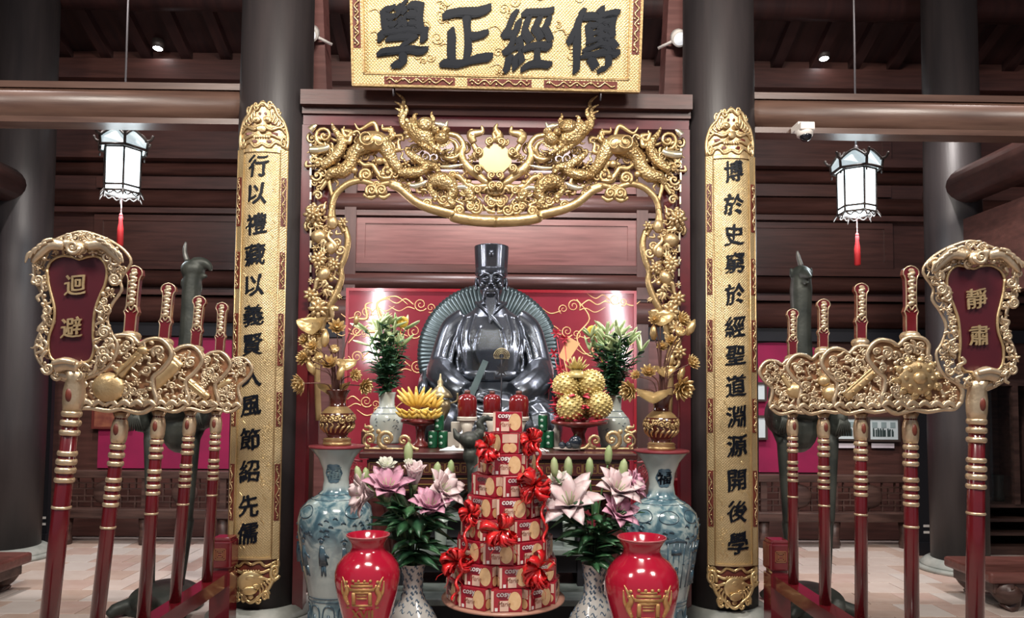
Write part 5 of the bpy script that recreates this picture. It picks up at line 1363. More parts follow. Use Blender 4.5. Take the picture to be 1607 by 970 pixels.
def hand(mb, wrist, fwd, up_, s, curl, grip=None):
    fwd = fwd.normalized(); up_ = (up_-fwd*up_.dot(fwd)).normalized(); sd = fwd.cross(up_)*s
    pc = wrist+fwd*.075
    M = Matrix((sd*.055, fwd*.085, up_*.026)).transposed(); mb.ball(pc, 1.0, 12, 8, M)
    mb.tube([wrist-fwd*.09, wrist, wrist+fwd*.03], [.05, .045, .04], 10)
    for k, L_ in enumerate((.085, .10, .092, .07)):
        o = (k-1.5)*.028; base = pc+fwd*.062+sd*o; d = fwd; pts = [base-fwd*.03, base]
        for j in range(3):
            d = (d-up_*math.tan(curl*(.5+.4*j))).normalized(); pts.append(pts[-1]+d*L_*(.42, .33, .25)[j])
        mb.tube(pts, [.014, .0155, .014, .0125, .009], 8)
    tb_ = pc-sd*.05-fwd*.03; mb.tube([tb_+sd*.02, tb_, tb_-sd*.02+fwd*.05-up_*.01, tb_-sd*.012+fwd*.09-up_*.03], [.02, .019, .016, .011], 8)
hd = link_mesh('head', remesh(b, .0052, 2, 'head', Vector((TX, YT, 0))), M_bronze, st)
b = MB(); hand(b, V(.24, -.47, .20), Vector((.10, -.75, -.42)), Vector((0, -.2, 1)), -1, .32)
link_mesh('hand', remesh(b, .0052, 1, 'hand', Vector((TX, YT, 0))), M_bronze, st)
b = MB(); hand(b, V(-.21, -.45, .235), Vector((.75, -.45, -.05)), Vector((-.3, -.85, .45)), 1, .55)
link_mesh('hand', remesh(b, .0052, 1, 'hand', Vector((TX, YT, 0))), M_bronze, st)
b = MB()
for s in (-1, 1):
    b.tube(catmull([H(s*.006, -.152, -.06), H(s*.05, -.135, -.085), H(s*.062, -.12, -.15), H(s*.055, -.125, -.19)], 5), [.009]*6+[.010]*5+[.006]*4+[.002], 7)
    b.tube(catmull([H(s*.03, -.125, -.12), H(s*.035, -.14, -.2), H(s*.015, -.16, -.29)], 5), [.009]*5+[.008]*4+[.005, .002], 7)
for k in range(7):
    o = (k-3)*.009; b.tube(catmull([H(o, -.128, -.125), H(o*1.1, -.15, -.2), H(o*.5, -.17, -.28), H(o*.3+.004*(-1)**k, -.18, -.375+abs(o)*1.6)], 4), [.009]*4+[.009]*4+[.007]*4+[.002], 7)
b.build('beard', M_bronze, hd)
b = MB(); b.lathe([(.130, .07), (.141, .08), (.141, .135), (.135, .14), (.139, .145), (.150, .33), (.151, .335), (.142, .34), (.05, .345)], H(0, .02, 0), 56, lobes=20, amp=.018); ht = b.build('scholar_hat', M_bronze, hd)
b = MB(); b.lathe([(.03, 0), (.03, .008), (.018, .012), (.016, .02), (0.004, .022)], H(0, -.125, .24), 18, RX(PI/2)); b.build('hat_button', M_bronze, ht)
b = MB(); pa, pb = px(743, 620, -.56), px(764, 570, -.50); ax = (pb-pa).normalized(); sd = ax.cross(Vector((0, 1, 0))).normalized()
b.prism([pa-sd*.028, pa+sd*.028, pb+sd*.024, pb-sd*.024], .02); b.build('court_tablet', M_halo, st)
# ================================================================== ALTAR TABLE AND OFFERINGS
def on_z(px_, py_, z):
    d = CAM_M @ Vector(((px_-PPX)/F_PX, -(py_-PPY)/F_PX, -1.0)); t = (z-CAM_H)/d.z
    return Vector((d.x*t, d.y*t, z))
TF, TB = 4.98, 5.72
TT = AZ(780, 711, TF); tx0, tx1 = AX(563, 712, TF), AX(1001, 712, TF)
M_table = mat('altar_wood', (0.055, 0.014, 0.014), 0.28, col2=(0.085, 0.024, 0.022), nscale=3, stretch=(1, 5, 8), coat=.3)
M_keyg = mat('key_gold', (.42, .26, .09), .4, .5)
tb = thing('altar_table', 'long dark red altar table with a gold key-pattern band', 'table', ((tx0+tx1)/2, 5.4, 0))
b = MB(); b.box(((tx0+tx1)/2, (TF+TB)/2, TT-.022), (tx1-tx0, TB-TF, .044), bevel=.01); b.build('top', M_table, tb)
z_a, z_b, z_c2 = AZ(780, 724, TF), AZ(780, 747, TF), AZ(780, 775, TF)
b = MB(); b.span((tx0+.06, TF+.05, z_a), (tx1-.06, TB-.05, TT-.04)); b.build('frieze', M_table, tb)
b = MB(); b.span((tx0+.05, TF+.035, z_b), (tx1-.05, TB-.04, z_a)); kb = b.build('key_band', M_table, tb)
b = MB(); n = 34; h = z_a-z_b; u = (tx1-tx0-.12)/n
for i in range(n):
    x = tx0+.06+i*u; g = .0035; yf = TF+.032
    def seg_(x0, x1, z0, z1): b.span((min(x0, x1)-g/2, yf, min(z0, z1)-g/2), (max(x0, x1)+g/2, yf+.004, max(z0, z1)+g/2))
    m = 1 if i % 2 == 0 else -1; xa, xb = (x+u*.08, x+u*.92) if m > 0 else (x+u*.92, x+u*.08)
    zA, zB = z_b+h*.18, z_b+h*.82
    seg_(xa, xb, zB, zB); seg_(xa, xa, zA, zB); seg_(xa, lerp(xa, xb, .75), zA, zA); seg_(lerp(xa, xb, .75), lerp(xa, xb, .75), zA, lerp(zA, zB, .65)); seg_(lerp(xa, xb, .75), lerp(xa, xb, .35), lerp(zA, zB, .65), lerp(zA, zB, .65)); seg_(lerp(xa, xb, .35), lerp(xa, xb, .35), lerp(zA, zB, .65), lerp(zA, zB, .35))
b.build('key_pattern', M_keyg, kb, stuff=True)
b = MB(); b.span((tx0+.07, TF+.06, z_c2), (tx1-.07, TF+.10, z_b)); ap = b.build('apron', M_table, tb)
b = MB()
for z in (lerp(z_c2, z_b, .78), lerp(z_c2, z_b, .45), lerp(z_c2, z_b, .12)): b.span((tx0+.08, TF+.054, z-.003), (tx1-.08, TF+.062, z+.003))
b.build('gold_line', M_keyg, ap, stuff=True)
M_carvered = mat('carved_red_bracket', (.20, .02, .035), .35, col2=(.30, .06, .07), nscale=20)
for s, xx in ((-1, tx0), (1, tx1)):
    for yy in (TF+.1, TB-.1):
        b = MB(); b.tube(catmull([(xx-s*.10, yy, z_b), (xx-s*.10, yy, .7), (xx-s*.16, yy, .35), (xx-s*.06, yy, .06), (xx-s*.04, yy, 0)], 5), [interp([0, .5, 1], [.07, .055, .06], i/20) for i in range(21)], 12, up=Vector((0, 1, 0))); b.build('leg', M_table, tb)
    b = MB(); C = Carve(b, lambda x, y, o: Vector((xx+s*(x*.11-.02), TF+.03-o, TT-.06-y*.22)), .11)
    C.fill(in_poly([(0, 0), (.95, .0), (.9, .35), (.5, .8), (.1, 1.0)]), (0, 0, 1, 1), .22, 5+s, 0, 1.2); C.rib([(0, .02), (.95, .0), (.88, .4), (.45, .82), (0, 1.0)], [.07, .07], 0)
    b.build('carved_bracket', M_carvered, tb, stuff=True)
# ---- steps in front of the table
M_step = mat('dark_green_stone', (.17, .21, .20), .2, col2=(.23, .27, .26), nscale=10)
sp = thing('stone_steps', 'dark green polished stone steps below the altar table', 'altar steps', (XC, 4.6, 0))
for (ya, yb, zpix, hw) in ((4.32, 4.98, 941, .62), (4.55, 4.98, 862, .60), (4.74, 4.98, 808, .58)):
    z = AZ(780, zpix, ya); b = MB(); b.box((XC, (ya+yb)/2, z-.02), (2*hw, yb-ya, .04), bevel=.008); b.build('slab', M_step, sp)
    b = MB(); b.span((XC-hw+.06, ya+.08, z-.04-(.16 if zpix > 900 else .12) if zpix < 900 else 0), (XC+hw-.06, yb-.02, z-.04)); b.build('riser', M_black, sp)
for s in (-1, 1):
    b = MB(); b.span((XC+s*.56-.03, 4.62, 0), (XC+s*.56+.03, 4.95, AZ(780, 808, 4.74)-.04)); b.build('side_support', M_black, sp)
M_pewter = mat('dark_pewter', (.07, .085, .085), .25, .7, col2=(.11, .125, .12), nscale=12)
for i, (px_, lab) in enumerate(((702, 'wide dark pewter bowl on the stone steps behind the pink lilies near the plum plate'), (868, 'wide dark pewter bowl on the stone steps behind the pale lilies'))):
    z = AZ(780, 808, 4.74); x = AX(px_, 790, 4.84)
    t = thing('pewter_bowl', ['wide dark pewter bowl beside the tower, behind the pinker lilies', 'wide dark pewter bowl beside the tower, behind the paler lilies'][i], 'bowl', (x, 4.85, z), 'pewter bowls')
    b = MB(); b.lathe([(.06, 0), (.065, .01), (.03, .03), (.10, .09), (.125, .13), (.13, .135), (.118, .13), (.02, .06)], (x, 4.85, z), 28, cap=False); b.build('bowl', M_pewter, t)
    b = MB(); b.lathe([(.125, .14), (.08, .17), (.02, .19), (.02, .215), (.005, .225)], (x, 4.85, z), 24); b.build('lid', M_pewter, t)
for i, px_ in enumerate((692, 893)):
    z = AZ(780, 862, 4.55); p = A(px_, 830, 4.64)
    t = thing('glass_cup', ['greenish glass cup on the stone step, behind the pinker lilies', 'greenish glass cup on the stone step, behind the paler lilies'][i], 'cup', (p.x, 4.64, z), 'glass cups')
    b = MB(); b.lathe([(.032, 0), (.036, .03), (.042, .15), (.045, .16), (.04, .155), (.03, .02)], (p.x, 4.64, z), 20, cap=False); b.build('cup', mat('cup_glass', (.35, .42, .38), .12, col2=(.28, .34, .31)), t)
# ---- gold scroll stands with porcelain vases of budding lilies
M_celadon = mat('pale_celadon', (.45, .50, .45), .2, col2=(.53, .56, .50), nscale=6, coat=.5)
M_blueline = mat('cobalt_line', (.07, .11, .16), .3)
M_leaf = mat('lily_leaf', (.022, .085, .035), .38, col2=(.05, .15, .06), nscale=14)
M_leaf2 = mat('dark_lily_leaf', (.012, .05, .025), .36, col2=(.03, .10, .045), nscale=14)
M_bud = mat('lily_bud', (.24, .35, .13), .45, col2=(.40, .46, .25), nscale=12)
M_stem = mat('green_stem', (.07, .15, .05), .5)
def surf_of(prof):
    zs = [p[1] for p in prof]; rs_ = [p[0] for p in prof]
    return lambda z: interp(zs, rs_, z)
def bud(p, d, L, r):
    b = MB(); d = d.normalized(); b.tube([p, p+d*L*.2, p+d*L*.55, p+d*L*.85, p+d*L], [r*.5, r*.85, r, r*.7, r*.15], 9, up=Vector((.3, -1, .2))); return b
def leafstrip(b, p, d, L, w, droop, side=None):
    d = d.normalized(); pts = []
    for k in range(6):
        t_ = k/5; pts.append(p+d*(L*t_)+Vector((0, 0, -droop*L*t_*t_)))
    sd = side if side is not None else d.cross(Vector((0, 0, 1)))
    if sd.length < .1: sd = Vector((1, 0, 0))
    b.strip(pts, [w*x for x in (.25, .8, 1, .85, .5, .05)], sd, .003, .35)
def budding_bouquet(c, mouth_z, topz, spread, label, seed, k):
    R = random.Random(seed)
    t = thing('lily_bouquet', label, 'flowers', (c.x, c.y, mouth_z), 'budding lilies on the altar')
    for i in range(20):
        a = R.uniform(0, 2*PI); rr = R.uniform(.15, 1)*spread; top = Vector((c.x+rr*math.cos(a)*1.1, c.y+rr*math.sin(a)*.6, lerp(mouth_z, topz, R.uniform(.6, .92))))
        base = Vector((c.x+R.uniform(-.02, .02), c.y+R.uniform(-.02, .02), mouth_z-.06))
        mid = lerp(base, top, .5)+Vector((-(top.x-c.x)*.15, 0, .02)); path = catmull([base, mid, top], 6)
        b = MB(); b.tube(path, .005, 6, up=Vector((1, 0, 0))); b.build('stem', M_stem, t)
        b = MB()
        for j in range(9):
            p = path[min(3+j, len(path)-1)]; aa = R.uniform(0, 2*PI); leafstrip(b, p, Vector((math.cos(aa), math.sin(aa), R.uniform(.2, 1.0))), R.uniform(.08, .13), .024, R.uniform(.1, .5))
        b.build('leaves', M_leaf if i % 2 else M_leaf2, t, stuff=True)
        for j in range(R.choice((2, 3, 4))):
            aa = R.uniform(0, 2*PI); d = Vector((math.cos(aa)*.9+(top.x-c.x)*3, math.sin(aa)*.5, R.uniform(.3, 1.3)))
            bud(top, d, R.uniform(.10, .15), R.uniform(.010, .015)).build('bud', M_bud, t)
    b = MB()
    for j in range(110):
        aa = R.uniform(0, 2*PI); hh = R.uniform(-.01, .30); rr = R.uniform(0, .05+.25*max(hh, 0)); p = Vector((c.x+rr*math.cos(aa), c.y+rr*math.sin(aa), mouth_z+hh))
        leafstrip(b, p, Vector((math.cos(aa), math.sin(aa)-.2, R.uniform(.1, 1.2))), R.uniform(.08, .13), .026, R.uniform(.2, .6))
    b.build('lower_leaves', M_leaf2, t, stuff=True)
    b = MB(); p = Vector((c.x+(.11 if seed == 1 else -.16), c.y+.03, topz-.05))
    for j in range(14):
        aa = 2*PI*j/14; b.ball(p+Vector((.03*math.cos(aa), -.01, .028*math.sin(aa)+.01)), (.022, .016, .02), 7, 5)
    b.ball(p, (.03, .03, .03), 10, 8); b.tube([p, Vector((c.x, c.y, mouth_z))], .004, 5); b.build('yellow_flower', mat('marigold_yellow', (.70, .50, .06), .6, col2=(.6, .38, .04), nscale=20), t)
vp = [(20, 0), (21, 3), (22, 8), (25, 25), (26, 34), (24, 42), (17, 50), (12, 56), (12, 66), (13.5, 74), (14.5, 77)]
for i, (px_, pyb, ymouth, ytop, lab) in enumerate(((606, 692, 613, 497, 'side of the bananas'), (963, 697, 624, 512, 'side of the golden balls'))):
    c = on_z(px_, pyb+4, TT); k = c.y/F_PX
    prof = [(r*k, z*k*1.04) for r, z in vp]
    t = thing('porcelain_vase', 'pale celadon vase with blue birds, altar end on the ' + lab, 'vase', c, 'celadon vases on the altar')
    b = MB(); b.lathe(prof, c, 36, cap=True); bd = b.build('body', M_celadon, t)
    sf = surf_of(prof); b = MB(); R = random.Random(i)
    for zz in (46, 55): b.lathe([(sf(zz*k)+.001, zz*k), (sf(zz*k)+.0025, zz*k+.002), (sf((zz+1)*k)+.001, zz*k+.005)], c, 36, cap=False)
    for j in range(16):
        a = -PI/2+R.uniform(-1.2, 1.2); zz = R.uniform(18, 38)*k; r = sf(zz)+.001; p = c+Vector((r*math.cos(a), r*math.sin(a), zz)); q = c+Vector((r*math.cos(a+.14), r*math.sin(a+.14), zz+R.uniform(-.015, .02)))
        b.tube([p, lerp(p, q, .5)+Vector((0, -.002, .006)), q], [.001, .003, .001], 5)
    b.build('blue_painting', M_blueline, bd, stuff=True)
    budding_bouquet(c+Vector((0, 0, 0)), c.z+77*k*1.04, AZ(px_, ytop, c.y), .20, 'bunch of unopened green lilies in the vase on the ' + lab, i+1, k)
    # gold scroll stand in front
    s = -1 if i == 0 else 1; cc = on_z(px_+ (2 if i == 0 else -4), 707, TT); cc.y -= .02
    t = thing('scroll_ornament', 'gilt scroll ornament before the vase on the ' + lab, 'ornament', cc, 'gilt scroll ornaments')
    b = MB(); b.box(cc+Vector((-s*.02, .0, .006)), (.36, .07, .012)); b.span(cc+Vector((s*.15, -.03, .012)), cc+Vector((s*.175, .03, .13))); b.build('base', M_table, t)
    b = MB(); kk = cc.y/F_PX; C = Carve(b, lambda x, y, o: cc+Vector((-s*x*kk, -o-.02, (33-y)*kk*1.0+.012)), kk)
    C.spiral(-28+2, 18, 12, 1.3, 1, 1.6, 3.4, 0); C.spiral(0, 17, 15, 1.3, 1, 1.6, 4, 0); C.spiral(26, 20, 11, 1.3, -1, 1.6, 3.2, 0); C.rib([(-38, 4), (-30, 8), (-20, 3)], [2, 4, 2], 0); C.rib([(34, 24), (42, 32), (50, 33)], [3, 4, 2], 0); C.rib([(-40, 32), (0, 33), (40, 33)], [2.4, 2.4], 0)
    C.flame(-26, 6, -34, -6, 3.5, .3, 0); C.dome(-13, 6, 4, 4, 0)
    b.build('scrolls', M_goldpale, t, stuff=True)
# ---- trays: bananas, and the tower of golden flowers
M_tray = mat('red_tray', (.16, .02, .018), .3, coat=.4); M_ban = mat('banana_skin', (.66, .44, .07), .45, col2=(.76, .55, .16), nscale=10, namt=.8)
def pedestal_tray(c, r, h, label, m=M_tray):
    t = thing('offering_tray', label, 'tray', c, 'offering trays')
    b = MB(); b.lathe([(r*.55, 0), (r*.55, .015), (r*.25, .04), (r*.2, h*.55), (r*.3, h*.8), (r*.9, h*.93)], c, 32); b.build('foot', m, t)
    b = MB(); b.lathe([(r*.8, h*.9), (r, h*.95), (r*1.02, h*1.06), (r*.97, h*1.05), (r*.9, h*1.0)], c, 36); b.build('dish', m, t)
    return c+Vector((0, 0, h*1.02))
c = on_z(657, 703, TT); c.y += .12; k = c.y/F_PX
top = pedestal_tray(c, 31*k, 40*k, 'red pedestal tray holding bananas')
def banana_hand(p, yaw, pitch, n, L, lab):
    t = thing('banana_bunch', lab, 'bananas', p, 'bananas on the red tray')
    M = RZ(yaw) @ RX(pitch); R = random.Random(int(yaw*100)+n)
    for row in range(2):
        for j in range(n):
            a = lerp(-1.15, 1.15, j/(n-1)); d = Vector((math.sin(a), -math.cos(a)*.5-.1*row, .5+.35*math.cos(a)-.25*row))
            pts = [p+M @ (d*L*u+Vector((0, -.10*L*math.sin(u*PI)*(1+row), .20*L*u*u))) for u in (0, .25, .5, .75, 1.0)]
            b = MB(); b.tube(pts, [.006, .016, .018, .015, .005], 7); b.build('banana', M_ban, t)
    b = MB(); b.ball(p, (.028, .025, .025), 10, 8); b.build('stalk', M_ban, t)
banana_hand(top+Vector((-.07, -.06, .05)), .25, .9, 6, .13, 'yellow banana bunch on the tray leaning towards the celadon vase')
banana_hand(top+Vector((.08, -.07, .05)), -.25, .9, 6, .13, 'yellow banana bunch on the tray leaning towards the green tins')
banana_hand(top+Vector((-.03, .03, .10)), .0, .15, 7, .16, 'yellow banana bunch standing upright on top of the tray')
banana_hand(top+Vector((.10, .05, .10)), -.5, .4, 5, .13, 'yellow banana bunch behind the upright one, beside the brass censer')
c = on_z(912, 706, TT); c.y += .14; k = c.y/F_PX
top = pedestal_tray(c, 44*k, 40*k, 'dark red pedestal tray holding golden flower balls')
M_gball = mat('gold_foil_petals', (.70, .57, .25), .38, .35, col2=(.52, .40, .14), nscale=26)
M_rpet = mat('crimson_paper', (.48, .02, .05), .5, col2=(.62, .05, .08), nscale=12)
fb0 = MB(); R = random.Random(3)
for j in range(130):
    z = 1-2*(j+.5)/130; a = j*2.39996; r = math.sqrt(1-z*z); n_ = Vector((r*math.cos(a), r*math.sin(a), z)); q = n_.to_track_quat('Z', 'Y').to_matrix()
    fb0.ball(n_*.92, 1.0, 6, 4, q @ Matrix(((.12, 0, 0), (0, .08, 0), (0, 0, .10))) )
fb0.ball((0, 0, 0), .92, 14, 10)
fme = fb0.mesh('flower_ball'); fme.materials.append(M_gball)
spots = [(888, 606, -.02, 22), (927, 602, -.02, 23), (896, 640, -.10, 23), (940, 636, -.10, 22), (914, 640, .08, 20), (905, 612, .09, 20)]
labs = ['upper golden flower ball beside the statue', 'upper golden flower ball beside the budding lilies', 'lower golden flower ball beside the statue', 'lower golden flower ball beside the budding lilies', 'golden flower ball at the back of the lower layer', 'golden flower ball at the back of the upper layer']
for (x, y, dy, r), lab in zip(spots, labs):
    p = A(x, y, c.y+dy); t = thing('flower_ball', lab + ' on the tray', 'ornament', p, 'golden flower balls on the tray')
    o = link_mesh('petals', fme, None, t); o.scale = (r*k,)*3
b = MB()
for j in range(90):
    a = 2*PI*j/90*3+R.uniform(-.1, .1); rr = R.uniform(.11, .17); z = R.choice((.02, .05, .13, .17, .21)); p = top+Vector((rr*math.cos(a), rr*math.sin(a), z)); leafstrip(b, p, Vector((math.cos(a), math.sin(a), R.uniform(-.2, .6))), R.uniform(.05, .085), .032, .25)
reg(b.build('paper_petals', M_rpet), 'crimson paper petals edging the tray of golden flower balls', 'petals', kind='stuff')
p = A(905, 572, c.y-.02); t = thing('gold_paper_lotus', 'gold paper lotus crowning the tray of golden flower balls', 'ornament', p+Vector((0, 0, -.06)))
for ring_, (n, L_, up_) in enumerate(((9, .10, .35), (8, .10, .9), (6, .10, 2.0))):
    for j in range(n):
        a = 2*PI*(j+.5*ring_)/n; b = MB(); leafstrip(b, p+Vector((0, 0, -.05)), Vector((math.cos(a), math.sin(a), up_)), L_, .022, -.2); b.build('petal', M_gball, t)
b = MB(); b.lathe([(.09, -.10), (.06, -.06), (.03, -.03)], p, 16); b.build('base', M_gball, t)
p = A(893, 548, c.y+.06); b = MB(); u_ = Vector((.5, 0, .87)); v_ = Vector((.87, 0, -.5)); b.prism([p-u_*.09-v_*.04, p-u_*.09+v_*.04, p+u_*.08+v_*.05, p+u_*.08-v_*.05], .004); b.tube([p-u_*.08, A(900, 625, c.y+.06)], .004, 6)
reg(b.build('orange_card', mat('orange_card', (.78, .48, .24), .5)), 'orange paper card rising behind the gold paper lotus', 'card')
R = random.Random(8)
for j in range(9):
    x, y = 872+R.uniform(-6, 22), 520+R.uniform(0, 130); q = A(x, y, c.y+R.uniform(.02, .14)); b = MB()
    for m_ in range(6): leafstrip(b, q, Vector((math.cos(m_*1.05), -.4, math.sin(m_*1.05))), .045, .018, .1)
    b.tube([q, Vector((lerp(q.x, c.x, .6), c.y+.08, top.z))], .003, 5)
    reg(b.build('red_blossom', M_rpet), 'crimson paper blossom on a wire beside the golden flower balls', 'blossom', 'crimson blossoms')
# ---- red jars, tins, censer, cups
M_jar = mat('dark_red_wine', (.17, .012, .012), .12, col2=(.12, .008, .01), nscale=3, coat=.6); M_cap = mat('brown_cap', (.10, .03, .02), .4)
M_pale = mat('pale_ceramic', (.52, .47, .40), .35, col2=(.62, .58, .50), nscale=10)
jar_labs = ['round red jar on the pale stand, on the banana side', 'round red jar between the other two red jars', 'round red jar on the pale stand, on the flower ball side']
for i, (x, yt, yb, w) in enumerate(((733, 613, 658, 15), (772, 614, 652, 14), (814, 614, 658, 15.5))):
    Yj = 5.45 if i != 1 else 5.62; k = Yj/F_PX; p = A(x, yb, Yj)
    t = thing('pedestal_stand', ['pale stand under the red jar on the banana side', 'pale stand under the red jar between the other two', 'pale stand under the red jar on the flower ball side'][i], 'stand', (p.x, Yj, TT), 'jar stands')
    h = p.z-TT; b = MB(); b.lathe([(.05, 0), (.052, .01), (.03, h*.3), (.035, h*.6), (.058, h-.012)], (p.x, Yj, TT), 24); b.build('stem', M_pale, t)
    b = MB(); b.lathe([(.07, h-.012), (.075, h-.006), (.075, h)], (p.x, Yj, TT), 24); b.build('plate', M_pale, t)
    H_ = (yb-yt)*k; t = thing('red_jar', jar_labs[i], 'jar', p, 'red jars')
    b = MB(); b.lathe([(w*k*.9, 0), (w*k, .01), (w*k, H_*.66), (w*k*.85, H_*.80), (w*k*.4, H_*.88)], p, 28); b.build('body', M_jar, t)
    b = MB(); b.lathe([(w*k*.30, H_*.87), (w*k*.30, H_), (w*k*.1, H_*1.01)], p, 18); b.build('cap', M_cap, t)
    b = MB(); b.lathe([(w*k*1.04, 0), (w*k*1.06, .012), (w*k*1.01, .02)], p, 28); b.build('foot_ring', M_pale, t)
M_tin = mat('green_tin', (.008, .085, .035), .25, col2=(.012, .11, .05), nscale=6, metal=.2); M_rim = mat('tin_rim', (.45, .45, .42), .3, .9)
def tin(p, r, h, lab):
    t = thing('green_tin', lab, 'tin', p, 'green drink tins')
    b = MB(); b.lathe([(r*.9, 0), (r, .006), (r, h-.008), (r*.9, h)], p, 24); bd = b.build('body', M_tin, t)
    b = MB(); b.lathe([(r*.9, h), (r*.92, h+.003), (r*.8, h+.003), (r*.78, h-.001)], p, 24, cap=False); b.build('rim', M_rim, t)
    b = MB()
    for a, z in ((-PI/2-.3, .68), (-PI/2-.3, .30)):
        q = p+Vector((r*1.01*math.cos(a), r*1.01*math.sin(a), h*z)); b.lathe([(.012, 0), (.012, .003)], q, 14, Vector((math.cos(a), math.sin(a), 0)).to_track_quat('Z', 'Y').to_matrix())
    b.build('round_mark', mat('tin_mark', (.35, .5, .42), .4), bd, stuff=True)
for (x, yb, lab) in ((679, 703, 'lower green tin beside the banana tray'), (695, 703, 'lower green tin beside the white boxes'), (689, 677, 'green tin standing on the two tins beside the bananas'), (848, 700, 'lower green tin beside the biscuit tower'), (862, 704, 'lower green tin beside the flower ball tray'), (852, 676, 'green tin standing on the two tins beside the flower balls')):
    base_y = on_z(690 if x < 760 else 855, 703, TT).y; p = A(x, yb, base_y); kk = base_y/F_PX; r = 7.6*kk
    p.z = TT if yb > 690 else TT+26*kk+.004
    if yb <= 690: p.y += 0.0
    tin(p, r, 26*kk if yb > 690 else 24*kk, lab)
M_brass = mat('aged_brass', (.36, .30, .17), .35, .8, col2=(.24, .20, .12), nscale=14)
c = on_z(690, 700, TT); c.y = 5.66; c.x = AX(690, 690, 5.66); k = c.y/F_PX
t = thing('brass_censer', 'aged brass lidded censer with spire beside the bananas', 'censer', c)
b = MB(); b.lathe([(10*k, 0), (10*k, 4*k), (5*k, 9*k), (6*k, 35*k), (12*k, 48*k), (17*k, 60*k), (15*k, 72*k)], c, 28); b.build('body', M_brass, t)
b = MB(); b.lathe([(19*k, 74*k), (20*k, 76*k), (15*k, 84*k), (8*k, 90*k), (4*k, 94*k), (5*k, 99*k), (2*k, 104*k), (1*k, 112*k)], c, 28); b.build('lid', M_brass, t)
for s in (-1, 1):
    b = MB(); b.tube(catmull([c+Vector((s*15*k, 0, 66*k)), c+Vector((s*26*k, 0, 70*k)), c+Vector((s*27*k, 0, 82*k))], 4), 1.6*k, 6); b.build('handle', M_brass, t)
for i, (x, y, w, h, lab) in enumerate(((712, 690, 18, 22, 'white box beside the green tins'), (716, 668, 16, 16, 'small white box stacked on the white box by the tins'))):
    p = on_z(712, 702, TT); p.y += .1; kk = p.y/F_PX
    b = MB(); b.box((AX(x, 690, p.y), p.y, TT+h*kk/2+(0 if i == 0 else 22*kk+.001)), (w*kk, .07, h*kk), bevel=.003); reg(b.build('white_box', M_pale), lab, 'box', 'white boxes')
def goblet(x, y, r, h, lab, m=M_pale):
    p = on_z(x, y, TT); t = thing('offering_cup', lab, 'cup', p, 'offering cups')
    b = MB(); b.lathe([(r*.6, 0), (r*.6, .006), (r*.22, .015), (r*.2, h*.5), (r*.7, h*.65), (r, h*.95), (r*1.02, h), (r*.85, h*.9), (r*.1, h*.68)], p, 22, cap=False); b.build('bowl', m, t)
goblet(722, 705, .045, .11, 'pale stemmed cup beside the white boxes'); goblet(832, 706, .04, .07, 'small pale cup beside the biscuit tower')
# white napkin cloths
for i, (x, y, lab) in enumerate(((709, 707, 'crumpled white cloth before the stacked tins'), (842, 708, 'crumpled white cloth beside the biscuit tower'))):
    p = on_z(x, y, TT); b = MB(); R = random.Random(i)
    n = 12; vs = []; fs = []
    for j in range(n+1):
        for q in range(n+1):
            u, v = j/n-.5, q/n-.5; vs.append((p.x+u*.17, p.y+v*.12, TT+.004+.045*max(0, .5-math.hypot(u, v))*2*(.6+.6*mnoise.noise(Vector((u*7, v*7, i*3))))))
    m0 = len(vs); vs += [(a, c_, TT+.001) for a, c_, _ in vs]
    for j in range(n):
        for q in range(n):
            a = j*(n+1)+q; fs.append((a, a+n+1, a+n+2, a+1)); fs.append((m0+a+1, m0+a+n+2, m0+a+n+1, m0+a))
    b.add(vs, fs); reg(b.build('white_cloth', mat('white_linen_%d' % i, (.58, .60, .56), .7)), lab, 'cloth', 'white cloths')
# plate with dark plums and a teapot, ribbed bottle
p = on_z(893, 707, TT); kk = p.y/F_PX; t = thing('plum_plate', 'white plate holding dark plums before the flower ball tray', 'plate', p)
b = MB(); b.lathe([(.05, 0), (.055, .004), (.11, .014), (.115, .018), (.10, .014), (.0, .006)], p, 30, cap=False); b.build('dish', M_pale, t)
M_plum = mat('blue_black_plum', (.012, .018, .028), .25)
for dx, dz, r, lab in ((-.05, .04, .026, 'small dark plum on the plate beside the ribbed bottle'), (.0, .04, .028, 'dark plum in the middle of the plate'), (.045, .06, .048, 'large round dark fruit on the plate')):
    t = thing('dark_plum', lab, 'fruit', p+Vector((dx, -.01, .012)), 'dark plums')
    b = MB(); b.ball(p+Vector((dx, -.01, .012+r)), (r, r, r*.95), 16, 12); bd = b.build('flesh', M_plum, t); b = MB(); b.tube([p+Vector((dx, -.01, .012+1.9*r)), p+Vector((dx+.004, -.012, .02+2*r))], .003, 5); b.build('stem', M_stem, t)
p = on_z(874, 703, TT); p.y += .05; b = MB(); b.lathe([(.03, 0)]+[(.030+.002*(j % 2), .012+.012*j) for j in range(10)]+[(.018, .145), (.015, .16), (.022, .175)], p, 22); reg(b.build('ribbed_bottle', M_pale), 'pale ribbed bottle beside the plate of dark plums', 'bottle')
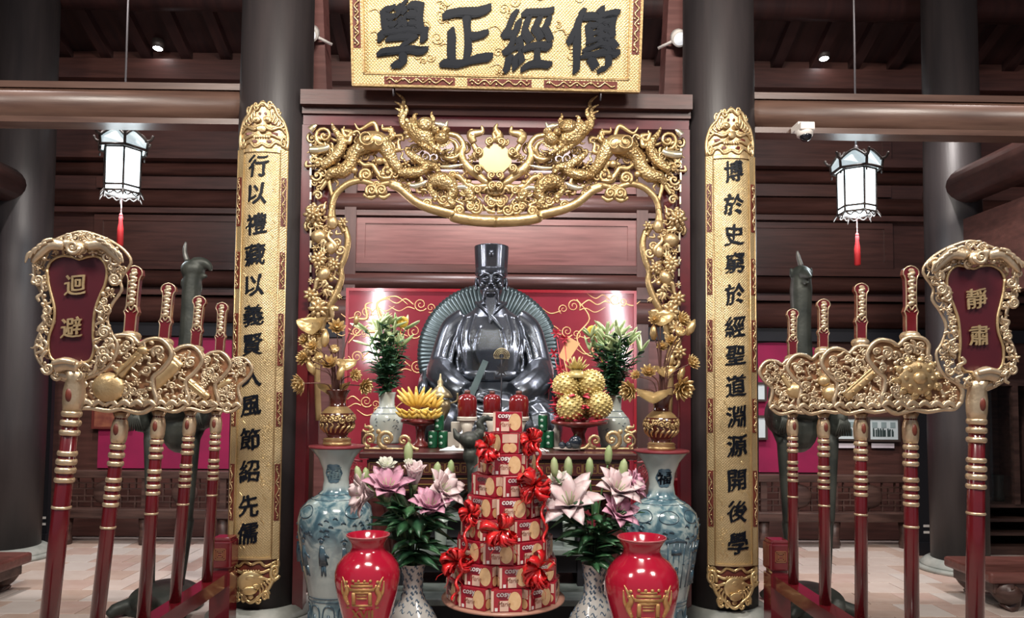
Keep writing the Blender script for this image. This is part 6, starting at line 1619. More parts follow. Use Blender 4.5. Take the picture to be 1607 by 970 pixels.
# incense rod with disc and star
p = on_z(786, 700, TT); p.y = 5.66; k = p.y/F_PX; zt_ = AZ(786, 545, 5.66)
t = thing('incense_rod', 'thin black rod with bronze ringed disc and black star before the statue', 'ornament', (p.x, p.y, TT))
b = MB(); b.tube([(p.x, p.y, TT), (p.x, p.y, zt_)], .005, 8, up=Vector((1, 0, 0))); b.lathe([(.05, 0), (.05, .012), (.012, .03)], (p.x, p.y, TT), 18); b.build('rod', M_black, t)
cz = AZ(786, 557, 5.66)
for r in (12, 9.5, 7, 4.5):
    b = MB(); b.tube([(p.x+r*k*math.cos(a*PI/16), p.y-.008, cz-2*k+r*k*math.sin(a*PI/16)) for a in range(0, 17)], .0045, 6); b.tube([(p.x-r*k, p.y-.008, cz-2*k), (p.x-r*k*.9, p.y-.008, cz-6*k), (p.x+r*k*.9, p.y-.008, cz-6*k), (p.x+r*k, p.y-.008, cz-2*k)], .004, 6); b.build('disc_ring', M_brass, t)
cz = AZ(786, 582, 5.66); b = MB(); pts = []
for j in range(16):
    a = 2*PI*j/16; r = (12 if j % 2 == 0 else 4.5)*k; pts.append((p.x+r*math.cos(a), p.y-.012, cz+r*math.sin(a)))
b.prism(list(reversed(pts)), .01); b.build('star', M_black, t)
# dark bronze bird on the step, in front of the table
c = A(742, 690, 4.9); k = 4.9/F_PX; b = MB()
zst = AZ(780, 808, 4.74)
b.ball(A(737, 690, 4.86), (17*k, .09, 13*k), 14, 10); b.tube(catmull([A(745, 686, 4.86), A(757, 676, 4.86), A(752, 664, 4.86), A(762, 655, 4.86)], 5), [9*k]*5+[6*k]*6+[5*k]*4+[5*k], 10); b.tube([A(762, 655, 4.86), A(774, 660, 4.86)], [6*k, 1.5*k], 8)
b.tube([A(728, 690, 4.86), A(716, 684, 4.86), A(712, 672, 4.86)], [9*k, 6*k, 2*k], 8)
for x in (734, 744): b.tube([A(x, 695, 4.86), A(x+4, 740, 4.85), (AX(x+6, 790, 4.86), 4.86, zst)], [8*k, 5*k, 6*k], 8)
b.ball((AX(748, 790, 4.86), 4.86, zst+.06), (.10, .08, .06), 14, 10); b.ball(A(748, 745, 4.86), (13*k, .06, 16*k), 12, 8); b.ball(A(738, 715, 4.86), (12*k, .05, 14*k), 12, 8)
o = link_mesh('bronze_bird', remesh(b, .007, 2, 'bronze_bird'), M_crane, None); reg(o, 'small dark bronze bird standing before the altar table, beside the biscuit tower', 'statuette')
# red-lined glass case beyond the tall vase
p0, p1 = A(1046, 792, 5.4), A(1066, 735, 5.4)
t = thing('glass_case', 'small red-lined box with clear cover beside the tall vase marked 福, under the arch post', 'case', ((p0.x+p1.x)/2, 5.3, 0))
b = MB(); b.span((p0.x, 5.32, 0), (p1.x, 5.5, p0.z-.02)); b.build('pedestal', M_wood, t); b = MB(); b.span((p0.x, 5.32, p0.z-.02), (p1.x, 5.5, p1.z-.08)); b.build('box', M_redbright, t)
b = MB(); b.span((p0.x, 5.32, p1.z-.079), (p1.x, 5.5, p1.z)); b.build('cover', mat('clear_cover', (.9, .85, .86), .08, trans=1.0, alpha=.3), t)
# ================================================================== TALL PORCELAIN VASES
def porcelain_mat(name, dens):
    m = mat(name, (.50, .56, .54), .16, coat=.6)
    nt = m.node_tree; N = nt.nodes; L = nt.links; bs = N['Principled BSDF']
    tc = N.new('ShaderNodeTexCoord'); sx = N.new('ShaderNodeSeparateXYZ'); L.new(tc.outputs['Object'], sx.inputs[0])
    n1 = N.new('ShaderNodeTexNoise'); n1.inputs['Scale'].default_value = 9; n1.inputs['Detail'].default_value = 8; n1.inputs['Distortion'].default_value = 1.2; L.new(tc.outputs['Object'], n1.inputs[0])
    r1 = N.new('ShaderNodeValToRGB'); e = r1.color_ramp.elements; e[0].position = .40; e[0].color = (.055, .12, .16, 1); e[1].position = .60; e[1].color = (.36, .45, .45, 1); x = e.new(.50); x.color = (.13, .23, .27, 1); L.new(n1.outputs['Fac'], r1.inputs[0])
    # where along the height the painting is dense
    rz = N.new('ShaderNodeValToRGB'); rz.color_ramp.interpolation = 'EASE'; el = rz.color_ramp.elements
    dv = N.new('ShaderNodeMath'); dv.operation = 'DIVIDE'; dv.inputs[1].default_value = 1.25; L.new(sx.outputs['Z'], dv.inputs[0]); L.new(dv.outputs[0], rz.inputs[0])
    el[0].position = 0; el[0].color = (dens[0][1],)*3+(1,); el[1].position = 1; el[1].color = (0, 0, 0, 1)
    for p, v in dens[1:]:
        q = el.new(p); q.color = (v, v, v, 1)
    mx = N.new('ShaderNodeMix'); mx.data_type = 'RGBA'; L.new(rz.outputs[0], mx.inputs[0]); mx.inputs[6].default_value = (.42, .47, .45, 1); L.new(r1.outputs[0], mx.inputs[7])
    L.new(mx.outputs[2], bs.inputs['Base Color'])
    return m
M_blueink = mat('cobalt_painting', (.030, .065, .095), .22, coat=.5, col2=(.07, .13, .17), nscale=20); M_bluepale = mat('washed_blue', (.17, .28, .32), .2, coat=.5, col2=(.24, .36, .40), nscale=12); M_porc = mat('white_glaze', (.50, .54, .50), .16, coat=.6)
M_vaseL = porcelain_mat('figure_porcelain', [(0, .9), (.22, .9), (.25, .15), (.45, .5), (.55, 1.0), (.72, 1.0), (.755, .2), (.80, .0)])
M_vaseR = porcelain_mat('pavilion_porcelain', [(0, .9), (.22, .9), (.25, .4), (.45, .9), (.58, 1.0), (.72, 1.0), (.755, .2), (.80, .0)])
def tall_vase(cx, rim_y, Y, m, label, side):
    k = Y/F_PX; x = AX(cx, 800, Y); zt_ = AZ(cx, rim_y, Y)
    c = Vector((x, Y, 0)); zz = lambda y: AZ(cx, y+rim_y-703, Y)
    P_ = [(37, 990), (38, 975), (36, 950), (38, 935), (44, 905), (51, 870), (56, 835), (57, 812), (53, 796), (42, 784), (27, 775), (21, 768), (19, 752), (21, 735), (28, 718), (38, 706), (41, 703)]
    prof = [(36*k, 0), (38*k, .02)] + [(r*k, zz(y)) for r, y in P_ if zz(y) > .05]
    t = thing('tall_vase', label, 'vase', c, 'tall porcelain vases')
    b = MB(); b.lathe(prof, c, 48, cap=False); b.lathe([(34*k, zt_-.006), (20*k, zt_-.10), (.01, zt_-.11)], c, 36, cap=False); bd = b.build('body', m, t)
    sf = surf_of(prof)
    def on(a, z, o=.002): r = sf(z)+o; return c+Vector((r*math.sin(a), -r*math.cos(a), z))
    # neck cartouche with the character
    zc_ = zz(741); b = MB()
    ring = [on(.62*math.cos(q*2*PI/20)*(1+.08*math.cos(q*2*PI/20*6)), zc_+15*k*math.sin(q*2*PI/20)*(1+.08*math.cos(q*2*PI/20*6)), .003) for q in range(20)]
    cen = on(0, zc_, .004); vs = [cen]+ring; b.add(vs, [(0, (q+1) % 20+1, q+1) for q in range(20)]); b.build('cartouche', M_blueink, bd)
    b = MB(); put_text(b, '福', lambda X, Y_, Z: on(X/(19*k), zc_+Y_, .006), 21*k, ext=.01, bold=.02, brush=.03, seed=61+side); b.build('character', M_bluepale if side == 0 else M_ink, bd)
    b = MB()
    for y in (774, 781, 930, 936): b.lathe([(sf(zz(y))+.001, zz(y)-.003), (sf(zz(y))+.003, zz(y)), (sf(zz(y))+.001, zz(y)+.003)], c, 48, cap=False)
    # shoulder medallions
    for a in (-.75, .75, 2.2, -2.2, .0):
        if side == 0 and a == 0: continue
        b.tube([on(a+.28*math.cos(q*PI/10), zz(797)+9*k*math.sin(q*PI/10), .002) for q in range(21)], .003, 5)
    for q in range(10):      # petal panels at the foot
        a = q*2*PI/10
        b.tube(catmull([on(a-.24, zz(985)), on(a-.24, zz(955)), on(a-.14, zz(943)), on(a+.14, zz(943)), on(a+.24, zz(955)), on(a+.24, zz(985))], 3), .0045, 5)
        b.tube([on(a, zz(982)), on(a, zz(955))], .008, 5)
    b.build('painted_lines', M_blueink, bd, stuff=True)
    # painted figures / pavilions
    b = MB(); R = random.Random(side)
    if side == 0:
        for a, y in ((-.75, 870), (-.15, 868), (.45, 872), (1.1, 868), (-1.4, 870)):
            z0 = zz(y)
            b.tube([on(a, z0+22*k), on(a+.02, z0+8*k), on(a+.05, z0-8*k)], [.010, .022, .026], 6, flat=.15); b.tube([on(a+.02, z0-8*k), on(a-.03, z0-24*k)], [.010, .006], 5, flat=.2); b.tube([on(a+.06, z0-8*k), on(a+.09, z0-24*k)], [.010, .006], 5, flat=.2)
            b.ball(on(a, z0+28*k), (.012, .003, .012), 8, 6); b.tube([on(a-.09, z0+31*k), on(a, z0+35*k), on(a+.09, z0+31*k)], [.003, .008, .003], 5, flat=.3); b.tube([on(a+.02, z0+12*k), on(a+.20, z0+4*k)], [.009, .005], 5, flat=.2)
    else:
        for a in (-1.2, -.5, .2, .9):
            b.tube([on(a-.3, zz(835)), on(a, zz(829)), on(a+.3, zz(835))], [.008, .014, .008], 6, flat=.2)
            for u in (-.24, -.08, .08, .24): b.tube([on(a+u, zz(835)), on(a+u, zz(905))], .005, 5, flat=.3)
            b.tube([on(a-.28, zz(868)), on(a+.28, zz(868))], .005, 5, flat=.3); b.tube([on(a-.15, zz(848)), on(a+.15, zz(848))], .018, 5, flat=.15); b.tube([on(a+.02, zz(900)), on(a+.02, zz(880))], [.022, .012], 6, flat=.15); b.ball(on(a+.02, zz(874)), (.010, .003, .012), 8, 6)
    for j in range(26):
        a, y = R.uniform(-1.5, 1.5), R.uniform(806, 835); z = zz(y); b.tube([on(a, z), on(a+.06, z+.01), on(a+.13, z-.004)], [.003, .011, .003], 5, flat=.2)
    b.build('painted_scene', M_blueink, bd, stuff=True)
    # board on the rim
    b = MB(); b.lathe([(42.5*k, zt_+.002), (43*k, zt_+.005), (43*k, zt_+.013), (42.5*k, zt_+.016)], (x, Y, 0), 48); reg(b.build('rim_board', mat('rim_board_red', (.20, .03, .04), .35)), 'thin red board covering the tall vase under the gilt vase, ' + ('banana side' if side == 0 else 'golden ball side'), 'board', 'red boards on the tall vases')
    return Vector((x, Y, zt_+.017)), k
M_brown = mat('brown_lacquer_vase', (.055, .012, .008), .18, coat=.6, col2=(.09, .02, .012), nscale=5)
M_lotus = mat('gilt_lotus', (.74, .55, .27), .36, .65, col2=(.54, .37, .16), nscale=16)
M_wire = mat('copper_wire', (.13, .06, .05), .4, .5)
def gilt_vase(c, k, label, side):
    prof = [(20, 0), (22, 2), (20, 6), (22, 9), (15, 13), (17, 18), (25, 28), (27, 40), (25, 49), (19, 56), (13, 61), (12, 68), (14, 78), (18, 84), (19, 86)]
    t = thing('gilt_vase', label, 'vase', c, 'gilt vases on the tall porcelain vases')
    pr = [(r*k, z*k) for r, z in prof]; b = MB(); b.lathe(pr, c, 40); bd = b.build('body', M_brown, t); sf = surf_of(pr)
    b = MB()
    for z0, z1 in ((0, 12), (50, 60)): b.lathe([(sf(z*k)+.0015, z*k) for z in lin(z0, z1, 8)], c, 40, cap=False)
    R = random.Random(side)
    C = Carve(b, lambda x, y, o: c+Vector(((sf((y)*k)+.002+o)*math.sin(x/26), -(sf(y*k)+.002+o)*math.cos(x/26), y*k)), k)
    for a in range(-50, 56, 9):
        C.spiral(a, 41+R.uniform(-3, 3), 5, 1.4, R.choice((-1, 1)), R.uniform(0, 6), 1.6, 0); C.rib([(a-3, 20), (a, 27), (a+4, 31), (a+2, 35)], [.8, 2, 1.4, .6], 0); C.dome(a+4, 46, 3, 2, 0)
    b.build('gilt_relief', M_gold, bd, stuff=True)
    return c+Vector((0, 0, 86*k))
def lotus_flower(b, p, d, r, n=9, open_=.5):
    d = d.normalized(); M = d.to_track_quat('Z', 'Y').to_matrix()
    for ring_, (m_, up_, L_) in enumerate(((n, open_, 1.0), (n-2, open_+.6, .9), (n-4, open_+1.6, .8))):
        for j in range(max(m_, 3)):
            a = 2*PI*(j+.5*ring_)/max(m_, 3); dd = M @ Vector((math.cos(a), math.sin(a), up_)).normalized(); o = M @ Vector((-math.sin(a), math.cos(a), 0))
            pts = [p+dd*(r*L_*u)+(M @ Vector((0, 0, 1)))*(.25*r*u*u) for u in (0, .3, .6, .85, 1.0)]
            b.strip(pts, [r*.10, r*.26, r*.28, r*.17, r*.02], o, .004, .3)
    b.ball(p+d*r*.22, (r*.25,)*3, 10, 6)
def gilt_bouquet(mouth, label, items, Y, k, cx, side):
    t = thing('gilt_lotus_bouquet', label, 'flowers', mouth, 'gilt lotus bouquets')
    R = random.Random(side+5)
    for kind, x, y, r, dx, dz in items:
        o = R.uniform(-.12, .08); p = A(x, y, Y)+Vector((0, o, 0)); d = Vector((dx, -.8, dz))
        b = MB()
        if kind == 'f': lotus_flower(b, p, d, r*k, 9, R.uniform(.2, .6))
        elif kind == 'b':
            dd = Vector((dx, 0, 1)).normalized(); b.tube([p-dd*r*k, p-dd*r*k*.3, p+dd*r*k*.4, p+dd*r*k], [r*k*.2, r*k*.5, r*k*.4, r*k*.04], 8)
        elif kind == 'p':
            M = d.to_track_quat('Z', 'Y').to_matrix(); b.lathe([(r*k*.15, -r*k), (r*k*.5, -r*k*.5), (r*k*.75, 0), (r*k*.72, r*k*.1), (0.001, r*k*.12)], p, 16, M, cap=False)
            for j in range(7): b.ball(p+M @ Vector((r*k*.42*math.cos(j), r*k*.42*math.sin(j), r*k*.12)), r*k*.13, 6, 5)
        else:
            M = d.to_track_quat('Z', 'Y').to_matrix() ; n = 28; vs = [p]; 
            for rr in (.5, 1.0):
                for j in range(n):
                    a = 2*PI*j/n; vs.append(p+M @ Vector((r*k*rr*math.cos(a)*1.25, r*k*rr*math.sin(a)*.8, r*k*(.35*rr*rr*math.cos(2*a)+.06*math.cos(6*a)*rr))))
            fs = [(0, 1+j, 1+(j+1) % n) for j in range(n)]+[(1+j, 1+n+j, 1+n+(j+1) % n, 1+(j+1) % n) for j in range(n)]
            nv = len(vs); off = d.normalized()*.004; vs = vs+[v-off for v in vs]; fs = fs+[tuple(nv+i for i in reversed(f)) for f in fs]+[(1+n+j, 1+n+(j+1) % n, nv+1+n+(j+1) % n, nv+1+n+j) for j in range(n)]; fs = [tuple(reversed(f)) for f in fs]
            b.add([tuple(v) for v in vs], fs)
        nm = {'f': 'lotus_flower', 'b': 'lotus_bud', 'p': 'seed_pod', 'l': 'lotus_leaf'}[kind]; b.build(nm, M_lotus, t)
        b = MB(); q = Vector((lerp(mouth.x, p.x, .15), Y, mouth.z-.06)); m1 = Vector((lerp(mouth.x, p.x, .30), lerp(Y, p.y, .5), lerp(mouth.z, p.z, .55)+.01))
        b.tube(catmull([q, m1, p], 8), .0035, 6, up=Vector((1, 0, 0))); b.build('wire_stem', M_wire, t)
cpt, k = tall_vase(527, 703, 4.5, M_vaseL, 'tall blue and white vase painted with figures, behind the smaller red vase', 0)
m = gilt_vase(cpt, k, 'brown gilt vase with golden lotus, on the tall vase painted with figures', 0)
gilt_bouquet(m, 'gilt lotus bouquet in the vase on the tall vase painted with figures', [('l', 490, 507, 20, -.3, .5), ('f', 527, 516, 16, .2, .4), ('f', 477, 534, 13, -.5, .3), ('f', 474, 562, 14, -.5, .2), ('f', 520, 575, 17, .0, .6), ('p', 524, 547, 11, .1, .6), ('l', 520, 606, 21, .1, 1.6), ('f', 484, 602, 19, -.9, -.3), ('f', 573, 606, 15, .8, -.2), ('f', 492, 545, 12, -.2, .5), ('b', 515, 532, 14, .1, 1), ('l', 546, 570, 13, .4, .6), ('b', 556, 500, 9, .1, 1), ('f', 500, 525, 10, -.2, .4), ('b', 485, 575, 14, -.5, 1), ('f', 560, 590, 12, .6, .1), ('b', 540, 585, 12, .3, 1), ('p', 508, 560, 9, 0, .6)], 4.5, k, 527, 0)
cpt, k = tall_vase(1038, 710, 4.5, M_vaseR, 'tall blue and white vase painted with pavilions, behind the larger red vase', 1)
m = gilt_vase(cpt, k, 'brown gilt vase with golden lotus, on the tall vase painted with pavilions', 1)
gilt_bouquet(m, 'gilt lotus bouquet in the vase on the tall vase painted with pavilions', [('l', 1038, 495, 18, .2, .6), ('f', 1070, 503, 16, .6, .3), ('b', 1080, 515, 14, .5, 1), ('p', 1061, 522, 12, .2, .5), ('f', 1053, 538, 13, .1, .5), ('b', 1055, 563, 12, .2, 1), ('f', 1079, 572, 15, .6, .4), ('f', 1014, 588, 15, -.1, .6), ('f', 1068, 608, 22, .3, -.2), ('f', 992, 612, 20, -.9, -.2), ('l', 1021, 617, 21, -.2, 1.6), ('l', 1042, 580, 14, .2, .7), ('f', 1040, 545, 11, 0, .5), ('b', 1028, 520, 13, 0, 1), ('f', 1000, 590, 10, -.5, .3), ('f', 1025, 505, 11, -.2, .5), ('b', 1072, 585, 12, .4, 1)], 4.5, k, 1038, 1)
# ================================================================== RED VASES
M_redglaze = mat('crimson_glaze', (.42, .010, .035), .16, coat=.8, col2=(.36, .008, .028), nscale=5)
M_emblem = mat('emblem_gold', (.62, .38, .16), .38, .6, col2=(.48, .26, .10), nscale=22)
def red_vase(cx, Y, y0, sc, label):
    k = Y/F_PX*sc; x = AX(cx, 890, Y); c = Vector((x, Y, 0)); zr = AZ(cx, y0, Y)
    zz = lambda d: zr-d*k
    prof0 = [(33, 0), (33.5, 2), (31, 6), (26, 14), (25, 20), (28, 26), (38, 34), (47, 46), (50.5, 58), (50.5, 70), (47, 90), (41, 115), (34, 140), (29, 165)]
    prof = [(r*k, zz(d)) for r, d in prof0 if zz(d) > .04]; prof.append((prof[-1][0]*.95, .02)); prof.append((prof[-1][0], 0.0)); prof.reverse()
    t = thing('red_vase', label, 'vase', c, 'red vases with gold emblem')
    b = MB(); b.lathe(prof, c, 56, cap=False); b.lathe([(.002, zz(60)), (20*k, zz(22)), (29*k, zz(4)), (33*k, zz(0))], c, 40, cap=False); bd = b.build('body', M_redglaze, t)
    b = MB(); b.lathe([(32.5*k, zz(.5)), (34.2*k, zz(.2)), (34*k, zz(2.4)), (32.5*k, zz(3))], c, 48, cap=False); b.build('pale_rim', mat('worn_rim', (.45, .13, .14), .2), bd)
    sf = surf_of(prof); zc_ = zz(88)
    def on(u, v, o=0.0): z = zc_+v*k*1.12; r = sf(z)+.0015+o; a = u*k*1.12/r; return c+Vector((r*math.sin(a), -r*math.cos(a), z))
    b = MB(); C = Carve(b, lambda x_, y_, o: on(x_, -y_, o), k*1.1)
    bar = lambda u0, v0, u1, v1, w: b.tube([on(u0, v0), on((u0+u1)/2, (v0+v1)/2), on(u1, v1)], w*k, 6, flat=.5)
    bar(-23, -14, 23, -14, 1.6); bar(-14, -10, 14, -10, 1.6); bar(-11, -8, -11, 8, 3.2); bar(11, -8, 11, 8, 3.2); bar(-12, 8, 12, 8, 2.2); bar(-17, 12, 17, 12, 2.6); bar(-15, 17, 15, 17, 2.0); bar(-10, 21, 10, 21, 1.6); bar(-17, 12, -20, 18, 1.4); bar(17, 12, 20, 18, 1.4); bar(-7, 0, 7, 0, 1.4); bar(-7, 4, 7, 4, 1.2)
    for u in (-12, -4, 4, 12): C.dome(u, -24, 2.2, 1.8, 0)
    for s in (-1, 1):
        C.rib([(s*19, 10), (s*24, -2), (s*21, -12), (s*30, -28)], [2.0, 4.2, 3.4, .6], 0); C.rib([(s*23, 6), (s*29, -8), (s*31, -22)], [1, 2.4, .6], 0)
        for q in range(5): C.dome(s*(22+2*(q % 2)), 6-7*q, 2.6, 2.0, 0.002)
    b.build('gate_emblem', M_emblem, bd, stuff=True)
    b = MB(); put_text(b, 'XVII', lambda X, Y_, Z: on(X, -22.5+Y_, .004), 17, ext=.01, bold=.035); b.build('numeral', M_emblem, bd)
red_vase(577, 3.70, 838, .98, 'glossy red vase with gold gate emblem, before the vase painted with figures')
red_vase(1007, 3.70, 842, 1.12, 'larger glossy red vase with gold gate emblem, before the vase painted with pavilions')
# ================================================================== LILIES IN FLORAL VASES
M_floral = mat('floral_porcelain', (.42, .42, .40), .2, coat=.5, col2=(.50, .49, .46), nscale=6)
M_pink = mat('pink_petal', (.62, .25, .40), .5, col2=(.74, .46, .55), nscale=18, namt=1.0); M_palepink = mat('pale_pink_petal', (.72, .52, .54), .5, col2=(.80, .68, .68), nscale=18)
M_white_p = mat('cream_petal', (.70, .70, .60), .5); M_anther = mat('anther', (.30, .12, .03), .6)
def floral_vase(cx, Y, ym, label, seed):
    k = Y/F_PX; x = AX(cx, 920, Y); c = Vector((x, Y, 0)); zm = AZ(cx, ym, Y)
    zz = lambda d: zm-d*k
    prof0 = [(19, 0), (18.5, 3), (16, 16), (14.5, 30), (15, 44), (20, 56), (30, 70), (38, 84), (42, 100), (40, 120), (32, 140), (26, 160)]
    prof = [(r*k, zz(d)) for r, d in prof0 if zz(d) > .03]; prof += [(prof[-1][0], 0.0)]; prof.reverse()
    t = thing('floral_vase', label, 'vase', c, 'floral porcelain vases'); b = MB(); b.lathe(prof, c, 40, cap=False); b.lathe([(.003, zz(30)), (14*k, zz(6)), (17.5*k, zz(.5)), (19*k, zz(0))], c, 30, cap=False); bd = b.build('body', M_floral, t)
    sf = surf_of(prof); b = MB(); R = random.Random(seed)
    C = Carve(b, lambda x_, y_, o: (lambda z: c+Vector(((sf(z)+.001+o)*math.sin(x_), -(sf(z)+.001+o)*math.cos(x_), z)))(zz(y_)), k)
    for d in range(6, 110, 9):
        for q in range(7):
            a = -1.5+.5*q+R.uniform(-.15, .15); y = d+R.uniform(-3, 3)
            path = [(a-.16, y), (a-.05, y-3), (a+.06, y+2), (a+.17, y-1)]
            C.rib(path, [.5, 1.5, 1.3, .4], -.001, .4, 3, 5)
    b.build('blue_vine', M_blueline, bd, stuff=True)
    return c, zm, k
def lily(t, p, d, r, m, open_):
    d = d.normalized(); M = d.to_track_quat('Z', 'Y').to_matrix()
    b = MB(); b.ball(p, (r*.10,)*3, 8, 6); b.tube([p-d*r*.25, p+d*r*.1], [r*.06, r*.12], 8)
    for j in range(6):
        a = j*1.05; b.tube([p, p+M @ Vector((.16*r*math.cos(a), .16*r*math.sin(a), .62*r))], [r*.012, r*.012], 5)
    bl = b.build('bloom', M_bud, t)
    for ring_ in (0, 1, 2):
        n = 6 if ring_ < 2 else 5
        for j in range(n):
            a = 2*PI*(j+.5*ring_)/n+.2*ring_; e1 = M @ Vector((math.cos(a), math.sin(a), 0)); sd = M @ Vector((-math.sin(a), math.cos(a), 0)); ax = M @ Vector((0, 0, 1))
            op = open_*(1-.25*ring_); pts = [p+e1*(r*op*(u**1.5)*.95+r*.06)+ax*(r*(.95*u-.42*op*u**3)) for u in (0, .2, .42, .64, .85, 1.0)]
            b = MB(); b.strip(pts, [r*x for x in (.06, .15, .22, .21, .13, .012)], sd, .003, .32); b.build('petal', m, bl)
def lily_bouquet(c, zm, k, Y, label, blooms, buds, seed):
    t = thing('open_lily_bouquet', label, 'flowers', (c.x, c.y, zm), 'open lilies in the floral vases'); R = random.Random(seed)
    def stem(p):
        b = MB(); q = Vector((c.x+R.uniform(-.02, .02), c.y+R.uniform(-.02, .02), zm-.10)); mid = Vector((lerp(c.x, p.x, .35), lerp(c.y, p.y, .4), lerp(zm, p.z, .55))); path = catmull([q, mid, p], 8); b.tube(path, .0055, 6, up=Vector((1, 0, 0))); b.build('stem', M_stem, t); return path
    for x, y, r, dx, dy, dz, kind, op in blooms:
        p = A(x, y, Y)+Vector((0, dy*.12, 0)); d = Vector((dx, -.55, dz)); lily(t, p-d.normalized()*r*k*.35, d, r*k*1.22, {'p': M_pink, 'l': M_palepink, 'w': M_white_p}[kind], op); stem(p-d.normalized()*r*k*.5)
    for x, y, L_, dx in buds:
        p = A(x, y+L_*.5, Y)+Vector((0, R.uniform(-.05, .1), 0)); bud(p, Vector((dx, -.1, 1)), L_*k, L_*k*.22).build('bud', M_bud, t); stem(p)
    for j in range(95):
        a = R.uniform(0, 2*PI); hgt = R.uniform(0, 1); p = Vector((c.x+.09*math.cos(a)*hgt, c.y+.06*math.sin(a)*hgt, zm+.02+.30*hgt))
        d = Vector((math.cos(a), math.sin(a)*.8-.15, R.uniform(-.1, .9))); b = MB(); leafstrip(b, p, d, R.uniform(.13, .21), R.uniform(.030, .052), R.uniform(.1, .6)); b.build('leaf', R.choice((M_leaf, M_leaf, M_leaf2)), t)
c, zm, k = floral_vase(648, 4.02, 884, 'white vase with blue vines holding the pinker lilies', 1)
lily_bouquet(c, zm, k, 4.0, 'pink open lilies with dark leaves beside the smaller red vase', [(576, 776, 40, -.9, .1, .1, 'l', .8), (610, 768, 44, .15, -.2, .9, 'p', .75), (650, 752, 38, .1, .2, 1.3, 'l', .35), (677, 797, 40, .1, -.4, .9, 'p', .7), (692, 772, 40, .6, .1, .5, 'l', .75), (604, 738, 26, .2, .3, 1.0, 'w', .5), (640, 735, 20, .1, .3, 1, 'w', .3)], [(563, 745, 26, -.25), (572, 750, 28, -.1), (639, 712, 34, 0), (683, 742, 32, .1), (705, 738, 28, .05)], 3)
c, zm, k = floral_vase(932, 4.02, 884, 'white vase with blue vines holding the paler lilies', 2)
lily_bouquet(c, zm, k, 4.0, 'pale open lilies with dark leaves beside the larger red vase', [(893, 788, 48, -.15, -.3, .55, 'l', .95), (968, 770, 40, .2, -.1, .6, 'l', .85), (966, 806, 36, .3, -.4, .6, 'p', .8), (990, 765, 32, .8, .3, .4, 'p', .7), (858, 788, 26, -.8, .2, .5, 'w', .5), (880, 762, 28, -.3, .4, .9, 'w', .5)], [(870, 732, 30, -.05), (894, 736, 34, 0), (957, 715, 30, .05), (978, 738, 34, .1), (928, 735, 30, 0)], 4)
# ================================================================== BISCUIT TOWER
M_box = mat('crimson_carton', (.34, .012, .028), .26, coat=.5, col2=(.28, .010, .024), nscale=6); M_cream = mat('cream_print', (.66, .48, .38), .4, coat=.3); M_bisc = mat('biscuit_print', (.62, .40, .20), .45, col2=(.70, .49, .27), nscale=40, coat=.3); M_dred = mat('maroon_print', (.16, .005, .02), .35, coat=.3); M_wht = mat('white_print', (.75, .72, .70), .4); M_mar = mat('brown_print', (.30, .10, .06), .4)
BW, BD, BH = .158, .075, .112
def carton():
    b = MB(); b.box((0, 0, BH/2), (BW, BD, BH), bevel=.002); body = b.mesh('carton')
    fr_ = -BD/2-.0006; parts = []
    def rect(x0, x1, z0, z1, o=0): q = MB(); q.span((x0, fr_-.0006-o, z0), (x1, fr_-o, z1)); return q
    def ell(x, z, rx, rz, o=0):
        q = MB(); q.prism([(x+rx*math.cos(-a*PI/14), fr_-.0006-o, z+rz*math.sin(-a*PI/14)) for a in range(28)][::-1], .0008); return q
    parts.append(('biscuit_print', ell(BW*.26, BH*.50, BW*.21, BH*.42), M_bisc)); parts.append(('title_print', ell(-BW*.10, BH*.74, BW*.2, BH*.17), M_dred)); parts.append(('cream_print', rect(-BW*.22, BW*.06, BH*.04, BH*.52), M_cream)); parts.append(('side_print', rect(-BW*.5, -BW*.42, 0.004, BH-.004), M_cream))
    # the end faces carry the print too
    for s in (-1, 1):
        q = MB(); q.span((s*(BW/2+.0002), -BD*.40, BH*.52), (s*(BW/2+.0010), BD*.40, BH*.94)); parts.append(('end_print', q, M_cream))
        q = MB(); q.prism([(s*(BW/2+.0003), BD*.36*math.cos(s*a*PI/12), BH*.27+BH*.23*math.sin(s*a*PI/12)) for a in range(24)], .001*s, Vector((1, 0, 0))); parts.append(('end_biscuit_print', q, M_bisc))
    t1 = MB(); put_text(t1, 'cosy', lambda X, Y, Z: Vector((-BW*.10+X, fr_-.0022, BH*.75+Y)), .040, ext=.01, bold=.03); parts.append(('lettering', t1, M_wht))
    t2 = MB(); put_text(t2, 'Marie', lambda X, Y, Z: Vector((-BW*.08+X*.8, fr_-.0022, BH*.38+Y)), .036, ext=.01, shear=.25); parts.append(('lettering', t2, M_mar))
    t3 = MB(); t3.span((-BW*.38, fr_-.0008, BH*.05), (-BW*.29, fr_, BH*.2)); parts.append(('seal_print', t3, M_wht))
    body.materials.append(M_box); ms = []
    for n_, mb, m_ in parts:
        me = mb.mesh(n_); me.materials.append(m_); ms.append((n_, me))
    return body, ms
cbody, cparts = carton()
TYC = 4.08; kT = TYC/F_PX; tx = AX(790, 900, TYC); zbase = AZ(788, 952, TYC-.2)
tiers = [(86, 10), (80, 9), (73, 9), (66, 8), (58, 7), (51, 6), (41, 5), (30, 3), (0, 1)]
words = ['lowest', 'second', 'third', 'fourth', 'fifth', 'sixth', 'seventh', 'eighth', 'single top']
t = thing('tower_stand', 'round dark stand with pale plate under the biscuit tower', 'stand', (tx, TYC, 0))
b = MB(); b.lathe([(.24, 0), (.24, .02), (.06, .05), (.05, zbase-.05), (.26, zbase-.02)], (tx, TYC, 0), 36); b.build('pedestal', M_table, t)
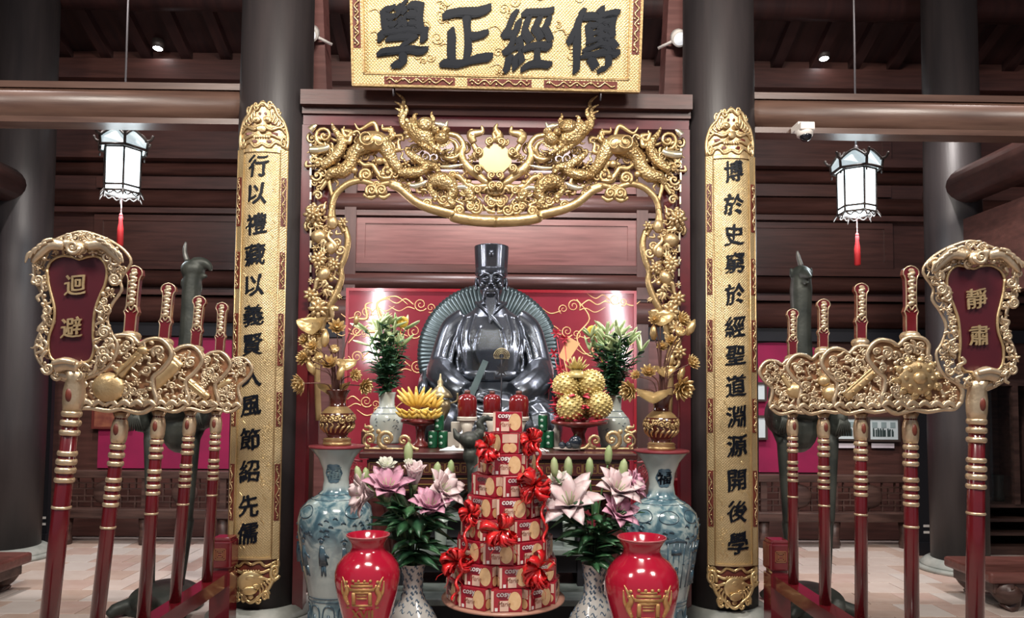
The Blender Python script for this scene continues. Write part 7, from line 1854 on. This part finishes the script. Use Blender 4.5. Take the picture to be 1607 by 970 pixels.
b = MB(); b.lathe([(.30, zbase-.02), (.335, zbase-.012), (.338, zbase-.002), (.30, zbase-.001)], (tx, TYC, 0), 44); b.build('plate', mat('plate_edge', (.42, .22, .16), .3), t)
ztop = AZ(794, 646, TYC-.05); step = (ztop-zbase)/9; RB2 = random.Random(5)
fz = step/BH*.985
for ti, (rp, n) in enumerate(tiers):
    z = zbase+ti*step; r = max(0, rp*kT-BD*.55); off = RB2.uniform(-.2, .2)+(PI/n if ti % 2 else 0)
    if n == 1: off = 0
    if rp and n > 3:      # cardboard disc carrying the next layer
        pass
    for j in range(n):
        a = 2*PI*j/n+off; x = tx+(ti*.0022)+r*math.sin(a); y = TYC-r*math.cos(a)
        e = bpy.data.objects.new('biscuit_box', None); COL.objects.link(e); e.empty_display_size = .05
        e.location = (x, y, z); e.rotation_euler = (0, 0, a+RB2.uniform(-.06, .06)); e.scale = (1, 1, fz)
        reg(e, 'red biscuit box with round biscuit picture, %s tier of the tower' % words[ti], 'biscuit box', 'biscuit boxes of the tower')
        o = bpy.data.objects.new('carton', cbody); COL.objects.link(o); o.parent = e
        for n_, me in cparts:
            q = bpy.data.objects.new(n_, me); COL.objects.link(q); q.parent = o
b = MB(); 
for ti, (rp, n) in enumerate(tiers[:-2]):
    r = max(.03, rp*kT-BD*1.25); b.lathe([(r, zbase+ti*step+.002), (r, zbase+(ti+1)*step-.002)], (tx+ti*.0022, TYC, 0), 24)
reg(b.build('tower_core', mat('core_card', (.30, .05, .05), .6)), 'red card core inside the biscuit tower', 'core')
# ribbons
M_rib = mat('red_ribbon', (.60, .010, .015), .22, col2=(.72, .03, .03), nscale=14, coat=.6)
def bow(x, y, r, dy, lab, seed):
    R = random.Random(seed); p = A(x, y, TYC+dy); k = r*kT
    t = thing('ribbon_bow', lab, 'ribbon', p, 'red ribbon bows on the tower')
    for j in range(15):
        a = R.uniform(0, 2*PI); e = Vector((math.cos(a), -R.uniform(.1, .8), math.sin(a))); e.normalize(); sd = Vector((-math.sin(a), 0, math.cos(a)))*.5+Vector((0, -.6, 0)); L_ = k*R.uniform(.75, 1.15)
        nn = e.cross(sd).normalized(); pts = [p+e*L_*u+nn*L_*w for u, w in ((0, 0), (.35, .22), (.75, .30), (1.0, .1), (.85, -.12), (.45, -.15), (.05, -.03))]
        b = MB(); b.strip(pts, [k*.10, k*.2, k*.26, k*.26, k*.24, k*.18, k*.08], sd, .0015, .1); b.build('loop', M_rib, t)
    for j in range(3):
        a = R.uniform(-2.6, -.5); e = Vector((math.cos(a), -.3, math.sin(a))); pts = [p+e*k*u*.5+Vector((.12*k*math.sin(u*5+j), -.02, 0)) for u in (0, .6, 1.2, 1.8, 2.4, 3.0)]; b = MB(); b.strip(pts, [k*.1]*6, Vector((0, -1, .3)), .0015, .15); b.build('tail', M_rib, t)
for i, (x, y, r, rr, lab) in enumerate(((768, 702, 24, 32, 'ribbon bow high on the tower, on the side of the bronze bird'), (832, 690, 22, 38, 'ribbon bow high on the tower, on the side of the flower balls'), (838, 762, 30, 56, 'large ribbon bow halfway up the tower, on the side of the paler lilies'), (738, 805, 19, 56, 'ribbon bow halfway up the tower, on the side of the pinker lilies'), (786, 832, 28, 70, 'ribbon bow in the middle of the tower front'), (716, 880, 26, 76, 'ribbon bow low on the tower, beside the pinker lilies vase'), (846, 892, 27, 80, 'ribbon bow low on the tower, beside the paler lilies vase'))):
    dx = (x-790)*kT; rad = rr*kT+.04; dy = -math.sqrt(max(.0004, rad*rad-min(dx*dx, rad*rad*.98)))-.01
    bow(x, y, r, dy, lab, i)
def curl(path, lab):
    b = MB(); pts = []
    cp = catmull([A(x, y, TYC+o) for x, y, o in path], 14)
    for i, p in enumerate(cp): a = i*.7; pts.append(p+Vector((.012*math.cos(a), -.012+.012*math.sin(a), 0)))
    b.strip(pts, [.008]*len(pts), Vector((1, 0, .3)), .0012); reg(b.build('curled_ribbon', M_rib), lab, 'ribbon', 'curled ribbons on the tower')
curl([(843, 690, -.14), (846, 730, -.17), (852, 790, -.20), (856, 850, -.22)], 'curled ribbon strand down the tower, on the side of the paler lilies')
curl([(742, 800, -.18), (732, 840, -.22), (722, 900, -.22), (712, 940, -.22)], 'curled ribbon strand down the tower, on the side of the pinker lilies')
